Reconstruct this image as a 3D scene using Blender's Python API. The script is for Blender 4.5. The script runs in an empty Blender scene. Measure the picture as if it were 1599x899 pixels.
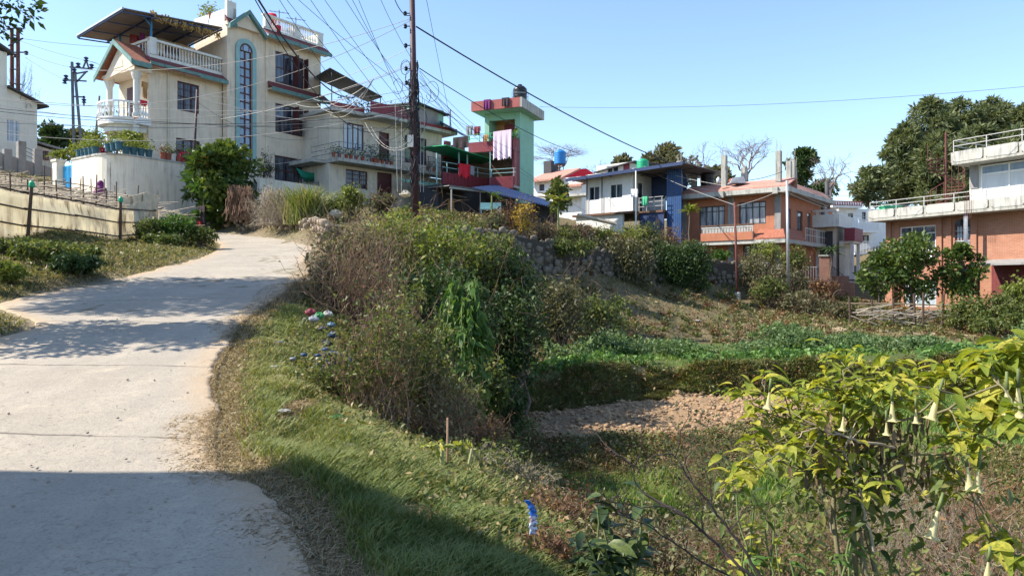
import bpy, math, random
import numpy as np
from mathutils import Vector, Matrix
rad = math.radians
FP = 1180.0; CX = 799.5; CY = 449.5; CAMZ = 1.6
S = bpy.context.scene
C = S.collection
# ------------------------------------------------------------ camera, world, sun
cd = bpy.data.cameras.new('camera'); cam = bpy.data.objects.new('camera', cd); C.objects.link(cam)
cam.location = (0, 0, CAMZ); cam.rotation_euler = (rad(90), 0, 0)
cd.sensor_width = 36; cd.lens = FP / 1599 * 36; cd.clip_end = 3000; cd.clip_start = 0.05
S.camera = cam
SUN_EL = 44.0; SUN_AZ = -93.0     # azimuth clockwise from +Y
W = bpy.data.worlds.new('World'); S.world = W; W.use_nodes = True
wn = W.node_tree; bg = wn.nodes['Background']
sky = wn.nodes.new('ShaderNodeTexSky'); sky.sky_type = 'NISHITA'; sky.sun_disc = False
sky.sun_elevation = rad(SUN_EL); sky.sun_rotation = rad(SUN_AZ); sky.altitude = 1300; sky.air_density = 1.15; sky.dust_density = 0.9; sky.ozone_density = 2.6
wn.links.new(sky.outputs[0], bg.inputs[0]); bg.inputs[1].default_value = 0.15
sd = bpy.data.lights.new('sun', 'SUN'); sd.energy = 5.0; sd.angle = rad(0.5); sd.color = (1.0, 0.93, 0.82)
so = bpy.data.objects.new('sun', sd); C.objects.link(so)
_d = Vector((math.sin(rad(SUN_AZ)) * math.cos(rad(SUN_EL)), math.cos(rad(SUN_AZ)) * math.cos(rad(SUN_EL)), math.sin(rad(SUN_EL))))
so.rotation_euler = _d.to_track_quat('Z', 'Y').to_euler(); so.location = _d * 60
S.view_settings.view_transform = 'Standard'; S.view_settings.look = 'None'
S.view_settings.gamma = 1; S.view_settings.use_curve_mapping = False
S.view_settings.exposure = 0.95
S.render.engine = 'CYCLES'
S.cycles.max_bounces = 6; S.cycles.transparent_max_bounces = 4; S.cycles.diffuse_bounces = 3; S.cycles.glossy_bounces = 2; S.cycles.transmission_bounces = 3

# ------------------------------------------------------------ helpers
rng = np.random.default_rng(7)
random.seed(7)
def at(px, py, Y): return Vector(((px - CX) * Y / FP, Y, CAMZ - (py - CY) * Y / FP))

def tag(o, label=None, cat=None, group=None, kind=None):
    if label: o['label'] = label
    if cat: o['category'] = cat
    if group: o['group'] = group
    if kind: o['kind'] = kind
    return o
def empty(name, loc, rz=0, label=None, cat=None, group=None):
    o = bpy.data.objects.new(name, None); C.objects.link(o); o.location = loc; o.rotation_euler = (0, 0, rz)
    o.empty_display_size = 0.2
    return tag(o, label, cat, group)
def copy_tree(o, parent=None):
    c = o.copy(); C.objects.link(c); c.parent = parent
    for ch in list(o.children): copy_tree(ch, c)
    return c

class MB:
    """collects simple solids, then links them as one mesh object"""
    def __init__(s): s.v = []; s.f = []
    def add(s, vs, fs):
        n = len(s.v); s.v += [tuple(v) for v in vs]; s.f += [tuple(i + n for i in f) for f in fs]; return s
    def box(s, x0, x1, y0, y1, z0, z1):
        if x0 > x1: x0, x1 = x1, x0
        if y0 > y1: y0, y1 = y1, y0
        if z0 > z1: z0, z1 = z1, z0
        return s.add([(x0,y0,z0),(x1,y0,z0),(x1,y1,z0),(x0,y1,z0),(x0,y0,z1),(x1,y0,z1),(x1,y1,z1),(x0,y1,z1)],
                     [(0,3,2,1),(4,5,6,7),(0,1,5,4),(1,2,6,5),(2,3,7,6),(3,0,4,7)])
    def hexa(s, b, t):
        """b, t: 4 bottom and 4 top points, counter-clockwise from above"""
        return s.add(list(b) + list(t), [(0,3,2,1),(4,5,6,7),(0,1,5,4),(1,2,6,5),(2,3,7,6),(3,0,4,7)])
    def bar(s, p, q, w, h=None, sides=4):
        p = Vector(p); q = Vector(q)
        return s.tube([p, q], w / 2, w / 2, sides, cap=True, twist=math.pi / 4 if sides == 4 else 0)
    def tube(s, pts, r0, r1=None, sides=6, cap=True, twist=0):
        r1 = r0 if r1 is None else r1
        pts = [Vector(p) for p in pts]; n = len(pts); vs = []; fs = []
        up = Vector((0, 0, 1)) if abs((pts[-1] - pts[0]).normalized().z) < .9 else Vector((1, 0, 0))
        for i, p in enumerate(pts):
            t = (pts[min(i+1, n-1)] - pts[max(i-1, 0)]).normalized()
            a = t.cross(up).normalized(); b = a.cross(t).normalized()
            r = r0 + (r1 - r0) * i / max(1, n - 1)
            for k in range(sides):
                an = twist + 2 * math.pi * k / sides
                vs.append(p + (a * math.cos(an) + b * math.sin(an)) * r)
        for i in range(n - 1):
            for k in range(sides):
                k2 = (k + 1) % sides
                fs.append((i*sides+k, i*sides+k2, (i+1)*sides+k2, (i+1)*sides+k))
        if cap:
            fs.append(tuple(range(sides))[::-1]); fs.append(tuple((n-1)*sides+k for k in range(sides)))
        return s.add(vs, fs)
    def lathe(s, cx, cy, prof, sides=16, z0=0):
        vs = []; fs = []
        for (r, z) in prof:
            for k in range(sides):
                a = 2 * math.pi * k / sides
                vs.append((cx + r * math.cos(a), cy + r * math.sin(a), z0 + z))
        for i in range(len(prof) - 1):
            for k in range(sides):
                k2 = (k + 1) % sides
                fs.append((i*sides+k, i*sides+k2, (i+1)*sides+k2, (i+1)*sides+k))
        fs.append(tuple(range(sides))[::-1]); fs.append(tuple((len(prof)-1)*sides+k for k in range(sides)))
        return s.add(vs, fs)
    def prism(s, poly, axis, a0, a1):
        """poly in the plane of the two other axes, extruded along axis"""
        n = len(poly)
        def mk(p, a):
            if axis == 'y': return (p[0], a, p[1])
            if axis == 'x': return (a, p[0], p[1])
            return (p[0], p[1], a)
        vs = [mk(p, a0) for p in poly] + [mk(p, a1) for p in poly]
        fs = [tuple(range(n)), tuple(range(n, 2*n))[::-1]]
        for i in range(n):
            j = (i + 1) % n; fs.append((i, i+n, j+n, j))
        return s.add(vs, fs)
    def wall(s, x0, x1, z0, z1, y0, y1, holes=(), axis='x'):
        """wall along x (or y) with rectangular holes [(a0,a1,z0,z1)]"""
        xs = sorted(set([x0, x1] + [min(max(h[i], x0), x1) for h in holes for i in (0, 1)]))
        for a, b in zip(xs[:-1], xs[1:]):
            if b - a < 1e-4: continue
            m = (a + b) / 2
            hs = sorted([(h[2], h[3]) for h in holes if h[0] < m < h[1]])
            z = z0
            for (h0, h1) in hs + [(z1, z1)]:
                if h0 > z + 1e-4:
                    if axis == 'x': s.box(a, b, y0, y1, z, min(h0, z1))
                    else: s.box(y0, y1, a, b, z, min(h0, z1))
                z = max(z, h1)
        return s
    def build(s, name, m, parent=None, smooth=False, loc=None):
        me = bpy.data.meshes.new(name)
        me.from_pydata(s.v, [], s.f); 
        if smooth: me.polygons.foreach_set('use_smooth', [True] * len(me.polygons))
        me.materials.append(m)
        bm = __import__('bmesh').new(); bm.from_mesh(me)
        __import__('bmesh').ops.recalc_face_normals(bm, faces=bm.faces); bm.to_mesh(me); bm.free()
        o = bpy.data.objects.new(name, me); C.objects.link(o)
        if parent: o.parent = parent
        if loc is not None: o.location = loc
        return o

def npobj(name, V, Fc, mats, parent=None, rnd=None, midx=None, smooth=False):
    """V (n,3), Fc (m,k) -> one mesh object; rnd = per-face random value"""
    V = np.asarray(V, dtype=np.float32); Fc = np.asarray(Fc, dtype=np.int32)
    me = bpy.data.meshes.new(name)
    m, k = Fc.shape
    me.vertices.add(len(V)); me.vertices.foreach_set('co', V.ravel())
    me.loops.add(m * k); me.loops.foreach_set('vertex_index', Fc.ravel())
    me.polygons.add(m); me.polygons.foreach_set('loop_start', np.arange(0, m*k, k, dtype=np.int32))
    if smooth: me.polygons.foreach_set('use_smooth', np.ones(m, dtype=bool))
    if not isinstance(mats, (list, tuple)): mats = [mats]
    for a in mats: me.materials.append(a)
    if midx is not None: me.polygons.foreach_set('material_index', np.asarray(midx, dtype=np.int32))
    me.update(calc_edges=True)
    if rnd is not None:
        at_ = me.attributes.new('rnd', 'FLOAT', 'FACE'); at_.data.foreach_set('value', np.asarray(rnd, dtype=np.float32))
    o = bpy.data.objects.new(name, me); C.objects.link(o)
    if parent: o.parent = parent
    return o

# ------------------------------------------------------------ materials
def nd(nt, t, **kw):
    n = nt.nodes.new(t)
    for k, v in kw.items(): setattr(n, k, v)
    return n
def newmat(name):
    m = bpy.data.materials.new(name); m.use_nodes = True
    nt = m.node_tree; return m, nt, nt.nodes['Principled BSDF']
def mixc(nt, fac, a, b, mode='MIX'):
    n = nd(nt, 'ShaderNodeMix', data_type='RGBA', blend_type=mode)
    for s, v in ((n.inputs[0], fac), (n.inputs[6], a), (n.inputs[7], b)):
        if hasattr(v, 'is_linked') or isinstance(v, bpy.types.NodeSocket): nt.links.new(v, s)
        elif isinstance(v, (int, float)): s.default_value = v
        else: s.default_value = (*v[:3], 1)
    return n.outputs[2]
def ramp(nt, src, stops):
    r = nd(nt, 'ShaderNodeValToRGB'); nt.links.new(src, r.inputs[0])
    e = r.color_ramp.elements
    while len(e) < len(stops): e.new(0.5)
    for i, (p, c) in enumerate(stops):
        e[i].position = p; e[i].color = (*c, 1) if len(c) == 3 else c
    return r.outputs[0]
def g(v): return (v, v, v)
def noise(nt, vec, scale, detail=4, rough=.6, dist=0):
    n = nd(nt, 'ShaderNodeTexNoise'); n.inputs['Scale'].default_value = scale; n.inputs['Detail'].default_value = detail
    n.inputs['Roughness'].default_value = rough; n.inputs['Distortion'].default_value = dist
    if vec is not None: nt.links.new(vec, n.inputs['Vector'])
    return n.outputs[0]
def mapping(nt, vec, sc=(1,1,1)):
    n = nd(nt, 'ShaderNodeMapping'); nt.links.new(vec, n.inputs[0]); n.inputs['Scale'].default_value = sc; return n.outputs[0]
def pm(name, col, rough=.75, var=.12, scale=3.0, bump=.0, stain=0.0, stain_col=(.05,.045,.04), metal=0, wave=None, spec=.4, fine=.0):
    """painted / plaster / metal surface with soft colour drift, streaky stains, optional corrugation"""
    m, nt, b = newmat(name)
    tc = nd(nt, 'ShaderNodeTexCoord').outputs['Object']
    n1 = noise(nt, tc, scale, 5)
    c = mixc(nt, ramp(nt, n1, [(.3, g(0)), (.7, g(1))]), tuple(x * (1 - var) for x in col), tuple(min(1, x * (1 + var)) for x in col))
    if stain > 0:
        st = noise(nt, mapping(nt, tc, (3.5, 3.5, .45)), 1.6, 5, .65)
        st2 = noise(nt, tc, 1.1, 3)
        mul = nd(nt, 'ShaderNodeMath', operation='MULTIPLY')
        nt.links.new(ramp(nt, st, [(.47, g(0)), (.68, g(1))]), mul.inputs[0]); nt.links.new(ramp(nt, st2, [(.35, g(0)), (.65, g(stain))]), mul.inputs[1])
        c = mixc(nt, mul.outputs[0], c, stain_col)
    nt.links.new(c, b.inputs['Base Color'])
    b.inputs['Roughness'].default_value = rough; b.inputs['Metallic'].default_value = metal
    b.inputs['Specular IOR Level'].default_value = spec
    h = None
    if wave:
        w = nd(nt, 'ShaderNodeTexWave', wave_type='BANDS', bands_direction=wave[0]); w.inputs['Scale'].default_value = wave[1]
        nt.links.new(tc, w.inputs[0]); h = w.outputs[1]; bs = wave[2]
    elif bump > 0:
        h = noise(nt, tc, 14, 6, .7); bs = bump
    if h is not None:
        bp = nd(nt, 'ShaderNodeBump'); bp.inputs['Strength'].default_value = min(1, bs); bp.inputs['Distance'].default_value = .03
        nt.links.new(h, bp.inputs['Height']); nt.links.new(bp.outputs[0], b.inputs['Normal'])
    return m
def brickmat(name, c1, c2, mortar, sx=1.0, bw=.24, bh=.075, ms=.012):
    m, nt, b = newmat(name)
    tc = nd(nt, 'ShaderNodeTexCoord').outputs['Object']
    sep = nd(nt, 'ShaderNodeSeparateXYZ'); nt.links.new(tc, sep.inputs[0])
    ad = nd(nt, 'ShaderNodeMath', operation='ADD'); nt.links.new(sep.outputs[0], ad.inputs[0]); nt.links.new(sep.outputs[1], ad.inputs[1])
    cb = nd(nt, 'ShaderNodeCombineXYZ'); nt.links.new(ad.outputs[0], cb.inputs[0]); nt.links.new(sep.outputs[2], cb.inputs[1])
    br = nd(nt, 'ShaderNodeTexBrick'); nt.links.new(cb.outputs[0], br.inputs[0])
    br.inputs['Scale'].default_value = 1; br.inputs['Brick Width'].default_value = bw; br.inputs['Row Height'].default_value = bh; br.inputs['Mortar Size'].default_value = ms
    br.inputs['Color1'].default_value = (*c1, 1); br.inputs['Color2'].default_value = (*c2, 1); br.inputs['Mortar'].default_value = (*mortar, 1)
    n = noise(nt, tc, 1.3, 5)
    c = mixc(nt, ramp(nt, n, [(.35, g(0)), (.75, g(.55))]), br.outputs[0], tuple(x * .62 for x in c1))
    nt.links.new(c, b.inputs['Base Color']); b.inputs['Roughness'].default_value = .9
    bp = nd(nt, 'ShaderNodeBump'); bp.inputs['Strength'].default_value = .5; bp.inputs['Distance'].default_value = .01; bp.invert = True
    nt.links.new(br.outputs[1], bp.inputs['Height']); nt.links.new(bp.outputs[0], b.inputs['Normal'])
    return m
def leafmat(name, cols, trans=.35, rough=.5, tcol=None, mottle=None):
    """cols: list of colours picked per leaf by the 'rnd' attribute"""
    m, nt, b = newmat(name)
    a = nd(nt, 'ShaderNodeAttribute', attribute_name='rnd')
    n = len(cols)
    c = ramp(nt, a.outputs['Fac'], [(i / max(1, n - 1), cols[i]) for i in range(n)])
    if mottle:
        tc_ = nd(nt, 'ShaderNodeTexCoord').outputs['Object']
        c = mixc(nt, ramp(nt, noise(nt, tc_, 38, 4, .7), [(.42, g(0)), (.66, g(.75))]), c, mottle)
        c = mixc(nt, ramp(nt, noise(nt, tc_, 120, 2, .6), [(.60, g(0)), (.68, g(.8))]), c, (.16,.09,.03))
    nt.links.new(c, b.inputs['Base Color']); b.inputs['Roughness'].default_value = rough; b.inputs['Specular IOR Level'].default_value = .25
    tr = nd(nt, 'ShaderNodeBsdfTranslucent')
    tc2 = mixc(nt, 1.0, c, tcol or (1.0, 1.0, .45), 'MULTIPLY')
    nt.links.new(tc2, tr.inputs[0])
    mx = nd(nt, 'ShaderNodeMixShader'); mx.inputs[0].default_value = trans
    nt.links.new(b.outputs[0], mx.inputs[1]); nt.links.new(tr.outputs[0], mx.inputs[2])
    nt.links.new(mx.outputs[0], nt.nodes['Material Output'].inputs[0])
    return m

M = {}
M['cream'] = pm('cream_plaster', (.70,.59,.46), .85, .09, 1.2, bump=.12, stain=.38, stain_col=(.25,.2,.15))
M['cream_lit'] = pm('sunlit_cream_render', (.78,.71,.58), .85, .08, 1.0, stain=.8, stain_col=(.34,.29,.22), bump=.15)  # lit copy of the cream plaster, sunlight put into its paler colour
M['beige'] = pm('beige_plaster', (.60,.54,.44), .85, .10, 1.5, bump=.12, stain=.6, stain_col=(.2,.18,.15))
M['white'] = pm('white_paint', (.78,.78,.76), .6, .05, 2, stain=.3, stain_col=(.3,.28,.25))
M['offwhite'] = pm('offwhite_plaster', (.66,.65,.60), .8, .08, 2, stain=.5, stain_col=(.22,.2,.18))
M['palewall'] = pm('pale_wall', (.62,.62,.55), .85, .07, 1.5, stain=.3, stain_col=(.25,.24,.2))
M['teal'] = pm('teal_paint', (.12,.235,.215), .65, .2, 4, stain=.5)
M['turq'] = pm('turquoise_paint', (.25,.42,.42), .6, .1, 4)
M['maroon'] = pm('maroon_paint', (.21,.032,.045), .6, .18, 4, stain=.2)
M['maroon_tile'] = pm('maroon_tiles', (.20,.05,.05), .7, .2, 6, wave=('X', 4.5, .8))
M['pinkred'] = pm('faded_red_paint', (.36,.10,.09), .75, .15, 3, stain=.35)
M['tile'] = pm('terracotta_tiles', (.36,.13,.08), .8, .25, 8, wave=('X', 3.5, .9))
M['sheet'] = pm('steel_sheet_underside', (.17,.15,.145), .6, .15, 2, wave=('X', 3.0, .5))
M['bluepaint'] = pm('blue_paint', (.03,.16,.33), .5, .12, 4)
M['blueshet'] = pm('blue_sheet', (.018,.06,.17), .5, .15, 2, wave=('X', 2.2, .7), stain=.4)
M['bluedoor'] = pm('bright_blue_door', (.03,.30,.55), .5, .1, 4)
M['canopyblue'] = pm('navy_sheet', (.012,.035,.11), .6, .2, 4, wave=('X', 2.2, .7))
M['darkblue'] = pm('navy_steel', (.02,.04,.11), .5, .15, 4)
M['darkwood'] = pm('dark_red_wood', (.085,.025,.025), .5, .2, 6)
M['brownwood'] = pm('brown_wood', (.12,.06,.035), .6, .2, 6)
M['bluegrey'] = pm('bluegrey_rail', (.06,.12,.18), .5, .1, 4)
M['greenpaint'] = pm('mint_green_wall', (.27,.50,.37), .8, .07, 1.3, stain=.35, stain_col=(.15,.2,.16))
M['brightgreen'] = pm('bright_green_paint', (.06,.42,.22), .6, .12, 3)
M['greensheet'] = pm('green_translucent_sheet', (.02,.30,.12), .5, .12, 2, wave=('X', 2.5, .6))
M['concrete'] = pm('weathered_concrete', (.36,.35,.31), .92, .14, 1.6, stain=1.0, stain_col=(.06,.06,.055), bump=.35)
M['concrete_pale'] = pm('pale_concrete', (.43,.42,.38), .92, .10, 2, stain=.9, stain_col=(.08,.08,.07), bump=.3)
M['grey'] = pm('grey_cement', (.27,.26,.25), .9, .12, 2, stain=.6)
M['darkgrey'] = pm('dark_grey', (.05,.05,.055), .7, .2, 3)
M['black'] = pm('black_plastic', (.014,.015,.018), .35, .2, 4)
M['cable'] = pm('black_cable', (.012,.013,.02), .6, .1, 4)
M['palecable'] = pm('pale_cable', (.42,.40,.37), .6, .1, 4)
M['greycable'] = pm('grey_cable', (.10,.11,.13), .6, .1, 4)
M['rust'] = pm('rusty_steel', (.13,.045,.035), .8, .25, 6)
M['rustpole'] = pm('dark_rust_pole', (.055,.025,.03), .6, .25, 5)
M['steel'] = pm('galvanised_steel', (.45,.46,.47), .45, .1, 6, metal=.5)
M['rail_grey'] = pm('grey_railing', (.40,.39,.37), .6, .1, 5)
M['orange'] = pm('orange_brick_paint', (.40,.155,.085), .85, .10, 2, stain=.25)
M['redslab'] = pm('brick_dust_slab', (.42,.21,.16), .95, .16, 5, bump=.4)
M['brick'] = brickmat('orange_brick', (.42,.17,.095), (.33,.125,.07), (.36,.25,.18))
M['brick_old'] = brickmat('old_brick', (.34,.14,.09), (.26,.10,.065), (.25,.2,.16))
M['pvcgreen'] = pm('green_tank_plastic', (.015,.33,.16), .4, .1, 3)
M['pvcblue'] = pm('blue_tank_plastic', (.02,.19,.50), .4, .1, 3)
M['redcloth'] = pm('red_cloth', (.60,.02,.04), .9, .2, 6)
M['pinkcloth'] = pm('pink_striped_cloth', (.60,.45,.55), .9, .2, 6)
M['purplecloth'] = pm('purple_cloth', (.16,.025,.13), .9, .3, 6)
M['greycloth'] = pm('grey_cloth', (.28,.30,.33), .9, .2, 6)
M['darkcloth'] = pm('dark_cloth', (.045,.03,.035), .9, .3, 6)
M['whitecloth'] = pm('white_cloth', (.75,.74,.74), .9, .1, 6)
M['ocre'] = pm('ochre_cloth', (.45,.25,.10), .9, .2, 6)
M['clay'] = pm('clay_pot', (.28,.085,.05), .85, .2, 8)
M['tealpot'] = pm('blue_green_bucket', (.03,.10,.13), .5, .2, 8)
M['bamboo'] = pm('weathered_bamboo', (.20,.15,.10), .8, .3, 6)
M['bamboo_dark'] = pm('dark_bamboo', (.075,.05,.035), .8, .3, 6)
M['palestick'] = pm('pale_sticks', (.40,.34,.26), .85, .25, 8)
M['tarp'] = pm('dirty_cream_tarpaulin', (.82,.78,.67), .65, .10, 1.3, stain=1.0, stain_col=(.26,.17,.07), bump=.15)
M['sack'] = pm('white_sack', (.66,.60,.48), .8, .15, 5, stain=.5, stain_col=(.3,.22,.12), bump=.3)
def thin_glow(m, col, fac):     # thin sheeting lets the sun through
    nt = m.node_tree; b = nt.nodes['Principled BSDF']; tr = nd(nt, 'ShaderNodeBsdfTranslucent'); mx = nd(nt, 'ShaderNodeMixShader'); mx.inputs[0].default_value = fac
    src = b.inputs['Base Color'].links[0].from_socket; nt.links.new(mixc(nt, 1.0, src, col, 'MULTIPLY'), tr.inputs[0])
    nt.links.new(b.outputs[0], mx.inputs[1]); nt.links.new(tr.outputs[0], mx.inputs[2]); nt.links.new(mx.outputs[0], nt.nodes['Material Output'].inputs[0])
thin_glow(M['tarp'], (1,.97,.88), .58); thin_glow(M['sack'], (1,.95,.85), .35)
M['thatch'] = pm('dry_maize', (.40,.27,.10), .9, .3, 12, bump=.4)
M['bark'] = pm('bark', (.12,.09,.07), .95, .3, 8, bump=.5)
M['palebark'] = pm('pale_bare_bark', (.20,.16,.145), .95, .2, 8)
M['twig'] = pm('dry_twig', (.25,.155,.10), .9, .35, 9)
M['paletwig'] = pm('pale_twig', (.36,.30,.22), .9, .3, 9)
M['darktwig'] = pm('dark_twig', (.045,.032,.03), .9, .3, 9)
M['greenstem'] = pm('green_stem', (.14,.18,.06), .7, .3, 9)
M['skin'] = pm('skin', (.25,.13,.08), .6, .05, 5)
M['bulb'] = pm('white_glass', (.8,.8,.78), .2, .02, 5)
M['greennet'] = pm('green_shade_net', (.01,.22,.14), .8, .15, 8)
M['hair'] = pm('black_hair', (.01,.008,.008), .5, .1, 8)
# window glass: glossy, uneven curtain tone behind most panes, sky tone painted into one kind
def glassmat(name, col, col2, rough=.08):
    m, nt, b = newmat(name)
    tc = nd(nt, 'ShaderNodeTexCoord').outputs['Object']
    n = noise(nt, mapping(nt, tc, (2.2, 2.2, .35)), 1.7, 3)
    nt.links.new(mixc(nt, ramp(nt, n, [(.42, g(0)), (.58, g(1))]), col, col2), b.inputs['Base Color'])
    b.inputs['Roughness'].default_value = rough; b.inputs['Specular IOR Level'].default_value = .8
    return m
M['glass'] = glassmat('window_glass', (.012,.016,.028), (.10,.115,.14))
M['glass_sky'] = glassmat('painted_sky_glass', (.18,.26,.36), (.26,.36,.48), .12)  # sky reflection painted into the pane colour
M['glass_curtain'] = glassmat('curtained_glass', (.07,.08,.11), (.32,.32,.33), .3)
M['frosted'] = glassmat('pale_frosted_pane', (.52,.54,.54), (.58,.6,.6), .35)
M['paleglass'] = glassmat('pale_blue_pane', (.25,.33,.38), (.42,.48,.52), .2)
# ------------------------------------------------------------ terrain
PAIRS = [  # right edge | left edge of the concrete road
 ((.9,-10,-.9),(-4.6,-10,-.9)), ((.6,0,-.12),(-4.9,0,-.12)), ((-1.1,4,.08),(-5.4,4,.10)), ((-1.54,4.93,.17),(-5.6,5,.2)), ((-2.24,5.7,.22),(-5.8,5.8,.26)),
 ((-2.56,6.3,.27),(-6,6.4,.32)), ((-3,7.5,.38),(-6.4,7.6,.42)), ((-3.6,9,.55),(-7,9.2,.6)), ((-4,10.5,.75),(-7.35,10.8,.8)),
 ((-4.4,12,.98),(-7.9,12.6,1.02)), ((-4.7,14.5,1.3),(-9.9,14.7,1.25)), ((-5,17,1.62),(-10.0,16.6,1.52)), ((-5.6,21,2.12),(-9.4,20,2.05)),
 ((-6.9,25,2.55),(-9.7,23.5,2.5)), ((-8,30,3.25),(-10.8,28,3.0)), ((-10.3,33,3.75),(-12,31,3.45)), ((-12.8,35.5,4.1),(-13.6,33,3.85)),
 ((-15.3,37,4.45),(-15.6,34.3,4.2)), ((-18,37.6,4.95),(-18,35,4.65)), ((-24,37.9,5.7),(-24,35.3,5.5))]
def catmull(P, n):
    P = np.array(P, float); Q = np.vstack([2*P[0]-P[1], P, 2*P[-1]-P[-2]]); out = []
    for i in range(1, len(Q) - 2):
        for t in np.linspace(0, 1, n, endpoint=False):
            p0, p1, p2, p3 = Q[i-1], Q[i], Q[i+1], Q[i+2]
            out.append(.5 * ((2*p1) + (-p0+p2)*t + (2*p0-5*p1+4*p2-p3)*t*t + (-p0+3*p1-3*p2+p3)*t**3))
    out.append(Q[-2]); return np.array(out)
RR = catmull([p[0] for p in PAIRS], 12); RL = catmull([p[1] for p in PAIRS], 12)
CREST = [(.3,3,-.1),(0,4.4,.0),(-1,5.9,.15),(-1.7,7.3,.3),(-2.4,8.7,.5),(-3.2,11,.85),(-3.9,14,1.2),(-4.4,17.5,1.65),(-4.8,21,2.1),(-5.6,25,2.6),(-6.2,28,3.1)]
SW = [(-3.5,26.5),(-1,30),(3,35.8),(8,40.3),(12.8,42.8),(16.5,44.6)]     # stone wall line
CP = list(CREST) + [p[0] for p in PAIRS] + [p[1] for p in PAIRS] + [
 (-8.6,32.2,4.2),(-11,35.2,4.7),(-14,38.2,5.2),(-16.8,39.3,5.6),(-21,38.8,5.9),(-4.2,32,4.3),(-6,29.5,3.9),(-6,36,5),(-10,40,6.1),(-12,43,6.6),
 (-8,44,6.2),(-2,46,5.6),(4,50,5.4),(8,57,6.4),(4,42,4.5),(9,46,4.2),(12,46,3.2),(14.5,50,2.2),(5,46,4.9),(1,38,4.4),
 (11,55,5),(17,47,1.9),(18,52,1.9),(22,50,1.2),(20,44,.6),(24,40,.1),(28,36,0),(26,46,.4),(30,42,.2),
 (-3.6,26,2.7),(-1,29.4,2.5),(3,35.2,1.6),(8,39.7,1.15),(12.8,42.1,.95),(16.5,44,.9),
 (-4.2,27.3,3.7),(-1.4,30.9,3.9),(2.5,36.9,3.5),(7.6,41.4,3.15),(12.5,43.9,2.9),(16,45.6,2.0),
 (12,38,.1),(6,33.5,-.2),(9,36.5,.5),(1.5,28.6,.2),(-1,25,.9),(-2.5,22.5,1.1),(16,37,-.1),(22,34,-.5),(28,30,-.8),(35,33,-.3),(35,45,1),
 (6.2,4,-2.2),(5.2,6,-2.2),(3.4,9,-2.25),(1.6,12,-2.25),(-.2,16,-1.75),(.1,20,-1.6),(.8,22.5,-.9),(1.7,26,-.8),(4,30,-.7),(10,32.5,-.7),(18,32.5,-.7),(26,31,-.8),
 (20,10,-2.3),(40,20,-2),(10,0,-2.5),(3,0,-1.2),(3,-8,-1.8),(12,20,-1.7),(8,12,-2.3),
 (-10.5,18,1.95),(-11,21,2.5),(-11.5,25,2.9),(-12.5,29,3.35),(-13.8,21.5,2.9),(-13.8,27,3.05),(-14,31,3.7),(-16,33,4.5),
 (-17,25,4.3),(-17,33,4.9),(-20,30,5.1),(-24,34,6.3),(-20,24,4.6),(-28,36,7.2),(-15.2,23,3.5),(-15.2,28,3.9),
 (-12,14,1.4),(-13,18,2.2),(-16,16,1.9),(-16,21,3.0),(-11,10.5,.95),(-9,8,.6),(-10,0,-.1),(-12,-8,-.8),(-20,10,1.2),(-9.3,12.8,1.05),
 (-40,40,9),(-40,20,6),(-40,0,3),(-25,43,7.3),(-14,49,7.3),(-20,46,7.3),(-16,56,8.5),(0,58,7),(0,70,9),(-30,70,11),(-60,70,13),(20,60,3),(30,60,5),(40,60,6),
 (50,90,9),(20,90,8),(0,110,11),(-50,110,14),(60,50,3),(60,10,-3),(60,-10,-4),(-60,-10,0),(0,-14,-1.5),(30,-12,-3.5)]
CP = np.array(CP, float)
_A = np.sqrt(((CP[:, None, :2] - CP[None, :, :2]) ** 2).sum(-1)) 
_n = len(CP); _B = np.zeros((_n + 3, _n + 3)); _B[:_n, :_n] = _A + np.eye(_n) * -.02
_B[:_n, _n] = 1; _B[:_n, _n+1:] = CP[:, :2]; _B[_n, :_n] = 1; _B[_n+1:, :_n] = CP[:, :2].T
_w = np.linalg.solve(_B, np.concatenate([CP[:, 2], [0, 0, 0]]))
def ss(t): t = np.clip(t, 0, 1); return t * t * (3 - 2 * t)
def lat(h):  # integer lattice noise
    h = np.sin(h) * 43758.5453; return h - np.floor(h)
def vnoise(x, y, sc):
    x = x * sc; y = y * sc; xi = np.floor(x); yi = np.floor(y); fx = x - xi; fy = y - yi
    fx = fx*fx*(3-2*fx); fy = fy*fy*(3-2*fy)
    h = lambda a, b: lat(a * 127.1 + b * 311.7)
    return (h(xi, yi)*(1-fx)+h(xi+1, yi)*fx)*(1-fy) + (h(xi, yi+1)*(1-fx)+h(xi+1, yi+1)*fx)*fy
def road_d(x, y):
    """signed distance-like value: >0 outside the road, and road height"""
    c = (RR + RL) / 2; d = np.full(x.shape, 1e9); z = np.zeros(x.shape)
    hw = np.linalg.norm(RR[:, :2] - RL[:, :2], axis=1) / 2
    for i in range(len(c)):
        # distance to cross-section segment
        a = RL[i, :2]; b = RR[i, :2]; ab = b - a; L = ab @ ab
        t = np.clip(((x - a[0]) * ab[0] + (y - a[1]) * ab[1]) / L, 0, 1)
        dd = np.hypot(x - a[0] - t * ab[0], y - a[1] - t * ab[1])
        zz = RL[i, 2] + t * (RR[i, 2] - RL[i, 2])
        k = dd < d; d = np.where(k, dd, d); z = np.where(k, zz, z)
    return d, z
RISE_X = [-3,.5,4,8,16,25,60]; RISE_Y = [20,20.6,23.3,24,25.9,27.3,32]
FRONT_X = [-3,2,4.2,5,6.3,7.6,8.8,10,14,25,60]; FRONT_Y = [16,16.2,16.5,17.5,18.6,18.6,17,15.2,14.5,14,14]
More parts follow.
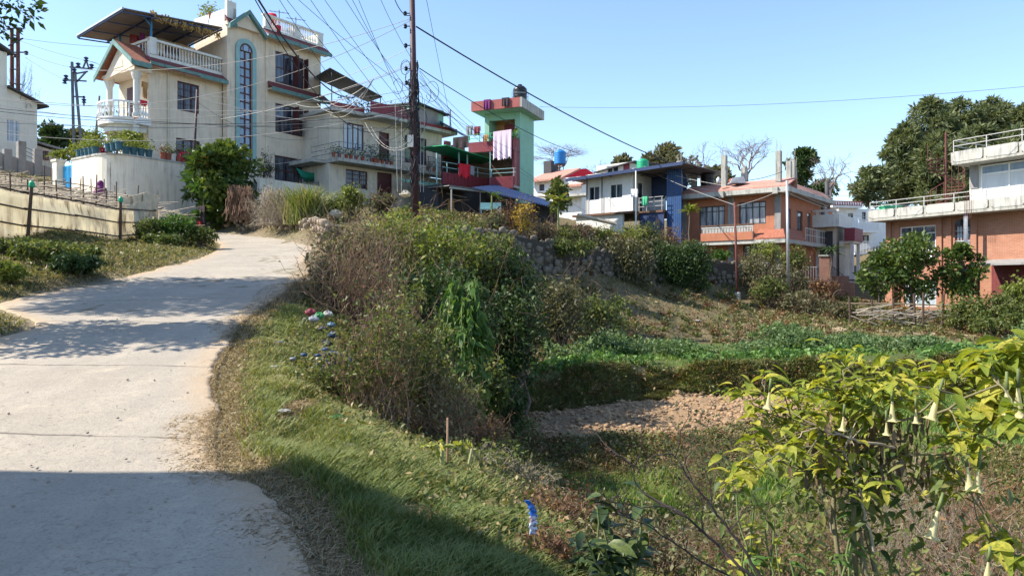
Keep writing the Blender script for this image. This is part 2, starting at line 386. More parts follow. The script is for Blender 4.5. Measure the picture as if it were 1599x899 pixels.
def H(x, y, bumps=True):
    x = np.asarray(x, float); y = np.asarray(y, float); shp = x.shape; x = x.ravel(); y = y.ravel()
    out = np.empty_like(x)
    for s in range(0, len(x), 20000):
        xs = x[s:s+20000]; ys = y[s:s+20000]
        r = np.sqrt((xs[:, None] - CP[None, :, 0]) ** 2 + (ys[:, None] - CP[None, :, 1]) ** 2)
        out[s:s+20000] = r @ _w[:_n] + _w[_n] + _w[_n+1] * xs + _w[_n+2] * ys
    z = out
    # terraces of the small fields below the road
    toe = np.interp(y, [-5,0,4,6,9,12,16,20,22,26,33], [7,6.6,6.2,5.2,3.4,1.6,-.1,.1,.7,1.6,5])
    up = ss((y - np.interp(x, RISE_X, RISE_Y) + (vnoise(x, y, .8) - .5) * .9) / 1.25 + .5)
    fr = ss((y - np.interp(x, FRONT_X, FRONT_Y)) / 3.0 + .5)
    zt = -2.3 + .6 * fr + .95 * up
    w = ss((x - toe) / 1.6 + .5) * (1 - ss((y - 31.2) / 2.2)) * (1 - ss((x - 45) / 20))
    z = z * (1 - w) + zt * w
    rr = np.hypot(x, y - 30)
    z = z + (4 - z) * ss((rr - 130) / 150)
    if bumps:
        b = (vnoise(x, y, .9) - .5) * .14 + (vnoise(x + 31, y, 2.3) - .5) * .09 + (vnoise(x, y + 17, 6.) - .5) * .04
        plot = ss((y - np.interp(x, FRONT_X, FRONT_Y)) / 1.2 - .3) * (1 - ss((y - np.interp(x, RISE_X, RISE_Y)) / .8 + .7)) * w * (1 - ss((x - 8.5) / 2))
        b = b + plot * ((vnoise(x, y, 4.) - .5) * .12 + (vnoise(x, y, 11.) - .5) * .10)
        z = z + b
    near = (np.abs(x + 10) < 17) & (y > -12) & (y < 41)
    if near.any():
        d, rz = road_d(x[near], y[near])
        k = 1 - ss((d - .0) / .5)
        z[near] = z[near] * (1 - k) + (rz - .02) * k
    return z.reshape(shp)
def h1(x, y): return float(H(np.array([x]), np.array([y]))[0])

def axis_pts(segs):
    out = []
    for a, b, st in segs: out += list(np.arange(a, b, st))
    out.append(segs[-1][1]); return np.array(out)
gx = axis_pts([(-900,-200,90),(-200,-60,14),(-60,-22,1.2),(-22,-8,.3),(-8,10,.14),(10,22,.3),(22,60,1.0),(60,200,14),(200,901,90)])
gy = axis_pts([(-300,-40,50),(-40,-2,2.5),(-2,3,.4),(3,14,.12),(14,28,.18),(28,50,.4),(50,80,1.5),(80,200,10),(200,1200,100)])
GX, GY = np.meshgrid(gx, gy); GZ = H(GX, GY)
nx = len(gx); ny = len(gy)
ii = (np.arange(ny-1)[:, None] * nx + np.arange(nx-1)[None, :]).ravel()
Fg = np.stack([ii, ii+1, ii+nx+1, ii+nx], 1)
# ground kinds: 0 dry earth/grass, 1 green, 2 ploughed brown, 3 pale dust
def dist_poly(x, y, P):
    d = np.full(x.shape, 1e9)
    for a, b in zip(P[:-1], P[1:]):
        a = np.array(a[:2]); b = np.array(b[:2]); ab = b - a
        t = np.clip(((x-a[0])*ab[0] + (y-a[1])*ab[1]) / (ab @ ab), 0, 1)
        d = np.minimum(d, np.hypot(x-a[0]-t*ab[0], y-a[1]-t*ab[1]))
    return d
cgx = GX.ravel(); cgy = GY.ravel()
toe = np.interp(cgy, [-5,0,4,6,9,12,16,20,22,26,33], [7,6.6,6.2,5.2,3.4,1.6,-.1,.1,.7,1.6,5])
rise = np.interp(cgx, RISE_X, RISE_Y); front = np.interp(cgx, FRONT_X, FRONT_Y)
plough = ss((cgy - front) / .6 - .6) * (1 - ss((cgy - rise) / .5 + .9)) * ss((cgx - toe) / .8 + .6) * (1 - ss((cgx - 8.3) / 1.2))
green = ss((cgx - toe) / 1.) * (cgy < rise) * (cgy > 5) * (1 - plough) * np.where(cgx < 9, (cgy < front - 1.2) & (cgy > 11.5), 1.0) * (cgy > 9)
green = np.maximum(green, ss((cgx - toe) / 1.) * (cgy > rise + .3) * (cgy < 31.5) * .8)
verge = (1 - ss((dist_poly(cgx, cgy, CREST) - .3) / 1.2)) * (cgy < 15)
green = np.maximum(green, verge * .8)
pale = (1 - ss((np.hypot((cgx + 20.5) / 6, (cgy - 31.5) / 7) - .8) / .4))
bed = ((np.abs(cgx + 10) < 17) & (cgy > -12) & (cgy < 41)); rd = np.full(cgx.shape, 9.); rd[bed] = road_d(cgx[bed], cgy[bed])[0]
pale = np.maximum(pale, (1 - ss((rd - .02) / .3)) * .25)
me = None
gm, nt, b = newmat('ground_soil_and_turf')
tc = nd(nt, 'ShaderNodeTexCoord').outputs['Object']
nA = noise(nt, tc, 1.1, 6, .65); nB = noise(nt, tc, 9, 6, .7); nC = noise(nt, tc, 40, 4, .7)
dry = mixc(nt, ramp(nt, nA, [(.35, g(0)), (.65, g(1))]), (.17,.125,.07), (.12,.125,.05))
dry = mixc(nt, ramp(nt, nB, [(.4, g(0)), (.7, g(1))]), dry, (.27,.205,.125))
dry = mixc(nt, ramp(nt, nC, [(.45, g(0)), (.62, g(.8))]), dry, (.035,.028,.02))
def fattr(nm): return nd(nt, 'ShaderNodeAttribute', attribute_name=nm).outputs['Fac']
gr = mixc(nt, ramp(nt, nB, [(.35, g(0)), (.7, g(1))]), (.05,.085,.02), (.09,.12,.035))
br = mixc(nt, ramp(nt, nB, [(.3, g(0)), (.7, g(1))]), (.24,.155,.085), (.36,.245,.145)); br = mixc(nt, ramp(nt, nC, [(.5, g(0)), (.65, g(.7))]), br, (.13,.085,.05))
pl = mixc(nt, ramp(nt, nB, [(.35, g(0)), (.65, g(1))]), (.40,.34,.26), (.60,.55,.46))
c = mixc(nt, fattr('green'), dry, gr); c = mixc(nt, fattr('plough'), c, br); c = mixc(nt, fattr('pale'), c, pl)
nt.links.new(c, b.inputs['Base Color']); b.inputs['Roughness'].default_value = 1.0; b.inputs['Specular IOR Level'].default_value = .1
bp = nd(nt, 'ShaderNodeBump'); bp.inputs['Strength'].default_value = .7; bp.inputs['Distance'].default_value = .05
nt.links.new(nB, bp.inputs['Height']); nt.links.new(bp.outputs[0], b.inputs['Normal'])
go = npobj('ground', np.stack([cgx, cgy, GZ.ravel()], 1), Fg, gm, smooth=True)
for nm, a in (('green', green), ('plough', plough), ('pale', pale)):
    t_ = go.data.attributes.new(nm, 'FLOAT', 'POINT'); t_.data.foreach_set('value', np.asarray(a, dtype=np.float32))
tag(go, kind='structure')

# road sheet: 18 across, with a slightly ragged edge and thickness showing at the side
NW = 28; RRn = RR.copy(); RLn = RL.copy()
seg = np.concatenate([[0], np.cumsum(np.linalg.norm(np.diff((RR + RL) / 2, axis=0), axis=1))])
def resample(P, s, n): 
    q = np.linspace(0, s[-1], n); return np.stack([np.interp(q, s, P[:, k]) for k in range(3)], 1)
NL = 700; rr_ = resample(RR, seg, NL); rl_ = resample(RL, seg, NL); vs_ = np.linspace(0, seg[-1], NL)
jag = (vnoise(vs_, vs_ * 0, 1.1) - .5) * .08 + (vnoise(vs_, vs_ * 0 + 5, 4.) - .5) * .07 + (vnoise(vs_, vs_ * 0 + 2, 14.) - .5) * .06
jag2 = (vnoise(vs_ + 50, vs_ * 0, 1.3) - .5) * .2 + (vnoise(vs_ + 9, vs_ * 0 + 5, 5.) - .5) * .12
dirv = (rr_ - rl_); ln = np.linalg.norm(dirv, axis=1)[:, None]; dirv = dirv / ln
ra = rr_ + dirv * (jag[:, None] + .05); la = rl_ - dirv * (jag2[:, None] + .1)
t = np.concatenate([[0,.006], np.linspace(.02,.98,NW-4), [.994,1]]); V = la[:, None, :] * (1 - t)[None, :, None] + ra[:, None, :] * t[None, :, None]
V[:, :, 2] += (vnoise(V[:, :, 0], V[:, :, 1], 1.3) - .5) * .03 + (vnoise(V[:, :, 0], V[:, :, 1], .5) - .5) * .04 + .01
V[:, 0, 2] -= .045; V[:, -1, 2] -= .045
ii = (np.arange(NL-1)[:, None] * NW + np.arange(NW-1)[None, :]).ravel(); Fr_ = np.stack([ii, ii+1, ii+NW+1, ii+NW], 1)
rm, nt, b = newmat('worn_concrete_road')
tc = nd(nt, 'ShaderNodeTexCoord').outputs['Object']
n1 = noise(nt, tc, .8, 6, .6); n2 = noise(nt, tc, 7, 6, .7); n3 = noise(nt, tc, 45, 5, .75)
c = mixc(nt, ramp(nt, n1, [(.3, g(0)), (.7, g(1))]), (.355,.31,.245), (.46,.405,.325))
c = mixc(nt, ramp(nt, n2, [(.42, g(0)), (.68, g(.6))]), c, (.33,.295,.245))
c = mixc(nt, ramp(nt, n3, [(.40, g(.55)), (.50, g(0))]), c, (.23,.20,.17))
n4 = noise(nt, tc, 16, 6, .75); c = mixc(nt, ramp(nt, n4, [(.385, g(.6)), (.43, g(0))]), c, (.19,.165,.135))
wv = noise(nt, mapping(nt, tc, (.5, 1.6, 1)), 3.2, 7, .8, .6)          # scaling / pitting patches
c = mixc(nt, ramp(nt, wv, [(.60, g(0)), (.66, g(.55))]), c, (.26,.225,.185))
vor = nd(nt, 'ShaderNodeTexVoronoi', feature='DISTANCE_TO_EDGE'); vor.inputs['Scale'].default_value = .55
wp_ = nd(nt, 'ShaderNodeVectorMath', operation='ADD'); sc_ = nd(nt, 'ShaderNodeVectorMath', operation='SCALE'); sc_.inputs['Scale'].default_value = .5
nv_ = nd(nt, 'ShaderNodeTexNoise'); nv_.inputs['Scale'].default_value = 1.7; nv_.inputs['Detail'].default_value = 6; nt.links.new(tc, nv_.inputs['Vector']); nt.links.new(nv_.outputs[1], sc_.inputs[0]); nt.links.new(tc, wp_.inputs[0]); nt.links.new(sc_.outputs[0], wp_.inputs[1]); nt.links.new(wp_.outputs[0], vor.inputs['Vector'])
ck = nd(nt, 'ShaderNodeMath', operation='MULTIPLY'); nt.links.new(ramp(nt, vor.outputs[0], [(0, g(.4)), (.005, g(0))]), ck.inputs[0]); nt.links.new(ramp(nt, noise(nt, tc, .6, 3), [(.5, g(0)), (.62, g(1))]), ck.inputs[1])
c = mixc(nt, ck.outputs[0], c, (.10,.085,.07))
dp = noise(nt, mapping(nt, tc, (.9, .35, 1)), 1.1, 5, .7, .8); ty = noise(nt, mapping(nt, tc, (1.4, .16, 1)), 1.6, 4, .55, .3); c = mixc(nt, ramp(nt, ty, [(.44, g(0)), (.62, g(.35))]), c, (.30,.265,.22))
du = noise(nt, tc, 2.6, 7, .75, .4); c = mixc(nt, ramp(nt, du, [(.55, g(0)), (.72, g(.5))]), c, (.56,.46,.34))
c = mixc(nt, ramp(nt, dp, [(.52, g(0)), (.70, g(.4))]), c, (.27,.24,.20))
v = nd(nt, 'ShaderNodeAttribute', attribute_name='along').outputs['Fac']
jn = noise(nt, tc, 2.5, 5, .6)
def mth(op, a, b2=None):
    n = nd(nt, 'ShaderNodeMath', operation=op)
    for i, x in enumerate((a, b2)):
        if x is None: continue
        if isinstance(x, (int, float)): n.inputs[i].default_value = x
        else: nt.links.new(x, n.inputs[i])
    return n.outputs[0]
jv = mth('ADD', v, mth('MULTIPLY', mth('SUBTRACT', jn, .5), .12))
fr_ = mth('ABSOLUTE', mth('SUBTRACT', mth('FRACT', mth('DIVIDE', jv, 3.1)), .5))
jl = ramp(nt, fr_, [(.0, g(.85)), (.0035, g(.7)), (.010, g(0))])
brk = ramp(nt, noise(nt, tc, 1.8, 4, .6), [(.38, g(.25)), (.55, g(1))])
jl = mth('MULTIPLY', jl, brk)
c = mixc(nt, jl, c, (.08,.065,.055))
ed = nd(nt, 'ShaderNodeAttribute', attribute_name='edge').outputs['Fac']
c = mixc(nt, mth('MULTIPLY', ed, ramp(nt, n2, [(.25, g(.3)), (.6, g(1))])), c, (.42,.31,.20))
nt.links.new(c, b.inputs['Base Color']); b.inputs['Roughness'].default_value = .95; b.inputs['Specular IOR Level'].default_value = .2
bp = nd(nt, 'ShaderNodeBump'); bp.inputs['Strength'].default_value = .55; bp.inputs['Distance'].default_value = .02
hh = mth('SUBTRACT', mth('ADD', n2, n3), mth('MULTIPLY', jl, 1.2)); nt.links.new(hh, bp.inputs['Height']); nt.links.new(bp.outputs[0], b.inputs['Normal'])
ro = npobj('road', V.reshape(-1, 3), Fr_, rm, smooth=True)
t_ = ro.data.attributes.new('along', 'FLOAT', 'POINT'); t_.data.foreach_set('value', np.repeat(vs_, NW).astype(np.float32))
ev = np.tile(ss(1 - np.minimum(t * 1.0, (1 - t)) / .14), (NL, 1)); t_ = ro.data.attributes.new('edge', 'FLOAT', 'POINT'); t_.data.foreach_set('value', ev.ravel().astype(np.float32))
tag(ro, kind='structure')
# ------------------------------------------------------------ building frames
class FR:
    """vertical frame: x along the facade (left to right), y into the building, z up from the floor"""
    def __init__(s, px, Y, phi, z0):
        s.phi = rad(phi); s.c = math.cos(s.phi); s.s = math.sin(s.phi); s.ox = (px - CX) / FP * Y; s.oy = Y; s.z0 = z0
    def u(s, px, y=0):
        k = (px - CX) / FP
        return (k * (s.oy + y * s.c) - s.ox + y * s.s) / (s.c - k * s.s)
    def dep(s, u, y=0): return s.oy + u * s.s + y * s.c
    def z(s, px, py, y=0): return CAMZ - (py - CY) * s.dep(s.u(px, y), y) / FP - s.z0
    def yy(s, px, u):
        k = (px - CX) / FP          # ox+u c - y s = k (oy + u s + y c)
        return (s.ox + u * s.c - k * (s.oy + u * s.s)) / (k * s.c + s.s)
    def zs(s, px, py, u):
        return CAMZ - (py - CY) * s.dep(u, s.yy(px, u)) / FP - s.z0
    def rect(s, px0, py0, px1, py1, y=0):
        m = (px0 + px1) / 2
        return (s.u(px0, y), s.u(px1, y), s.z(m, py1, y), s.z(m, py0, y))
    def w(s, u, y, z=0): return Vector((s.ox + u * s.c - y * s.s, s.oy + u * s.s + y * s.c, s.z0 + z))
    def root(s, name, label, cat, group=None):
        return empty(name, (s.ox, s.oy, s.z0), s.phi, label, cat, group)

def win(root, r, wy, fm='darkwood', gm='glass', nx=2, nz=1, fw=.07, name='window', y1=None, sill=None, grille=None, ax='x', top=None):
    """a framed window set 6 cm back in its opening; pane is its child"""
    u0, u1, z0, z1 = r; f = MB(); g_ = MB()
    a, b_ = wy + .05, wy + .12
    def bx(mb, x0, x1, ya, yb, za, zb):
        if ax == 'x': mb.box(x0, x1, ya, yb, za, zb)
        else: mb.box(ya, yb, x0, x1, za, zb)
    bx(f, u0, u0+fw, a, b_, z0, z1); bx(f, u1-fw, u1, a, b_, z0, z1)
    bx(f, u0+fw, u1-fw, a, b_, z0, z0+fw); bx(f, u0+fw, u1-fw, a, b_, z1-fw, z1)
    for i in range(1, nx):
        x = u0 + (u1 - u0) * i / nx; bx(f, x-fw*.4, x+fw*.4, a+.004, b_-.004, z0+fw, z1-fw)
    for i in range(1, nz):
        z = z0 + (z1 - z0) * i / nz; bx(f, u0+fw, u1-fw, a+.008, b_-.008, z-fw*.35, z+fw*.35)
    if top: bx(f, u0+fw, u1-fw, a+.008, b_-.008, z0+(z1-z0)*top-fw*.4, z0+(z1-z0)*top+fw*.4)
    bx(g_, u0+fw*.5, u1-fw*.5, b_-.03, b_-.015, z0+fw*.5, z1-fw*.5)
    fo = f.build(name, M[fm], root); g_.build('pane', M[gm], fo)
    if sill:
        s_ = MB(); bx(s_, u0-.08, u1+.08, wy-.1, wy+.04, z0-.07, z0-.003); s_.build('sill', M[sill], fo)
    if grille:
        q = MB(); n = max(3, int((u1-u0)/.14))
        for i in range(1, n):
            x = u0 + (u1-u0)*i/n; bx(q, x-.008, x+.008, wy+.015, wy+.03, z0+.02, z1-.02)
        for i in range(1, 4):
            z = z0 + (z1-z0)*i/4; bx(q, u0+.01, u1-.01, wy+.032, wy+.045, z-.008, z+.008)
        q.build('grille', M[grille], fo)
    return fo
def balus(mb, x0, x1, y, z0, z1, n, w=.045, axis='x', sides=6):
    for i in range(n):
        x = x0 + (x1 - x0) * (i + .5) / n; p = (x, y) if axis == 'x' else (y, x); h = z1 - z0
        mb.lathe(p[0], p[1], [(w*.7,0),(w*.7,.06*h),(w*1.25,.25*h),(w*.6,.62*h),(w*.7,.9*h),(w*.9,h)], sides, z0)

# ============================================================ HOUSE 1: three-storey cream house
F1 = FR(213, 38.6, 55.2, 7.6)
h = F1.root('cream_house', 'three-storey cream house with tall arched stair window and curved corner balcony', 'house')
uA = F1.u(232); uB = F1.u(347); uC = F1.u(495); ZE = 5.75; ZR = 9.0
wl = [F1.rect(277,130,311,175), F1.rect(275,218,312,258)]
YB = -.35
wr = [F1.rect(430,86,474,134,YB), F1.rect(430,166,474,210,YB), F1.rect(429,246,476,290,YB)]
su0, su1 = F1.u(373.5, YB), F1.u(393.5, YB); sz0 = F1.z(383,252,YB); sz1 = F1.z(383,80,YB); sr = (su1 - su0) / 2
body = MB()
body.wall(uA, uB, -1.5, ZE, 0, .3, wl)
yA = F1.yy(186, uA); yBk = F1.yy(303, uB)
body.box(uA, uA+.3, .3, yA, -1.5, ZE)
body.box(uA+.3, uB, yA-.3, yA, -1.5, ZE); body.box(uA+.3, uB, .3, yA-.3, -.2, 0); body.box(uA+.3, uB, .3, yA-.3, ZE-.2, ZE)
body.wall(uB, uC, -1.5, ZR, YB, YB+.3, wr + [(su0, su1, sz0, sz1)])
body.box(uC-.3, uC, YB+.3, yBk, -1.5, ZR); body.box(uB, uB+.3, YB+.3, yBk, ZE, ZR); body.box(uB+.3, uC-.3, yBk-.3, yBk, -1.5, ZR)
body.box(uB+.3, uC-.3, YB+.3, yBk-.3, ZR-.2, ZR)
# pilaster either side of the stair bay
body.box(uB, uB+.45, YB-.12, YB-.003, -1.5, ZR); body.box(F1.u(414,YB), F1.u(414,YB)+.14, YB-.1, YB-.003, -1.5, ZR-.3)
body.build('wall', M['cream'], h)
for r in wl: win(h, r, 0, nx=3, nz=2, grille='darkwood')
for i, r in enumerate(wr): win(h, r, YB, nx=3, nz=2, gm='glass', grille=None)
# open shutters on the right bay windows
for r in wr[:2]:
    for k in (0, 1):
        x = r[1] + .02 if k else r[0] + (r[1]-r[0])*.62
        m_ = MB(); m_.box(x-.02, x+.02, YB-.55, YB-.02, r[2]+.05, r[3]-.05) if k == 0 else m_.box(x, x+.04, YB-.4, YB-.02, r[2]+.05, r[3]-.05)
        m_.build('shutter', M['darkwood'], h)
# stair window: arched, with turquoise surround
sx = (su0 + su1) / 2
f = MB(); fw = .09
f.box(su0, su0+fw, YB+.05, YB+.14, sz0, sz1); f.box(su1-fw, su1, YB+.05, YB+.14, sz0, sz1); f.box(sx-.04, sx+.04, YB+.054, YB+.136, sz0, sz1-.02)
nb = 13
for i in range(nb + 1):
    z = sz0 + (sz1 - sz0) * i / nb; f.box(su0+fw, su1-fw, YB+.058, YB+.132, z-.035, z+.035)
fo = f.build('stair_window', M['darkwood'], h)
MB().box(su0+.04, su1-.04, YB+.10, YB+.115, sz0, sz1+.0).build('pane', M['glass_sky'], fo)
def arch_ring(mb, cx, cz, r0, r1, y0, y1, n=14):
    for i in range(n):
        a0 = math.pi * i / n; a1 = math.pi * (i+1) / n
        P = lambda r, a: (cx + r*math.cos(a), cz + r*math.sin(a))
        p = [P(r0,a0), P(r1,a0), P(r1,a1), P(r0,a1)]
        mb.prism(p, 'y', y0, y1)
# arch head: cream spandrel replaced by arched pane above the opening
m_ = MB(); m_.prism([(sx + sr*.98*math.cos(a), sz1 + sr*.98*math.sin(a)) for a in np.linspace(0, math.pi, 14)], 'y', YB-.03, YB-.008); m_.build('arch_pane', M['glass_sky'], fo)
m_ = MB(); arch_ring(m_, sx, sz1+.002, sr*.80, sr, YB-.06, YB-.034)
for a in (60, 120): m_.box(sx + sr*.9*math.cos(rad(a))-.02, sx + sr*.9*math.cos(rad(a))+.02, YB-.05, YB-.032, sz1+.01, sz1 + sr*.8)
m_.build('arch_frame', M['darkwood'], fo)
m_ = MB(); t_ = .26
m_.box(su0-t_, su0-.002, YB-.07, YB-.004, sz0-.1, sz1); m_.box(su1+.002, su1+t_, YB-.07, YB-.004, sz0-.1, sz1)
arch_ring(m_, sx, sz1+.002, sr+.003, sr+t_, YB-.07, YB-.004)
m_.build('window_surround', M['turq'], h)
# tiled awnings with teal fascia
def awning(x0, x1, y, z, out=.6, drop=.35, side_l=True, curve=0, tm='maroon_tile'):
    t = MB(); t.hexa([(x0, y-out, z-drop), (x1, y-out, z-drop), (x1, y, z-.05), (x0, y, z-.05)], [(x0, y-out, z-drop+.07), (x1, y-out, z-drop+.07), (x1, y, z+.10), (x0, y, z+.10)])
    t.build('tiled_awning', M[tm], h)
    t = MB(); t.box(x0-.02, x1+.02, y-out-.05, y-out-.003, z-drop-.17, z-drop+.05); t.build('fascia', M['teal'], h)
    t = MB(); t.box(x0, x1, y-out, y-.003, z-drop-.06, z-drop-.005); t.build('soffit', M['cream'], h)
awning(uA-.2, uB-.02, 0, ZE+.15, .55, .35)
zc = F1.z(450,142,YB-.5); awning(F1.u(416,YB), uC+.25, YB, zc+.35, .55, .4)
# main roof edge
ze = ZR
x0, x1 = F1.u(409,YB), uC+.35
awning(x0, x1, YB, ze+.22, .6, .42)
awning(uB-.1, F1.u(364,YB), YB, ze+.22, .35, .42)
# pediment over the stair window
gp0, gp1 = F1.u(357,YB-.4), F1.u(415,YB-.4); gm_ = F1.u(388,YB-.4); gz = F1.z(388,16,YB-.4); gl = ze-.25
m_ = MB(); m_.prism([(gp0+.2, ze-.2), (gp1-.2, ze-.2), (gm_, gz-.3)], 'y', YB-.3, YB-.05); m_.build('pediment', M['cream'], h)
m_ = MB()
for (a, b_) in (((gp0, gl), (gm_, gz)), ((gm_, gz), (gp1, gl))):
    m_.prism([(a[0], a[1]-.26), (b_[0], b_[1]-.26), (b_[0], b_[1]), (a[0], a[1])], 'y', YB-.55, YB-.302)
m_.build('pediment_trim', M['teal'], h)
# roof parapet with balusters
m_ = MB(); zp = ze+.25
m_.box(x0, uC+.1, YB-.15, YB+.0, zp, zp+.12); m_.box(x0, uC+.1, YB-.17, YB+.02, zp+.78, zp+.9)
for u_ in (x0+.1, (x0+uC)/2, uC-.35): m_.box(u_, u_+.4, YB-.18, YB+.03, zp+.12, zp+.78)
balus(m_, x0+.5, uC-.4, YB-.07, zp+.12, zp+.78, 26)
m_.box(uB, uB+.6, YB-.1, YB+.1, zp-.1, zp+.9); m_.box(uB+.6, gp0+.5, YB-.1, YB+.05, zp-.1, zp+.55)
m_.box(uC-.1, uC+.1, YB+.03, yBk, zp, zp+.9); m_.box(uB, uB+.2, YB+.15, yBk, ze, zp+.45)
m_.build('parapet', M['offwhite'], h)
m_ = MB(); m_.lathe(uB+.3, YB, [(.05,0),(.06,.1),(.16,.2),(.2,.32),(.15,.45),(.02,.5)], 10, zp+.9); m_.build('lamp_globe', M['white'], h, smooth=True)
# terrace above left block: balustrade
m_ = MB(); zt_ = ZE+.3
ut0, ut1 = F1.u(233), uB-.02
m_.box(ut0, ut1, -.05, .12, zt_-.15, zt_+.08); m_.box(ut0, ut1, -.08, .15, zt_+.78, zt_+.9)
m_.box(ut0, ut0+.35, -.1, .2, zt_+.08, zt_+.95); balus(m_, ut0+.4, ut1, .035, zt_+.08, zt_+.78, 22, .05)
m_.box(ut0, ut0+.15, .2, 3.0, zt_-.15, zt_+.08); m_.box(ut0-.02, ut0+.17, .2, 3.0, zt_+.78, zt_+.9); balus(m_, .3, 3.0, ut0+.07, zt_+.08, zt_+.78, 9, .05, 'y')
m_.build('terrace_balustrade', M['offwhite'], h)
# back wall and door of the covered terrace
m_ = MB(); m_.wall(uA+1.3, uB, ZE+.003, 8.0, yA-.25, yA-.05, [(uB-1.9, uB-.9, ZE+.05, ZE+2.1)]); m_.build('terrace_wall', M['cream'], h)
m_ = MB(); m_.box(uB-1.88, uB-.92, yA-.2, yA-.12, ZE+.05, ZE+2.08); m_.build('terrace_door', M['darkwood'], h)
# steel canopy on blue posts
def sheet(name, P, t, mt, root, ribs=None, rm=None):
    """thin slab through four corners P, t thick"""
    P = [Vector(p) for p in P]; T = [p + Vector((0,0,t)) for p in P]
    o = MB().hexa(P, T).build(name, M[mt], root); return o
ca = (-.75, .3, 8.25); y_f = -.35
P = [(F1.u(193,y_f), y_f, F1.z(193,14,y_f)), (F1.u(347,y_f), y_f, F1.z(347,44,y_f)), (F1.u(347,y_f), 4.2, F1.z(347,44,y_f)-.5), (F1.u(193,y_f), 4.3, F1.z(193,14,y_f)-.5)]
cn = sheet('canopy_roof', P, .05, 'sheet', h)
m_ = MB(); Pv = [Vector(p) for p in P]
def lerp(a, b, t): return a + (b - a) * t
dz = Vector((0,0,-.07))
for t in (.0, .28, .55, .8, 1): m_.bar(lerp(Pv[0],Pv[1],t)+dz, lerp(Pv[3],Pv[2],t)+dz, .1)
for t in (.02, .35, .68, .98): m_.bar(lerp(Pv[0],Pv[3],t)+dz*1.9, lerp(Pv[1],Pv[2],t)+dz*1.9, .08)
m_.build('canopy_frame', M['darkblue'], h)
m_ = MB(); m_.bar(Pv[0]+Vector((-.03,0,.03)), Pv[3]+Vector((-.03,0,.03)), .14); m_.build('gutter', M['steel'], h)
for (u_, y_) in ((.85, .12), (.75, 3.0), (uB-.4, 3.0)):
    m_ = MB(); m_.bar((u_, y_, ZE+.2), (u_, y_, 8.35), .12); m_.bar((u_, y_, 7.6), (u_-.6, y_, 8.2), .07); m_.build('canopy_post', M['bluepaint'], h)
# bunches of dried maize along the canopy edge
m_ = MB()
for i in range(95):
    t = random.random(); u_ = lerp(F1.u(238,y_f), uB-.15, t); z = 8.25 - .05*t + random.uniform(-.05,.1); ll = random.uniform(.22,.42)
    m_.tube([(u_, y_f+random.uniform(.1,.35), z), (u_+random.uniform(-.1,.1), y_f+random.uniform(0,.35), z-ll*.6), (u_+random.uniform(-.14,.14), y_f+random.uniform(0,.3), z-ll)], .05, .02, 5)
maize = m_.build('maize_bunches', M['thatch'], None); maize.location = (F1.ox, F1.oy, F1.z0); maize.rotation_euler = (0,0,F1.phi)
tag(maize, 'row of dried straw coloured maize bunches hung along the steel canopy edge', 'maize')
# gable porch
m_ = MB()
ga, gc, gb = (-.6, 5.35), (1.13, 6.62), (3.06, 5.0)
m_.prism([(ga[0]+.35, ga[1]-.12), (gb[0]-.35, gb[1]-.08), (gc[0], gc[1]-.25)], 'x', -.32, -.1); m_.build('gable', M['cream'], h)
m_ = MB(); m_.prism([(1.13+.45*math.cos(a), 5.35+.6*math.sin(a)) for a in np.linspace(0, math.pi, 10)], 'x', -.34, -.322); m_.build('gable_niche', M['beige'], h)
m_ = MB()
m_.hexa([(-.55,ga[0],ga[1]),(uA+2.6,ga[0],ga[1]+.0),(uA+2.2,gc[0],gc[1]),(-.55,gc[0],gc[1])],[(-.55,ga[0],ga[1]+.1),(uA+2.6,ga[0],ga[1]+.1),(uA+2.2,gc[0],gc[1]+.1),(-.55,gc[0],gc[1]+.1)])
m_.hexa([(-.55,gc[0],gc[1]),(uA+2.2,gc[0],gc[1]),(uA+.2,gb[0],gb[1]),(-.55,gb[0],gb[1])],[(-.55,gc[0],gc[1]+.1),(uA+2.2,gc[0],gc[1]+.1),(uA+.2,gb[0],gb[1]+.1),(-.55,gb[0],gb[1]+.1)])
m_.build('gable_roof', M['tile'], h)
m_ = MB()
m_.prism([(ga[0]-.05,ga[1]-.14),(gc[0],gc[1]-.14),(gc[0],gc[1]+.13),(ga[0]-.05,ga[1]+.13)], 'x', -.62, -.553)
m_.prism([(gc[0],gc[1]-.14),(gb[0]+.05,gb[1]-.14),(gb[0]+.05,gb[1]+.13),(gc[0],gc[1]+.13)], 'x', -.62, -.553)
m_.box(-.56, uA-.2, ga[0]-.06, ga[0]-.003, ga[1]-.17, ga[1]+.08)
m_.build('gable_trim', M['teal'], h)
m_ = MB(); m_.box(-.3, uA-.003, -.35, 2.9, 5.05, 5.2); m_.build('porch_ceiling', M['cream'], h)
for y_ in (.0, 2.65):
    m_ = MB(); m_.lathe(0, y_, [(.2,2.75),(.2,2.9),(.15,2.95),(.15,4.6),(.17,4.65),(.24,4.85),(.27,5.05)], 14); m_.build('column', M['offwhite'], h, smooth=False)
    m_ = MB(); m_.lathe(0, y_, [(.16,-.2),(.16,2.3)], 12); m_.build('column', M['offwhite'], h)
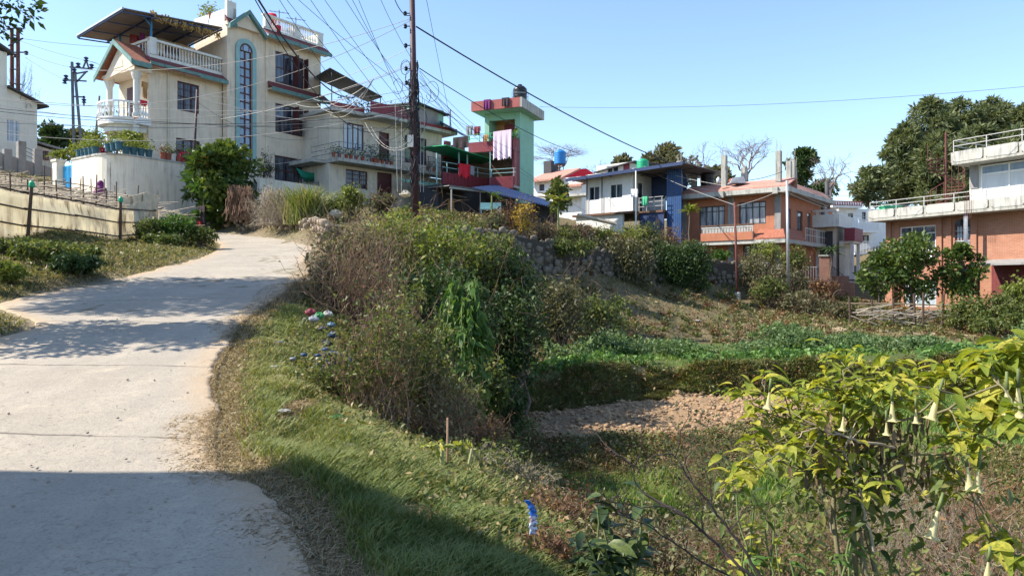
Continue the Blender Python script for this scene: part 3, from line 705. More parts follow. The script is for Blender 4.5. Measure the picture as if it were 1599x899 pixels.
# balcony: slab with a bowed front, curved balustrade
bow = [(-.1-1.0*math.sin(a), 1.33-1.25*math.cos(a)) for a in np.linspace(0, math.pi, 15)]
poly = [(uA-.003, -.25), (-.1, -.25)] + bow + [(-.1, 2.9), (uA-.003, 2.9)]
m_ = MB(); m_.prism(poly[::-1], 'z', 2.35, 2.6); m_.build('balcony_slab', M['white'], h)
poly2 = [(p[0]*.75, 1.33+(p[1]-1.33)*.8) for p in poly[1:-1]]
m_ = MB(); m_.prism([(uA-.003,.1)] + poly2[::1] + [(uA-.003,2.6)], 'z', 2.0, 2.348); m_.build('balcony_base', M['offwhite'], h)
m_ = MB()
for zz in (2.602, 3.42):
    for a, b_ in zip(bow[:-1], bow[1:]):
        m_.bar((a[0], a[1], zz+.05), (b_[0], b_[1], zz+.05), .12)
    m_.box(0, uA-.01, -.26, -.14, zz, zz+.1)
for i in range(1, 14):
    m_.lathe(bow[i][0], bow[i][1], [(.04,0),(.04,.05),(.07,.2),(.035,.5),(.05,.72)], 6, 2.7)
for i in range(4): m_.lathe(.12+i*.13, -.2, [(.04,0),(.07,.2),(.035,.5),(.05,.72)], 6, 2.7)
m_.build('balcony_balustrade', M['white'], h)
m_ = MB(); m_.box(uA-.06, uA-.004, .9, 2.0, 2.62, 4.6); bd = m_.build('balcony_door', M['darkwood'], h)
MB().box(uA-.075, uA-.064, 1.05, 1.4, 3.4, 4.4).build('pane', M['glass'], bd)
MB().box(uA-.06, uA-.004, .5, 2.2, 0, 2.0).build('porch_door', M['darkwood'], h)
# drain pipe
m_ = MB(); m_.tube([(F1.u(262), -.06, -1), (F1.u(262), -.06, ZE-.3)], .05, sides=6); m_.build('drain_pipe', M['beige'], h)
# TV aerials, water drum
def aerial(F, px, pt, pb, y, label):
    u_ = F.u(px, y); zt, zb = F.z(px, pt, y), F.z(px, pb, y)
    m_ = MB(); p = F.w(u_, y, 0); H_ = zt - zb
    m_.tube([(0,0,0),(0,0,H_)], .022, sides=5); m_.bar((-.62,0,H_-.05),(.62,0,H_-.22),.035)
    for i in range(5): x = -.5+.25*i; m_.bar((x,-.16,H_-.06-.13*(x+.62)),(x,.16,H_-.06-.13*(x+.62)),.015)
    o = m_.build('tv_aerial', M['darkgrey'], None); o.location = F.w(u_, y, zb); tag(o, label, 'aerial', 'television aerials on the roof')
aerial(F1, 436, 16, 44, .6, 'thin television aerial next to the red drum on the cream house roof')
aerial(F1, 462, 27, 55, .6, 'thin television aerial behind white cloth on the cream house roof')
p = F1.w(F1.u(425,.5), .5, zp+.2)
tag(MB().lathe(0,0,[(.28,0),(.3,.1),(.3,1.05),(.26,1.2),(.08,1.22)],14).build('water_drum', M['redcloth'], None, True, p), 'bright red drum standing behind the roof balustrade of the cream house', 'drum')

def cloth(name, label, cat, P0, P1, drop, mt, over=.25, seed=0, group=None, n=10, ragged=.1, stripes=None, kind_h=None):
    """cloth folded over a rail from P0 to P1, hanging drop metres, wavy with real thickness"""
    r = random.Random(seed); P0 = Vector(P0); P1 = Vector(P1); d = (P1 - P0); side = Vector((d.y, -d.x, 0)).normalized()
    if side.y > 0: side = -side
    vs = []; fs = []; rows = 7
    hem = [drop * (1 - ragged * r.random()) for _ in range(n + 1)]
    for i in range(n + 1):
        t = i / n; base = P0 + d * t; wv = math.sin(t * n * 1.3 + seed) * .05
        for j in range(rows):
            s = j / (rows - 1)
            vs.append(base + side * (.03 + wv * s + .02) + Vector((0, 0, .02 - hem[i] * s)))
        vs.append(base - side * .04 + Vector((0, 0, .015))); vs.append(base - side * (.06 + wv * .5) + Vector((0, 0, -over * (.8 + .3 * r.random()))))
    R_ = rows + 2
    for i in range(n):
        a = i * R_; b_ = a + R_
        for j in range(rows - 1): fs.append((a+j, b_+j, b_+j+1, a+j+1))
        fs.append((a, a+rows, b_+rows, b_)); fs.append((a+rows, a+rows+1, b_+rows+1, b_+rows))
    me = bpy.data.meshes.new(name); me.from_pydata([v - P0 for v in vs], [], fs); me.materials.append(M[mt]) 
    o = bpy.data.objects.new(name, me); C.objects.link(o); o.location = P0
    md = o.modifiers.new('thickness', 'SOLIDIFY'); md.thickness = .012
    return tag(o, label, cat, group)
def Fp(F, px, py, y): return F.w(F.u(px, y), y, F.z(px, py, y))
cloth('hanging_cloth', 'magenta cloth hanging under the steel canopy beside the white balustrade', 'cloth', Fp(F1,219,52,1.8), Fp(F1,226,54,1.6), .95, 'purplecloth', seed=1, group='clothes drying on the cream house')
cloth('hanging_cloth', 'dark red cloth hanging at the far end under the steel canopy', 'cloth', Fp(F1,204,55,2.5), Fp(F1,216,57,2.0), .5, 'maroon', seed=2, group='clothes drying on the cream house')
cloth('hanging_cloth', 'white cloth spread over the roof balustrade of the cream house', 'cloth', Fp(F1,451,42,0), Fp(F1,460,47,0), .6, 'whitecloth', seed=3, group='clothes drying on the cream house')
cloth('hanging_cloth', 'red and pink cloth laid on the roof balustrade near the red drum', 'cloth', Fp(F1,432,40,-.5), Fp(F1,438,42,-.5), .45, 'redcloth', seed=4, group='clothes drying on the cream house')
cloth('hanging_cloth', 'red cloth over the balustrade of the curved corner balcony', 'cloth', Fp(F1,219,157,-.25), Fp(F1,229,159,-.25), .25, 'redcloth', seed=5, group='clothes drying on the cream house')
cloth('hanging_cloth', 'pale yellow cloth hanging between column and wall of the curved balcony', 'cloth', Fp(F1,222,128,.1), Fp(F1,229,130,.1), .9, 'ocre', seed=6, group='clothes drying on the cream house')

# terrace retaining wall with a rounded corner
yW = -1.9; zw0 = -3.4; uw0 = -1.2; uw1 = F1.u(372, yW); R0 = 1.2
gz_ = F1.z(250, 251, yW)
path = [(uw1, yW)] + [(uw0 - R0*math.sin(a), yW + R0 - R0*math.cos(a)) for a in np.linspace(0, math.pi/2, 9)]
yL = F1.yy(112, uw0 - R0); path += [(uw0 - R0, yL)]
t = .28; outer = path; inner = [(uw1, yW+t)] + [(uw0 - (R0-t)*math.sin(a), yW + R0 - (R0-t)*math.cos(a)) for a in np.linspace(0, math.pi/2, 9)] + [(uw0-R0+t, yL)]
m_ = MB()
for i in range(len(outer)-1):
    m_.hexa([(*outer[i],zw0),(*inner[i],zw0),(*inner[i+1],zw0),(*outer[i+1],zw0)],[(*outer[i],gz_),(*inner[i],gz_),(*inner[i+1],gz_),(*outer[i+1],gz_)])
tw = empty('terrace_wall', F1.w(0,0,0), F1.phi, 'tall pale rendered wall with rounded corner and dark run-off stains below the cream house', 'wall')
m_.build('wall_face', M['cream_lit'], tw)
m_ = MB()
def sc(P, k): return [(p[0] + (0 if p[0] == uw1 else 0), p[1]) for p in P]
for i in range(len(outer)-1):
    o0, o1 = Vector((*outer[i],0)), Vector((*outer[i+1],0)); n_ = Vector((o1.y-o0.y, -(o1.x-o0.x), 0)).normalized()*.04
    if n_.x*1 + n_.y > 0: n_ = -n_
    i0, i1 = Vector((*inner[i],0))-n_, Vector((*inner[i+1],0))-n_; o0 = o0+n_; o1 = o1+n_
    m_.hexa([(o0.x,o0.y,gz_+.003),(i0.x,i0.y,gz_+.003),(i1.x,i1.y,gz_+.003),(o1.x,o1.y,gz_+.003)],[(o0.x,o0.y,gz_+.09),(i0.x,i0.y,gz_+.09),(i1.x,i1.y,gz_+.09),(o1.x,o1.y,gz_+.09)])
m_.build('coping', M['concrete_pale'], tw)
# earth filling behind the wall: terrace floor
m_ = MB(); m_.box(uw0-R0+t, uC+.5, yW+.4, 0-.003, zw0, gz_-.35); m_.box(uw0-R0+t, uA-.003, .003, yL, zw0, gz_-.35); o = m_.build('terrace_floor', M['concrete'], tw)
# blue gate and pillar
gt = empty('garden_gate', F1.w(uw0-R0+.1, yL, -1.7), F1.phi, 'bright blue sheet metal gate at the left end of the tall pale wall', 'gate')
m_ = MB(); y0g = .05; 
m_.box(-.02,.03,y0g,y0g+1.0,.0,gz_+1.5); 
for i in range(7): m_.box(-.045,-.022,y0g+.03+i*.145,y0g+.1+i*.145,.05,gz_+1.45)
m_.build('gate_leaf', M['bluedoor'], gt)
tag(MB().box(-.2,.2,0,.45,-.8,gz_+1.75).box(-.25,.25,-.05,.5,gz_+1.753,gz_+1.85).build('gate_pillar', M['cream_lit'], None, False, F1.w(uw0-R0, yL+1.15, -1.7)), 'pale square pillar on the left side of the blue gate', 'pillar').rotation_euler = (0,0,F1.phi)

# ============================================================ HOUSE 2
F2 = FR(514, 45, 47.8, 6.2)
h = F2.root('balcony_house', 'two-storey beige house with long blue railed balcony full of flower pots behind the utility pole', 'house')
uE = F2.u(690); 
zs2 = F2.z(515,243,-1); zr2 = F2.z(515,170,0)
lo = [F2.rect(540,266,574,294), F2.rect(589,270,612,318)]
hi = [F2.rect(536,193,568,234), F2.rect(592,207,608,252), F2.rect(632,214,666,256)]
m_ = MB(); m_.wall(0, uE, -1, zs2-.25, 0, .25, lo); m_.wall(0, uE, zs2, zr2-.2, 0, .25, hi)
m_.box(0,.25,.25,7,-1,zs2-.25); m_.box(0,.25,.25,7,zs2,zr2-.2); m_.box(uE-.25,uE,.25,7,-1,zs2-.25); m_.box(uE-.25,uE,.25,7,zs2,zr2-.2); m_.box(.25,uE-.25,6.8,7,-1,zr2-.2)
m_.build('wall', M['beige'], h)
win(h, lo[0], 0, nx=3, nz=1, grille='darkwood'); win(h, hi[0], 0, nx=4, nz=1, gm='paleglass'); win(h, hi[2], 0, nx=3, nz=1)
for r in (lo[1], hi[1]):
    d_ = MB(); d_.box(r[0], r[1], .1, .16, r[2], r[3]); d_.box(r[0], r[0]+.08, .03, .098, r[2], r[3]); d_.box(r[1]-.08, r[1], .03, .098, r[2], r[3]); d_.build('door', M['darkwood'], h)
m_ = MB(); m_.prism([(0-.02,-1.05),(uE+.3,-1.05),(uE+.3,.0-.003),(uE*.4,-.003),(0-.02,2.4)][::-1], 'z', zs2-.22, zs2-.02)
m_.box(-1.0,-.003,.3,7,zs2-.22,zs2-.03); m_.build('balcony_slab', M['concrete_pale'], h)
m_ = MB(); ov = 1.0
rp = [(-.3,-.7),(F2.u(572,-.7),-.7),(F2.u(580,-1.2),-1.25),(F2.u(640,-1.2),-1.25),(F2.u(648,-.7),-.7),(uE+.8,-.7),(uE+.8,7),(-.3,7)]
m_.prism(rp[::-1], 'z', zr2-.2, zr2); m_.build('roof_slab', M['concrete_pale'], h)
m_ = MB(); a, b_ = F2.u(578,-1.1), F2.u(642,-1.1)
m_.box(a, b_, -1.24, -1.12, zr2+.003, zr2+.65); m_.box(-.3, a-.1, -.68, -.56, zr2+.003, zr2+.3); m_.box(b_+.1, uE+.8, -.68, -.56, zr2+.003, zr2+.2)
m_.build('parapet', M['maroon'], h)
m_ = MB(); zt_ = zs2
for zz in (.32,.6,.92): m_.bar((0,-1,zt_+zz),(uE+.2,-1,zt_+zz),.035); m_.bar((0,-1,zt_+zz),(-.0,1.9,zt_+zz),.035)
for u_ in np.linspace(0, uE+.2, 9): m_.bar((u_,-1,zt_-.02),(u_,-1,zt_+.94),.05)
m_.build('railing', M['bluegrey'], h)
# black net canopy
cz = lambda px, py, y: F2.z(px, py, y)
m_ = sheet('net_canopy', [(F2.u(515,-.5),-.5,cz(515,107,-.5)), (F2.u(597,-.5),-.5,cz(597,152,-.5)), (F2.u(575,3),3,cz(575,160,3)), (F2.u(490,3),3,cz(490,122,3))], .05, 'darkgrey', h)
for (px, y_) in ((518,-.3),(594,-.3),(500,2.8)): MB().bar((F2.u(px,y_),y_,zr2),(F2.u(px,y_),y_,cz(px,(112 if px<520 else 150),y_)),.06).build('canopy_post', M['darkgrey'], h)
# roof hut
r = F2.rect(652,168,694,207,0)
m_ = MB(); m_.box(r[0], r[1], .1, 2.6, zr2, r[3]); m_.build('roof_hut', M['greenpaint'], h)
m_ = MB(); m_.box(r[0]-.02, r[1]-.5, .06, .097, zr2+.1, r[3]-.1); m_.build('hut_panel', M['grey'], h)
m_ = MB(); m_.hexa([(r[0]-.2,-.3,r[3]+.02),(r[1]+.3,-.3,r[3]-.35),(r[1]+.3,2.9,r[3]-.1),(r[0]-.2,2.9,r[3]+.35)],[(r[0]-.2,-.3,r[3]+.1),(r[1]+.3,-.3,r[3]-.27),(r[1]+.3,2.9,r[3]-.02),(r[0]-.2,2.9,r[3]+.43)]); m_.build('hut_roof', M['darkgrey'], h)
def pipe_post(F, px, py0, py1, y, mt='rust', w=.08):
    return MB().bar((F.u(px,y),y,F.z(px,py0,y)),(F.u(px,y),y,F.z(px,py1,y)),w)
pipe_post(F2, 703, 172, 207, -.4).build('roof_post', M['rust'], h)
# green awning at the foot
m_ = MB(); zz = F2.z(650,285,-2); m_.hexa([(F2.u(640,-2.2),-2.2,zz-.1),(F2.u(708,-2.2),-2.2,zz-.15),(F2.u(708,-2.2),-1.1,zz+.2),(F2.u(640,-2.2),-1.1,zz+.2)],[(F2.u(640,-2.2),-2.2,zz+.02),(F2.u(708,-2.2),-2.2,zz-.03),(F2.u(708,-2.2),-1.1,zz+.3),(F2.u(640,-2.2),-1.1,zz+.3)]); m_.build('lower_awning', M['greenpaint'], h)

# ============================================================ TOWER HOUSE
FT = FR(812, 48, -22, 5.3)
h = FT.root('green_tower_house', 'mint green house with narrow stair tower, maroon parapets and drying laundry', 'house')
uL = FT.u(757); yR = FT.yy(833.5, 0); uF = FT.u(737,-1.0); 
zTt = FT.z(806,153,-1.0); zTb = FT.z(806,168,-1.0)
zD = FT.z(790,235,0); zDp = FT.z(790,219,-1); zLf = FT.z(790,293,0); zLp = FT.z(790,276,-1)
m_ = MB()
m_.box(-.35, 0, 0, yR, -1, zTb-.003); m_.box(uL, uL+.3, 0, yR, zD+.01, zTb-.003); m_.box(uL, 0-.36, yR-.25, yR, -1, zTb-.003)
m_.box(uL+.31, -.36, 0, .2, zTb-.45, zTb-.004)
m_.build('wall', M['greenpaint'], h)
MB().box(uL+.32, -.36, 1.2, 1.35, zD+.01, zTb-.01).build('inner_wall', M['ocre'], h)
MB().box(uL+.9, uL+1.7, 1.12, 1.19, zD+.02, zD+1.9).build('door', M['maroon'], h)
m_ = MB(); m_.box(uF, .55, -1.0, yR+.5, zTb+.0, zTb+.15); m_.build('roof_slab', M['greenpaint'], h)
m_ = MB(); m_.box(uF, .43, -1.12, -1.0, zTb-.003, zTt); m_.box(uF, uF+.1, -1.0, yR+.5, zTb+.152, zTt); m_.build('roof_parapet', M['pinkred'], h)
m_ = MB(); m_.box(.432, .56, -1.12, yR+.5, zTb-.006, zTt+.002); m_.box(uF+.1,.43,yR+.38,yR+.5,zTb+.152,zTt); m_.build('roof_parapet', M['concrete_pale'], h)
# mid terrace slab + maroon parapet
m_ = MB(); m_.box(uF-.2, .0-.36, -1.0, -.003, zD-.18, zD); m_.box(uF-.2, uL, -.003, 3, zD-.18, zD); m_.build('terrace_slab', M['concrete_pale'], h)
m_ = MB(); m_.box(uF-.2, -.02, -1.1, -1.0, zD-.2, zDp); m_.box(-.3,-.02,-1.0,-.003,zD-.2,zDp+.2); m_.box(-.12,-.02,-1.0,-.01,zLf,zD-.2); m_.build('terrace_parapet', M['maroon'], h)
m_ = MB()
for zz in (.25,.5): m_.bar((uF-.2,-1.05,zDp+zz),(-.05,-1.05,zDp+zz),.045)
for u_ in np.linspace(uF-.2,-.08,5): m_.bar((u_,-1.05,zDp),(u_,-1.05,zDp+.52),.05)
m_.build('terrace_rail', M['brightgreen'], h)
# lower balcony (right part)
uM = FT.u(766,-1)
m_ = MB(); m_.box(uM, -.02, -1.0, 2, zLf-.15, zLf); m_.build('lower_slab', M['concrete_pale'], h)
m_ = MB(); m_.box(uM, -.02, -1.1, -1.0, zLf-.25, zLp)
for i in range(26): x = uM+.05+(-.1-uM)*i/25; m_.box(x-.02,x+.02,-1.14,-1.103,zLf-.2,zLp-.03)
m_.build('lower_parapet', M['maroon'], h)
MB().box(uM-3.2,-.36,1.9,2.05,-1,zD-.2).build('back_wall', M['brownwood'], h)
m_ = MB()
for zz in (.25,.5): m_.bar((uM,-1.05,zLp+zz),(FT.u(806,-1),-1.05,zLp+zz),.045)
for px in (768,803): m_.bar((FT.u(px,-1),-1.05,zLp),(FT.u(px,-1),-1.05,zLp+.52),.05)
m_.bar((uM,-1.05,zLf),(uM,-1.05,zD-.2),.07); m_.build('lower_rail', M['turq'], h)
pipe_post(FT, 806, 230, 290, -1.25).build('drain_pipe', M['rust'], h)
# left wing, in line with house 2
FW = FR(697, 46.5, 47.8, 5.3)
wz = lambda px, py, y=0: FW.z(px, py, y)
wr_ = empty('maroon_balcony_wing', FW.w(0,0,0), FW.phi, 'low wing with maroon balcony and green sheet roof left of the green tower', 'house wing')
uw = FW.u(766)
zp0, zp1 = wz(730,292), wz(730,274)
m_ = MB(); m_.box(-.2, uw, 0, .12, zp0, zp1)
for i in range(34): x = -.15+(uw+.1)*i/33; m_.box(x-.03,x+.03,-.05,-.003,zp0+.05,zp1-.03)
m_.build('balcony_front', M['maroon'], wr_)
m_ = MB()
for zz in (.3,.62): m_.bar((-.3,.06,zp1+zz),(uw,.06,zp1+zz),.05)
for px in (699, 747): m_.bar((FW.u(px),.06,zp1),(FW.u(px),.06,zp1+.64),.06)
m_.build('rail', M['turq'], wr_)
for px, y_ in ((687,.3),(718,.08),(731,.08)):
    m_ = MB(); m_.bar((FW.u(px),y_,zp0),(FW.u(px),y_,wz(px,238)),.09); m_.build('post', M['turq'], wr_)
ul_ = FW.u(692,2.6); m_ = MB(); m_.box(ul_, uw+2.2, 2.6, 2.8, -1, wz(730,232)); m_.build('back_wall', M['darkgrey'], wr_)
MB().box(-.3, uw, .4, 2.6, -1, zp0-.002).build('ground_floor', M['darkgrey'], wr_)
zg = wz(730,238)
sheet('sheet_roof', [(-.5,-.5,zg+.05),(uw-.1,-.4,zg-.3),(uw+1.4,2.6,zg-.15),(-.0,2.6,zg+.35)], .05, 'greensheet', wr_)
m_ = MB(); m_.box(ul_,FW.u(704,2.4),2.4,2.55,zg,zg+1.1); m_.box(FW.u(706,2.4),FW.u(726,2.4),2.4,2.5,zg+.3,zg+.9); m_.build('upper_front', M['maroon'], wr_)
sheet('upper_roof', [(FW.u(686,3),3,wz(686,190,3)),(FW.u(722,3),3,wz(722,212,3)),(FW.u(730,6),6,wz(730,214,6)),(FW.u(690,6),6,wz(690,196,6))], .08, 'darkblue', wr_)
# laundry
cloth('hanging_cloth', 'bright red cloth hanging over the rail of the maroon balcony', 'cloth', Fp(FW,716,256,-.05), Fp(FW,733,258,-.05), 1.05, 'redcloth', seed=11, group='laundry on the green tower house', ragged=.45)
cloth('hanging_cloth', 'small grey cloth hanging beside the bright red cloth', 'cloth', Fp(FW,734,259,-.05), Fp(FW,740,261,-.05), .6, 'greycloth', seed=12, group='laundry on the green tower house')
st = cloth('hanging_cloth', 'large pale pink and white striped cloth hanging over the tower terrace rail', 'cloth', Fp(FT,771,207,-1.15), Fp(FT,799,203,-1.15), 1.85, 'pinkcloth', seed=13, group='laundry on the green tower house', n=16, ragged=.15)
cm, nt, b = newmat('striped_cloth'); tc = nd(nt,'ShaderNodeTexCoord').outputs['Object']; w_ = nd(nt,'ShaderNodeTexWave',wave_type='BANDS',bands_direction='X'); w_.inputs['Scale'].default_value=2.2; w_.inputs['Distortion'].default_value=1.2; nt.links.new(tc,w_.inputs[0])
nt.links.new(ramp(nt,w_.outputs[1],[(.3,(.78,.66,.74)),(.6,(.52,.22,.40)),(.9,(.76,.62,.72))]), b.inputs['Base Color']); b.inputs['Roughness'].default_value=.9
st.data.materials[0] = cm
cloth('hanging_cloth', 'ochre cloth hanging on the tower terrace rail left of the striped cloth', 'cloth', Fp(FT,755,212,-1.15), Fp(FT,762,211,-1.15), .45, 'ocre', seed=14, group='laundry on the green tower house')
cloth('hanging_cloth', 'mauve cloth on the top parapet of the green tower', 'cloth', Fp(FT,756,157,-1.16), Fp(FT,766,156,-1.16), .65, 'purplecloth', seed=15, group='laundry on the green tower house')
cloth('hanging_cloth', 'black cloth on the top parapet of the green tower', 'cloth', Fp(FT,784,154,-1.16), Fp(FT,795,153,-1.16), .55, 'darkcloth', seed=16, group='laundry on the green tower house')
cloth('hanging_cloth', 'grey checked cloth hanging left of the tower stairs', 'cloth', Fp(FT,728,198,-.6), Fp(FT,738,197,-.6), .65, 'greycloth', seed=17, group='laundry on the green tower house')
cloth('hanging_cloth', 'dull brown cloth hanging next to the grey checked cloth', 'cloth', Fp(FT,740,199,-.6), Fp(FT,750,198,-.6), .6, 'maroon', seed=18, group='laundry on the green tower house')
cloth('hanging_cloth', 'wide black blanket over the parapet left of the tower', 'cloth', Fp(FT,708,216,-.6), Fp(FT,733,213,-.6), .75, 'darkcloth', seed=19, group='laundry on the green tower house')
# water tanks
def tank(name, label, p, r, hgt, mt, legs=0, frame=False, group='rooftop water tanks'):
    t = empty(name, p, 0, label, 'water tank', group)
    prof = [(r*.97,legs)]
    nb_ = 7
    for i in range(nb_):
        z = legs + hgt*.82*(i+.1)/nb_; prof += [(r*.97,z),(r,z+hgt*.03),(r,z+hgt*.07),(r*.97,z+hgt*.1)]
    prof += [(r*.95,legs+hgt*.84),(r*.6,legs+hgt*.93),(r*.3,legs+hgt*.95)]
    MB().lathe(0,0,prof,24).build('tank_body', M[mt], t, True)
    MB().lathe(0,0,[(r*.3,legs+hgt*.952),(r*.31,legs+hgt),(r*.1,legs+hgt*1.01)],16).build('lid', M[mt], t)
    if legs > 0:
        m_ = MB()
        for a in (45,135,225,315): x, y = r*.8*math.cos(rad(a)), r*.8*math.sin(rad(a)); m_.bar((x,y,0),(x,y,legs-.06),.05)
        m_.box(-r*.85,r*.85,-r*.85,r*.85,legs-.06,legs-.004); m_.build('tank_stand', M['darkgrey'], t)
    if frame:
        m_ = MB()
        for a in (45,135,225,315): x, y = r*1.6*math.cos(rad(a)), r*1.6*math.sin(rad(a)); m_.bar((x,y,-.2),(x,y,hgt*.85),.04)
        for zz in (hgt*.4,hgt*.83):
            for a in (45,135,225,315):
                m_.bar((r*1.6*math.cos(rad(a)),r*1.6*math.sin(rad(a)),zz),(r*1.6*math.cos(rad(a+90)),r*1.6*math.sin(rad(a+90)),zz),.035)
        m_.build('guard_rail', M['steel'], t)
    return t
tp = FT.w(-.35, 2.2, zTb+.16); Yt = tp.y; tp.x = (812-CX)/FP*Yt
tank('water_tank', 'black ribbed water tank inside a pipe guard rail on top of the green tower', tp, .47, 1.75, 'black', .35, True)

# ============================================================ low sheds at the foot of the tower
sh = FR(705, 44.5, 30, 5.2)
s_ = sh.root('lean_to_shed', 'open white framed shed with a flat grey roof edge below the maroon balcony', 'shed')
ua, ub = 0, sh.u(757)
zt_ = sh.z(706,293)
m_ = MB(); m_.bar((ua,0,-1),(ua,0,zt_),.09); m_.bar((sh.u(750),0,-1),(sh.u(750),0,sh.z(750,300)),.07); m_.bar((ua-.1,0,zt_),(ub,0,sh.z(757,300)),.14); m_.bar((ua-.1,2.5,zt_+.1),(ub,2.5,zt_-.2),.1); m_.build('shed_frame', M['rail_grey'], s_)
m_ = MB(); m_.hexa([(ua-.2,-.1,zt_+.08),(ub+.1,-.1,sh.z(757,300)+.08),(ub+.1,3,sh.z(757,300)+.3),(ua-.2,3,zt_+.3)],[(ua-.2,-.1,zt_+.12),(ub+.1,-.1,sh.z(757,300)+.12),(ub+.1,3,sh.z(757,300)+.34),(ua-.2,3,zt_+.34)]); m_.build('shed_roof', M['grey'], s_)
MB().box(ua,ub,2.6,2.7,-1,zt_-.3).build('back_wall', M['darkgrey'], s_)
MB().box(sh.u(727),sh.u(737),2.45,2.58,-1,zt_-.4).build('curtain', M['ocre'], s_)
bt = FR(752, 44, -10, 5.0)
s_ = bt.root('blue_roof_shed', 'long low shed under a dark blue sheet roof at the foot of the green tower', 'shed')
P = [(bt.u(738),0,bt.z(738,294)),(bt.u(868),0,bt.z(868,326)),(bt.u(868,3.2),3.2,bt.z(868,318,3.2)),(bt.u(775,3.2),3.2,bt.z(775,290,3.2))]
sheet('shed_roof', P, .07, 'canopyblue', s_)
for px in (797,832,862):
    pipe_post(bt, px, 300+ (px-770)*.2, 345, .1).build('shed_post', M['rust'], s_)
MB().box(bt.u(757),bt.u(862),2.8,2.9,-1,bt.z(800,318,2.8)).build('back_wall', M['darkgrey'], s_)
tag(MB().box(-.6,.6,-.25,.25,.0,.06).box(-.55,-.5,-.2,.2,-.5,-.003).box(.5,.55,-.2,.2,-.5,-.003).box(-.6,.6,.2,.26,.063,.45).build('bench', M['turq'], None, False, at(766,328,43.5)), 'light blue bench under the dark blue sheet roof', 'bench')
# ============================================================ WHITE PREFABRICATED HOUSE
FPx = FR(988, 52, -41, 6.9)
h = FPx.root('white_prefab_house', 'white panel house with dark blue roof edge and four black window panes', 'house')
uL = FPx.u(915)
ze = FPx.z(960, 268)
wn_ = [FPx.rect(919,291,936,313), FPx.rect(952,287,972,310)]
yS = FPx.yy(1040, 0)
m_ = MB(); m_.wall(uL, 0, -.1, ze, 0, .15, wn_)
m_.wall(.15, yS, -.1, ze+.1, -.15, 0, [(.7,1.3,0,2.0)], axis='y'); m_.box(uL, uL+.15, .15, yS, -.1, ze); m_.box(uL+.15,-.15,yS-.15,yS,-.1,ze)
m_.build('wall', M['white'], h)
for r in wn_: win(h, r, 0, fm='white', nx=2, nz=1, fw=.06)
m_ = MB(); m_.box(-.09,-.04,.72,1.28,0,2.0); m_.build('side_door', M['glass'], h)
m_ = MB(); 
for px in (914, 937.5): m_.bar((FPx.u(px,-.3), -.1, -.5), (FPx.u(px,-.3), -.1, ze), .07)
m_.build('drain_pipe', M['darkgrey'], h)
a, b_ = FPx.u(884,-.9), FPx.u(1066,-.9)
za, zb = FPx.z(884,281,-.9), FPx.z(1066,254,-.9)
P = [(a,-.9,za),(b_,-.9,zb),(b_+.3,yS+.6,zb-.1),(a+.3,yS+.6,za-.1)]
sheet('roof', P, .04, 'sheet', h)
m_ = MB(); m_.hexa([(a-.02,-.96,za-.14),(b_+.02,-.96,zb-.14),(b_+.02,-.903,zb-.14),(a-.02,-.903,za-.14)],[(a-.02,-.96,za+.08),(b_+.02,-.96,zb+.08),(b_+.02,-.903,zb+.08),(a-.02,-.903,za+.08)]); m_.build('roof_edge', M['darkblue'], h)
m_ = MB(); 
for t in (.1,.35,.6,.85): m_.bar(lerp(Vector(P[0]),Vector(P[1]),t)-Vector((0,0,.05)), lerp(Vector(P[3]),Vector(P[2]),t)-Vector((0,0,.05)), .06)
for t in (.3,.7): m_.bar(lerp(Vector(P[0]),Vector(P[3]),t)-Vector((0,0,.1)), lerp(Vector(P[1]),Vector(P[2]),t)-Vector((0,0,.1)), .05)
m_.build('roof_frame', M['darkgrey'], h)
# blue sheet wall at the right
xB0 = FPx.u(1041,.3); xB1 = FPx.u(1064,.3)
m_ = MB(); m_.box(xB0, xB1, .3, .38, -2.9, zb-.15); m_.box(xB0, xB0+.08, .38, 3, -2.9, zb-.2); m_.build('blue_sheet_wall', M['blueshet'], h)
m_ = MB(); m_.box(0, xB0, yS*.55, yS*.55+.1, 1.0, ze-.2); m_.build('blue_screen', M['darkblue'], h)
# floor slab, lower wall, porch rail
m_ = MB(); m_.box(uL-.5, .6, -1.0, yS, -.25, -.103); m_.box(.603, xB0, -.2, yS, -.25, -.103); m_.build('floor_slab', M['brownwood'], h)
m_ = MB(); m_.box(uL-.3, -.3, -.8, -.6, -2.2, -.253); m_.build('lower_wall', M['offwhite'], h)
m_ = MB(); m_.box(.6, xB0, -.1, 0, -2.6, -.253); m_.build('lower_wall', M['darkblue'], h)
m_ = MB(); 
for zz in (.3,.6,.9): m_.bar((.2,-.9,zz*1.0-.1),(.25,-.9,zz-.1),.04); m_.bar((.55,-.15,zz-.1),(xB0,-.15,zz-.1),.05)
for x in np.linspace(.6,xB0-.1,4): m_.bar((x,-.15,-.1),(x,-.15,.82),.05)
for zz in (.45,.9): m_.bar((FPx.u(945,-.95),-.95,zz-.1),(.55,-.95,zz-.1),.04)
for px in (953,993): m_.bar((FPx.u(px,-.95),-.95,-.1),(FPx.u(px,-.95),-.95,.82),.05)
m_.build('railing', M['rail_grey'], h)
m_ = MB(); m_.bar((FPx.u(993,-1.0),-1.0,-3),(FPx.u(993,-1.0),-1.0,ze-.3),.1); m_.build('porch_post', M['white'], h)
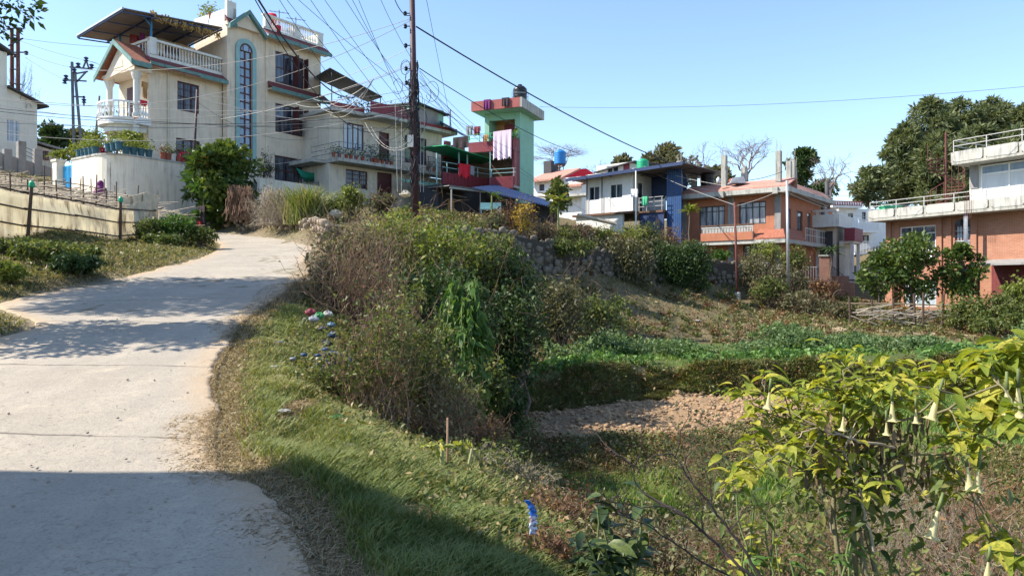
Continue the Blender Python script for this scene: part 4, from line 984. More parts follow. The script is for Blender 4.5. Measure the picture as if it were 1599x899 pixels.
# washing heap on the veranda rail, upper hut
cloth('hanging_cloth', 'white washing hanging at the corner post of the white panel house', 'cloth', Fp(FPx,986,296,-1.0), Fp(FPx,996,296,-1.0), .55, 'whitecloth', seed=21, group='laundry on the panel house')
cloth('hanging_cloth', 'lime green cloth on the porch rail of the white panel house', 'cloth', FPx.w(.9,-.2,.85), FPx.w(1.3,-.2,.85), .6, 'brightgreen', seed=22, group='laundry on the panel house')
hu = FR(931, 57, -41, 9.9)
hh = hu.root('roof_room', 'small grey roof room with a white window above the panel house roof', 'roof room')
uh = hu.u(985); zt_ = hu.z(958,256); zb_ = -1.2
r = hu.rect(947,259,966,273); m_ = MB(); m_.wall(0,uh,zb_,zt_,0,.15,[r]); m_.box(0,.15,.15,3,zb_,zt_); m_.box(uh-.15,uh,.15,3,zb_,zt_); m_.build('wall', M['offwhite'], hh)
win(hh, r, 0, fm='white', nx=2)
sheet('roof', [(hu.u(927,-.3),-.3,hu.z(927,270,-.3)),(hu.u(990,-.3),-.3,hu.z(990,252,-.3)),(hu.u(990,-.3)+.2,3.3,hu.z(990,252,-.3)+.2),(-.3,3.3,hu.z(927,270,-.3)+.3)], .07, 'darkgrey', hh)
MB().box(uh-.6,uh-.1,-.05,-.004,zt_-.9,zt_-.1).build('door', M['maroon'], hh)
tank('water_tank', 'green water tank behind the dark blue roof edge of the white panel house', at(1003.5,263,54)-Vector((0,0,.3)), .42, 1.0, 'pvcgreen')
# ------------------------------------------------------------ house with blue tank, behind
Fb = FR(834, 66, -35, 6.5)
h = Fb.root('brown_roof_house', 'white house with a faded brown roof and small window right of the green tower', 'house')
u1_ = Fb.u(908); r = Fb.rect(842,288,850,298)
zt_ = Fb.z(870,279)
m_ = MB(); m_.wall(0,u1_,-2,zt_,0,.2,[r]); m_.box(0,.2,.2,6,-2,zt_); m_.box(u1_-.2,u1_,.2,6,-2,zt_); m_.build('wall', M['white'], h)
win(h, r, 0, nx=1)
zr = Fb.z(872,264)
m_ = MB(); m_.hexa([(-.4,-.6,zt_-.2),(u1_*.65,-.6,zt_-.2),(u1_*.62,3,zr+.3),(-.4,3,zr+.3)],[(-.4,-.6,zt_-.05),(u1_*.65,-.6,zt_-.05),(u1_*.62,3,zr+.45),(-.4,3,zr+.45)]); 
m_.hexa([(u1_*.66,-.6,zt_-.9),(u1_+.3,-.6,zt_-.9),(u1_+.3,3,zt_+.3),(u1_*.66,3,zt_+.3)],[(u1_*.66,-.6,zt_-.75),(u1_+.3,-.6,zt_-.75),(u1_+.3,3,zt_+.45),(u1_*.66,3,zt_+.45)])
m_.build('roof', M['redslab'], h)
m_ = MB(); m_.box(-.3,.5,2.0,3.2,zt_,zr+1.2); m_.build('chimney', M['darkgrey'], h)
m_ = MB(); m_.box(.8,u1_+1,-.8,-.7,Fb.z(880,302,-.8)-.3,Fb.z(880,302,-.8)-.1); m_.box(u1_*.5,u1_+.8,-.69,.0,Fb.z(880,302,-.8)-.35,Fb.z(880,302,-.8)-.2); m_.build('balcony_slab', M['concrete_pale'], h)
tank('water_tank', 'blue water tank raised on a stand above the brown roofed white house', at(874.5,265,64), .5, 1.25, 'pvcblue', .45)
ht = at(909,276,70)
tag(MB().prism([(-1.6,0),(1.6,0),(.4,.75),(-.5,.7)], 'y', 0, 3).build('red_roof', M['redcloth'], None, False, ht), 'bright red metal roof peeping over the white panel house', 'roof')
MB().box(-1.3,1.3,.1,2.8,-3,-.003).build('wall', M['offwhite'], bpy.data.objects['red_roof'])

# ============================================================ MID RED HOUSE
FM = FR(1217, 47.8, -38.4, 1.9)
h = FM.root('orange_house', 'two-storey orange and grey house with brick-dust roof skirt and bare concrete column stubs', 'house')
uL = FM.u(1064); z2 = FM.z(1217,374); zS = FM.z(1217,302); 
wn_ = [FM.rect(1092,322,1132,356), FM.rect(1154,315,1196,350)]
gr_ = [FM.rect(1160,382,1196,402)]
m_ = MB(); m_.wall(uL, 0, z2, zS, 0, .22, wn_); m_.wall(uL, 0, -1.5, z2-.26, 0, .22, gr_)
yS = FM.yy(1300, 0)
sw = [(1.2,2.2,z2+.8,z2+2.1),(3.4,4.6,z2+.8,z2+2.1),(5.6,6.4,z2+.1,z2+2.1)]
m_.wall(.22, yS, z2, zS, -.22, 0, sw, axis='y'); m_.wall(.22, yS, -1.5, z2-.26, -.22, 0, [(1.5,2.6,.8,2.1),(4.,5.,0,2.1)], axis='y'); m_.box(uL,uL+.22,.22,8,-1.5,zS)
m_.build('wall', M['orange'], h)
win(h, wn_[0], 0, nx=4, nz=1, fm='darkgrey', gm='glass_curtain', top=.75); win(h, wn_[1], 0, nx=4, nz=1, fm='darkgrey', gm='glass_curtain', top=.75); win(h, gr_[0], 0, nx=3)
for s_ in sw: MB().box(-.16,-.08,s_[0],s_[1],s_[2],s_[3]).build('side_window', M['glass'], h)
for px in (1068, 1141, 1214):
    u_ = FM.u(px,-.1); MB().box(u_-.2,u_+.2,-.1,-.003,-1.5,zS-.003).build('pillar', M['grey'], h)
ov = .95
m_ = MB(); m_.box(FM.u(1038,-ov), .9, -ov, 9, zS, zS+.3); m_.build('roof_slab', M['concrete_pale'], h)
m_ = MB(); 
for px in (1127,1211): u_ = FM.u(px,-ov); m_.box(u_-.16,u_+.16,-ov-.12,-ov-.003,zS-.12,zS+.3)
m_.build('slab_bracket', M['concrete'], h)
m_ = MB(); xl = FM.u(1060,-ov)
m_.hexa([(xl,-ov+.05,zS+.303),(.8,-ov+.05,zS+.303),(.8,.9,zS+.95),(xl,.9,zS+.95)],[(xl,-ov+.05,zS+.38),(.8,-ov+.05,zS+.38),(.8,.9,zS+1.05),(xl,.9,zS+1.05)])
m_.box(xl,.8,.904,1.0,zS+.303,zS+1.04); m_.hexa([(.02,1.0,zS+.303),(.8,-ov+.3,zS+.303),(.8,8.9,zS+.303),(.02,8.9,zS+.303)],[(.02,1.01,zS+.9),(.1,1.01,zS+.9),(.1,8.9,zS+.9),(.02,8.9,zS+.9)])
m_.build('roof_skirt', M['redslab'], h)
for px, pt, y_ in ((1061,252,0),(1084,268,1.3),(1131,243,.2),(1162,262,1.3),(1216,236,.0),(1232,252,4.2),(1238,250,5.5),(1240,262,7.)):
    u_ = FM.u(px,y_); zz = FM.z(px,pt,y_)
    m_ = MB(); m_.box(u_-.16,u_+.16,y_-.16,y_+.16,zS+.31,zz)
    for q in ((-.1,-.1),(.1,-.1),(.1,.1),(-.1,.1)): m_.bar((u_+q[0],y_+q[1],zz),(u_+q[0]*1.3,y_+q[1],zz+random.uniform(.3,.8)),.03)
    m_.build('column_stub', M['concrete'], h)
# floor slab, balcony with balusters, small tiled skirt
m_ = MB(); m_.box(FM.u(1090,-1.0), .7, -1.0, 9, z2-.25, z2-.003); m_.build('floor_slab', M['concrete_pale'], h)
bx0, bx1 = FM.u(1095,-.98), FM.u(1176,-.98)
zr_ = FM.z(1135,353,-.98)
m_ = MB(); m_.box(bx0,bx1,-1.02,-.9,zr_-.1,zr_); m_.box(bx0,bx1,-1.02,-.9,z2+.002,z2+.12); m_.box(bx0,bx0+.1,-.9,-.003,zr_-.1,zr_)
balus(m_, bx0, bx1, -.96, z2+.12, zr_-.1, 34, .05, 'x', 5); m_.build('balcony_rail', M['offwhite'], h)
MB().box(bx0,bx1,-1.07,-1.03,z2+.002,zr_-.42).build('balcony_front', M['orange'], h); MB().box(bx0-.03,bx1+.03,-1.06,-.86,zr_+.003,zr_+.09).build('handrail', M['brownwood'], h)
m_ = MB(); m_.hexa([(bx1+.05,-1.02,z2+.01),(.7,-1.02,z2+.01),(.25,-.02,z2+.62),(bx1+.05,-.02,z2+.62)],[(bx1+.05,-1.02,z2+.08),(.7,-1.02,z2+.08),(.25,-.02,z2+.7),(bx1+.05,-.02,z2+.7)])
m_.hexa([(.27,.0,z2+.62),(.7,-1.0,z2+.01),(.7,3,z2+.01),(.27,3,z2+.62)],[(.27,.01,z2+.7),(.71,-1.0,z2+.08),(.71,3,z2+.08),(.28,3,z2+.7)]); m_.build('tiled_skirt', M['tile'], h)
m_ = MB(); 
for zz in (.45,.9): m_.bar((.65,3.1,z2+zz),(.65,8,z2+zz),.05)
for y_ in np.linspace(3.1,8,14): m_.bar((.65,y_,z2),(.65,y_,z2+.9),.04)
m_.build('side_rail', M['offwhite'], h)
tank('water_tank', 'black water tank on the orange house roof between the concrete columns', FM.w(FM.u(1105,1.6),1.6,zS+.95), .48, 1.15, 'black')
def jar(px, py, Y, r, hh, mt, label, name='gas_bottle', cat='container', group='containers on the orange house roof'):
    o = MB().lathe(0,0,[(r*.8,0),(r,hh*.1),(r,hh*.7),(r*.5,hh*.85),(r*.35,hh)],12).build(name, M[mt], None, True, at(px,py,Y)); return tag(o, label, cat, group)
pz = FM.w(FM.u(1070,.9),.9,zS+1.0)
jar(1070, 268, pz.y, .14, .42, 'redcloth', 'red pot standing at the left end of the orange house roof', 'pot')
jar(1070, 277, pz.y-.1, .16, .4, 'steel', 'grey pail below the red pot at the left end of the orange house roof', 'pail')
jar(1122, 287, 49.5, .16, .45, 'steel', 'grey metal can right of the black tank on the orange house roof', 'metal_can')
jar(1141, 286, 49.5, .13, .3, 'clay', 'small clay pot between concrete columns on the orange house roof', 'pot')
m_ = MB(); m_.hexa([(-.5,-.4,0),(.5,-.4,.0),(.5,.4,0),(-.5,.4,0)],[(-.35,-.3,.35),(.4,-.3,.45),(.4,.3,.4),(-.3,.3,.3)])
tag(m_.build('covered_heap', M['greycloth'], None, False, at(1150,287,49.5)), 'grey covered heap beside the small clay pot on the orange house roof', 'heap')

# ============================================================ CREAM HOUSE BEHIND (right of the orange house)
FC = FR(1331, 52, -38.4, 1.5)
FC = FR(1304, 53, -38.4, 1.6)
h = FC.root('stepped_cream_house', 'dirty cream house with stepped terraces and dark red parapet between orange and white houses', 'house')
uL = FC.u(1256); zt_ = FC.z(1285,335); zm = FC.z(1285,352)
m_ = MB(); m_.box(uL,0,0,.2,-.5,zt_-.6); m_.box(-.2,0,.2,3.4,-.5,zt_-.2); m_.build('wall', M['beige'], h)
m_ = MB(); m_.box(uL-.2,.5,-.9,-.75,zt_-.95,zt_-.1); m_.box(.35,.5,-.75,3,zt_-.95,zt_-.1); m_.box(uL-.2,.35,-.75,-.003,zt_-.95,zt_-.8); m_.box(uL-.2,.5,-.9,-.75,zt_+.1,zt_+.25)
for i in range(5): x = uL-.1+i*(.4-uL)/4; m_.box(x-.08,x+.08,-.88,-.77,zt_-.1,zt_+.1)
m_.build('terrace_parapet', M['offwhite'], h)
for i, px in enumerate((1268,1290)):
    u_ = FC.u(px); MB().box(u_-.45,u_+.45,-.05,-.004,zt_-3.3,zt_-1.2).build('window', M['darkgrey'], h)
MB().box(FC.u(1276)-.2,FC.u(1276)+.2,-.12,-.06,zt_-3.8,zt_-1.0).build('pillar', M['offwhite'], h)
m_ = MB(); m_.box(.5,1.2,.4,2.6,zt_-1.9,zt_-1.0); m_.build('side_parapet', M['maroon'], h)
m_ = MB(); m_.box(.5,1.1,.5,2.6,zt_-4.6,zt_-4.3); m_.box(.5,1.1,.5,2.6,zt_-2.05,zt_-1.902)
for y_ in (.6,2.2): m_.box(.85,1.05,y_,y_+.22,zt_-4.3,zt_-2.05)
m_.build('side_bay', M['offwhite'], h)
MB().box(.2,.5,.3,2.6,-.5,zt_-1.9).build('bay_wall', M['beige'], h)
m_ = MB(); m_.bar((-.4,-.9,zt_-3.3),(1.1,-.9,zt_-4.6),.05)
for i in range(14): t = i/13; x = -.4+1.5*t; z = zt_-3.3-1.3*t; m_.bar((x,-.9,z-.9),(x,-.9,z),.035)
m_.build('stair_railing', M['darkgrey'], h)
m_ = MB(); m_.box(uL,1.1,-1.3,1.15,zt_-4.9,zt_-4.7); m_.build('lower_slab', M['concrete_pale'], h)
tank('water_tank', 'black water tank on the stepped cream house roof', FC.w(-1.6,1.5,zt_-.3), .5, 1.1, 'black', .2)
# ============================================================ WHITE HOUSE
Fh = FR(1312, 60, 12, 1.6)
h = Fh.root('white_balcony_house', 'white three-storey house with red topped roof parapet and white railed balconies', 'house')
uR = Fh.u(1420); ztp = Fh.z(1345,326)
wz_ = lambda px0,py0,px1,py1: Fh.rect(px0,py0,px1,py1)
ws = [wz_(1324,333,1332,347), wz_(1346,331,1352,346), wz_(1343,367,1357,380)]
x0w = Fh.u(1308)
m_ = MB(); m_.wall(x0w, uR, -1.5, ztp, 0, .2, ws); m_.box(x0w,x0w+.2,.2,7,-1.5,ztp); m_.build('wall', M['white'], h)
for r in ws: win(h, r, 0, nx=2 if r[1]-r[0] > .5 else 1)
xp = Fh.u(1347,-.6)
m_ = MB(); m_.box(Fh.u(1300,-.6), xp, -.6, 7, ztp, ztp+.15); m_.build('roof_slab', M['white'], h)
m_ = MB(); m_.box(Fh.u(1300,-.6), xp, -.6, -.48, ztp+.153, Fh.z(1330,314,-.6)); m_.box(xp-.12,xp,-.48,7,ztp+.153,Fh.z(1330,314,-.6)); m_.build('roof_parapet', M['pinkred'], h)
m_ = MB(); n_ = 12
for i in range(n_): x = Fh.u(1302,-.6)+(xp-.2-Fh.u(1302,-.6))*i/(n_-1); m_.box(x-.05,x+.05,-.64,-.603,ztp+.2,Fh.z(1330,316,-.6))
m_.build('parapet_fins', M['whitecloth'], h)
for (px0,px1,pt,pb) in ((1340,1372,343,360),(1334,1384,377,395)):
    a, b_ = Fh.u(px0,-.9), Fh.u(px1,-.9); z0_, z1_ = Fh.z(1358,pb,-.9), Fh.z(1358,pt,-.9)
    m_ = MB(); m_.box(a,b_,-.95,-.003,z0_-.15,z0_); m_.build('balcony_slab', M['white'], h)
    m_ = MB(); m_.bar((a,-.9,z1_),(b_,-.9,z1_),.07); m_.bar((a,-.9,z0_+.08),(b_,-.9,z0_+.08),.05)
    for i in range(22): x = a+(b_-a)*(i+.5)/22; m_.bar((x,-.9,z0_),(x,-.9,z1_),.045)
    m_.build('balcony_rail', M['white'], h)
MB().box(Fh.u(1353),Fh.u(1372),-.05,-.004,Fh.z(1362,415),Fh.z(1362,398)).build('opening_shade_panel', M['darkgrey'], h)  # solid dark panel on the wall, colour stands in for shade inside an opening
m_ = MB(); r = Fh.rect(1336,404,1346,413,-.1); m_.box(r[0],r[1],-.08,-.004,r[2],r[3]); m_.build('sign_panel', M['redcloth'], h)
MB().box(Fh.u(1352),Fh.u(1378),-.1,-.004,-1.4,Fh.z(1362,448)).build('shutter', M['steel'], h)
# brick gate pillar, gate, and low things between the houses
gp = at(1287.5, 462, 46); gp.z = h1(gp.x, gp.y) - .3
o = empty('brick_gate_pillar', gp, rad(-20), 'tall old brick gate pillar right of the orange house', 'pillar'); ph = 1.6+(450-401)*46/FP-gp.z
MB().box(-.27,.27,-.27,.27,0,ph).build('shaft', M['brick_old'], o); MB().box(-.33,.33,-.33,.33,ph+.003,ph+.1).build('cap', M['concrete'], o)
gt = empty('steel_gate', gp+Vector((-2.3,.75,0)), rad(-20), 'grey barred steel gate left of the brick gate pillar', 'gate')
m_ = MB()
for i in range(14): m_.bar((.05+i*.145,0,.3),(.05+i*.145,0,2.1),.035)
for zz in (.4,1.2,2.05): m_.bar((0,0,zz),(2.0,0,zz),.05)
m_.build('bars', M['steel'], gt)
wl_ = empty('yard_wall', gp+Vector((.5,.2,0)), rad(-20), 'low broken brick yard wall right of the brick gate pillar', 'wall'); MB().box(0,1.0,0,.25,0,1.5).box(1.003,1.3,-.02,.27,0,1.1).build('wall_face', M['brick_old'], wl_)

# ============================================================ BIG BRICK HOUSE
FB = FR(1383, 45, -62, 0.0)
h = FB.root('brick_house', 'large orange brick house with deep concrete roof parapets and white framed windows', 'house')
YS = -1.1
uR = FB.u(1640); uR = 16.5
zsl = FB.z(1420,345); zs0 = FB.z(1358,346,YS); zs1 = FB.z(1358,329,YS)
w1 = FB.rect(1405,353,1461,392); w2 = FB.rect(1412,441,1467,478); wa = FB.rect(1491,352,1515,384)
m_ = MB(); m_.wall(0, uR, -1.5, zs0, 0, .25, [w1, w2, wa]); m_.box(0,.25,.25,9,-1.5,zs0); m_.build('wall', M['brick'], h)
for px in (1387,1400,1466,1481,1520): 
    u_ = FB.u(px,-.1); MB().box(u_-.15,u_+.15,-.1,-.003,-1.5,zs0-.003).build('brick_pier', M['brick'], h)
win(h, w1, 0, fm='white', gm='glass', nx=3, fw=.06, top=.7, sill='white'); win(h, w2, 0, fm='white', gm='paleglass', nx=3, fw=.07)
win(h, wa, 0, fm='darkwood', gm='paleglass', nx=2, nz=3, grille='white')
m_ = MB(); cxa = (wa[0]+wa[1])/2; ra = (wa[1]-wa[0])/2
m_.prism([(cxa+ra*math.cos(a), wa[3]+.002+.8*ra*math.sin(a)) for a in np.linspace(0, math.pi, 14)], 'y', -.05, -.004); m_.build('arch_light', M['glass'], h)
MB().box(w1[0]-.05,w1[1]+.05,-.35,-.003,w1[2]-.5,w1[2]-.1).build('window_ledge', M['white'], h)
# lower-left brick pillar (lit) in front
m_ = MB(); u_ = FB.u(1398,-.3); m_.box(u_-.55,u_-.1,-.45,-.103,-1.5,FB.z(1398,440,-.3)); m_.build('porch_pillar', M['brick'], h)
# parapet slab with concrete panels
xa = FB.u(1356,YS)
m_ = MB(); m_.box(xa,uR,YS,10,zs0,zs0+.16); m_.build('roof_slab', M['concrete'], h)
zpt = zs1
def parapet(x0, x1, y, za, zb, pw, depth_end, name='parapet_panel'):
    n = int((x1-x0)/pw)+1; 
    for i in range(n):
        a = x0+i*pw+.1; b_ = min(x0+(i+1)*pw-.1, x1)
        if b_ <= a: continue
        m_ = MB(); m_.add([(a+.08,y,za),(b_-.08,y,za),(b_,y,za+.1),(b_,y,zb-.08),(b_-.08,y,zb),(a+.08,y,zb),(a,y,zb-.08),(a,y,za+.1)]+
                           [(a+.08,y+.2,za),(b_-.08,y+.2,za),(b_,y+.2,za+.1),(b_,y+.2,zb-.08),(b_-.08,y+.2,zb),(a+.08,y+.2,zb),(a,y+.2,zb-.08),(a,y+.2,za+.1)],
                           [(7,6,5,4,3,2,1,0),(8,9,10,11,12,13,14,15)]+[(k,(k+1)%8,(k+1)%8+8,k+8) for k in range(8)])
        m_.build(name, M['concrete_pale'], h)
    m_ = MB()
    for i in range(n+1):
        a = x0+i*pw; 
        if a > x1: break
        m_.box(a-.07,a+.07,y+.06,y+.25,za-.003,zb-.02)
    m_.box(x0,x1,y+.12,y+.18,za-.002,zb-.09); m_.box(x0,x0+.12,y+.26,depth_end,za-.003,zb-.03)
    m_.build('parapet_post', M['concrete'], h)
parapet(xa, uR, YS-.02, zs0+.163, zpt, 1.75, 9.5)
def rails(x0, x1, y, z0_, hs, posts, mt, name='roof_railing', yend=None):
    m_ = MB()
    for zz in hs:
        m_.bar((x0,y,z0_+zz),(x1,y,z0_+zz),.05)
        if yend: m_.bar((x0,y,z0_+zz),(x0,yend,z0_+zz),.05)
    for i in range(posts): x = x0+(x1-x0)*i/(posts-1); m_.bar((x,y,z0_-.02),(x,y,z0_+hs[-1]),.06)
    if yend:
        for y_ in np.linspace(y,yend,4): m_.bar((x0,y_,z0_),(x0,y_,z0_+hs[-1]),.05)
    return m_.build(name, M[mt], h)
rails(xa+.05, uR, YS+.1, zpt, (.24,.48), 11, 'rail_grey', yend=7)
# upper storey
ux = FB.u(1514,.9); zu0 = FB.z(1500,256,-.3); zu1 = FB.z(1500,237,-.3); xu = FB.u(1486,-.3)
zf = zs0+.16
wu = FB.u(1531,.9)
m_ = MB(); m_.box(ux,wu,.9,1.1,zf,zu0); m_.box(ux,ux+.2,1.1,8,zf,zu0); m_.box(wu,uR,1.3,1.5,zf,zu0); m_.build('upper_wall', M['palewall'], h)
MB().box(ux+.05,wu-.1,.84,.897,zf+(zu0-zf)*.52,zu0-.05).build('shutter_panel', M['grey'], h)
def glazed(x0, x1, y, z0_, z1_, n):
    f = MB(); zz = [z0_, z0_+(z1_-z0_)*.22, z0_+(z1_-z0_)*.40, z0_+(z1_-z0_)*.82, z1_]
    for i in range(n+1): x = x0+(x1-x0)*i/n; f.box(x-.04,x+.04,y-.05,y+.05,z0_,z1_)
    for z in zz: f.box(x0,x1,y-.046,y+.046,z-.04,z+.04)
    o = f.build('window', M['white'], h)
    MB().box(x0,x1,y-.01,y+.012,zz[0],zz[2]).build('panel', M['white'], o)
    MB().box(x0,x1,y-.01,y+.012,zz[2]+.001,zz[3]).build('pane', M['frosted'], o)
    MB().box(x0,x1,y-.01,y+.012,zz[3]+.001,zz[4]).build('pane', M['glass_sky'], o)
glazed(wu+.05, uR, .95, zf+.02, zu0-.1, 8)
m_ = MB(); m_.box(xu,uR,-.3,9,zu0,zu0+.14); m_.build('upper_slab', M['concrete'], h)
parapet(xu, uR, -.32, zu0+.143, zu1+.05, 1.75, 8.5)
rails(xu+.05, uR, -.2, zu1+.05, (.32,.62), 8, 'rail_grey', yend=6)
# lower lean-to with dark open store
m_ = MB(); xs0 = FB.u(1528,-1.2); zz = FB.z(1530,412,-1.2)
m_.hexa([(xs0,-1.6,zz-.1),(uR,-1.6,zz-.1),(uR,-.003,zz+.15),(xs0,-.003,zz+.15)],[(xs0,-1.6,zz),(uR,-1.6,zz),(uR,-.003,zz+.25),(xs0,-.003,zz+.25)]); m_.build('lean_to_roof', M['grey'], h)
m_ = MB(); 
for x in np.linspace(xs0+.2,uR,5): m_.bar((x,-1.5,-1.5),(x,-1.5,zz-.1),.09)
m_.build('lean_to_post', M['brownwood'], h)
MB().box(xs0,uR,-.06,-.004,-1.5,zz+.1).build('lean_to_wall', M['maroon_tile'], h)
cloth('hanging_cloth', 'pale grey cloth hanging from rods by the arched window of the brick house', 'cloth', Fp(FB,1506,335,-.9), Fp(FB,1512,335,-.9), 1.9, 'greycloth', seed=31)
m_ = MB()
for px in (1506,1508.5,1511,1514,1516.5): u_ = FB.u(px,-1.2); m_.bar((u_,-1.2,zs0-.3),(u_+.02,-1.2,zs0+1.0+.2*math.sin(px)),.02)
m_.build('steel_rods', M['rust'], h)
# green tub on the roof
u_ = FB.u(1393,.5)
tag(MB().hexa([(-.45,-.3,0),(.45,-.3,0),(.45,.3,0),(-.45,.3,0)],[(-.5,-.35,.5),(.5,-.35,.5),(.5,.35,.5),(-.5,.35,.5)]).box(-.55,.55,-.4,.4,.503,.55).build('plastic_tub', M['brightgreen'], None, False, FB.w(u_,.3,zpt-.25)), 'bright green plastic tub behind the lower roof railing of the brick house', 'tub')
# rusty spiral stair
ps = FB.w(FB.u(1477,2.2), 2.2, zf); st_h = FB.z(1477,207,2.2)-zf; 
sp = empty('spiral_staircase', ps, FB.phi, 'rusty dark red spiral staircase on the brick house roof in front of the pines', 'staircase')
m_ = MB(); m_.tube([(0,0,0),(0,0,st_h)], .06, sides=8); m_.build('pole', M['rust'], sp)
n = 17; Hs = st_h*.68
tr_ = MB(); ra_ = MB(); prev = None
for i in range(n):
    a = rad(200+i*24); z = Hs*(i+1)/n; a2 = a+rad(24)
    tr_.prism([(0,0),(.95*math.cos(a),.95*math.sin(a)),(.95*math.cos(a2),.95*math.sin(a2))],'z',z-.03,z+.02)
    p_ = Vector((.95*math.cos(a),.95*math.sin(a),z)); ra_.bar(p_, p_+Vector((0,0,.95)), .03)
    if prev: ra_.bar(prev+Vector((0,0,.95)), p_+Vector((0,0,.95)), .04); ra_.bar(prev, p_, .05)
    prev = p_
tr_.build('treads', M['rust'], sp); ra_.build('handrail', M['rust'], sp)

# ============================================================ LEFT PALE HOUSE
FL = FR(-10, 50, 62, 10.0)
h = FL.root('pale_left_house', 'plain pale plastered house with sloping dark eave at the left edge', 'house')
u1_ = FL.u(58); za = FL.z(9,137); zb = FL.z(58,160); r = FL.rect(7,187,31,222)
xs_ = FL.u(9)
m_ = MB(); m_.wall(xs_,u1_,-1,zb,0,.2,[r]); m_.hexa([(xs_,0,zb),(u1_,0,zb-.001),(u1_,.2,zb-.001),(xs_,.2,zb)],[(xs_,0,za),(u1_,0,zb),(u1_,.2,zb),(xs_,.2,za)])
m_.box(u1_-.2,u1_,.2,5,-1,zb); m_.build('wall', M['palewall'], h)
win(h, r, 0, fm='white', gm='glass_sky', nx=3, nz=2, fw=.06, grille='white')
ztall = FL.z(5,82)
m_ = MB(); m_.box(FL.u(-60),xs_-.003,-.15,5,-1,ztall); m_.build('tall_wall', M['palewall'], h)
m_ = MB(); m_.hexa([(xs_,-.4,za+.02),(u1_+.6,-.4,zb-.28),(u1_+.6,5.3,zb-.28),(xs_,5.3,za+.02)],[(xs_,-.4,za+.13),(u1_+.6,-.4,zb-.17),(u1_+.6,5.3,zb-.17),(xs_,5.3,za+.13)])
m_.hexa([(FL.u(-60),-.5,ztall+1.2),(xs_+.25,-.5,ztall-.1),(xs_+.25,5.3,ztall-.1),(FL.u(-60),5.3,ztall+1.2)],[(FL.u(-60),-.5,ztall+1.35),(xs_+.25,-.5,ztall+.05),(xs_+.25,5.3,ztall+.05),(FL.u(-60),5.3,ztall+1.35)]); m_.build('roof', M['darkgrey'], h)
# compound wall with pillars below it
FQ = FR(-12, 46.5, 52, 8.4)
h = FQ.root('compound_wall', 'dark stained cement yard wall with square pillars below the pale left house', 'wall')
m_ = MB(); u2 = FQ.u(80); zt_ = FQ.z(30,246)
m_.hexa([(0,0,-1.5),(u2,0,-1.5),(u2,.2,-1.5),(0,.2,-1.5)],[(0,0,FQ.z(0,236)),(u2,0,FQ.z(80,262)),(u2,.2,FQ.z(80,262)),(0,.2,FQ.z(0,236))]); m_.build('wall_face', M['grey'], h)
for px, pt in ((12,233),(34,221),(59,233)):
    u_ = FQ.u(px); MB().box(u_-.22,u_+.22,-.1,.3,-1.5,FQ.z(px,pt)).build('pillar', M['grey'], h)
m_ = MB()
for zz in (.25,.5,.75): 
    a, b_ = FQ.u(36), FQ.u(58); z0_ = FQ.z(36,246); z1_ = FQ.z(58,256); m_.bar((a,.1,z0_+zz),(b_,.1,z1_+zz),.04)
m_.build('rail', M['darkgrey'], h)
# small grey house behind, by the pylons
Fs = FR(62, 53, 40, 9.6)
h = Fs.root('grey_outbuilding', 'small dull outbuilding with a sloping roof between pale left house and blue gate', 'outbuilding')
u2 = Fs.u(92); m_ = MB(); m_.hexa([(-1,0,-1.8),(u2,0,-1.8),(u2,3,-1.8),(-1,3,-1.8)],[(-1,0,Fs.z(58,222)),(u2,0,Fs.z(90,238)),(u2,3,Fs.z(90,238)),(-1,3,Fs.z(58,222))]); m_.build('wall', M['beige'], h)
m_ = MB(); m_.hexa([(-1.2,-.3,Fs.z(56,219)),(u2+.3,-.3,Fs.z(93,236)),(u2+.3,3.2,Fs.z(93,236)),(-1.2,3.2,Fs.z(56,219))],[(-1.2,-.3,Fs.z(56,216)),(u2+.3,-.3,Fs.z(93,233)),(u2+.3,3.2,Fs.z(93,233)),(-1.2,3.2,Fs.z(56,216))]); m_.build('roof', M['grey'], h)
r = Fs.rect(67,236,76,250); win(h, (r[0],r[1],r[2],r[3]), -.14, nx=2, name='window')

# house out of the frame on the left, whose roof corner shades the foreground
h = empty('roadside_house', (-10.15, 5.25, -.2), rad(-41), 'plain two-storey roadside house left of the viewer, its corner shading the road', 'house')
HH = 8.75
m_ = MB(); m_.wall(0, 5.5, -.8, HH-.2, -9, -8.75, [(1.5,3,1,2.3)]); m_.box(0,.25,-8.75,0,-.8,HH-.2); m_.box(.25,5.5,-.25,0,-.8,HH-.2); m_.box(5.25,5.5,-8.75,-.25,-.8,HH-.2); m_.build('wall', M['beige'], h)
MB().box(-.05,5.55,-9.05,.05,HH-.197,HH).build('roof_slab', M['concrete'], h)
MB().box(3,4,.003,.06,0,2.1).build('door', M['darkwood'], h)
# ------------------------------------------------------------ vegetation tools
def unit(v): return v / np.maximum(np.linalg.norm(v, axis=-1, keepdims=True), 1e-6)
def rdir(n, r, zb=0.): 
    v = r.normal(size=(n, 3)); v[:, 2] += zb; return unit(v)
def leaf_geo(P, L, Wd, r, zb=.2, droop=.3, D=None):
    """two-triangle folded leaves at points P"""
    n = len(P); L = np.broadcast_to(L, (n,)) * (.5 + 1.25 * r.random(n) ** 1.8); Wd = L * Wd
    D = rdir(n, r, zb) if D is None else D
    q = rdir(n, r, 0); s = unit(np.cross(D, q)); nn = np.cross(s, D)
    V = np.empty((n, 4, 3)); V[:, 0] = P; mid = P + D * (L * .45)[:, None]
    V[:, 1] = mid + s * (Wd * .5)[:, None] + nn * (Wd * .18)[:, None]
    V[:, 2] = P + D * L[:, None]; V[:, 2, 2] -= L * droop
    V[:, 3] = mid - s * (Wd * .5)[:, None] + nn * (Wd * .18)[:, None]
    b = (np.arange(n) * 4)[:, None]
    Fc = np.concatenate([b + [0, 1, 2], b + [0, 2, 3]], 1).reshape(-1, 3)
    return V.reshape(-1, 3), Fc
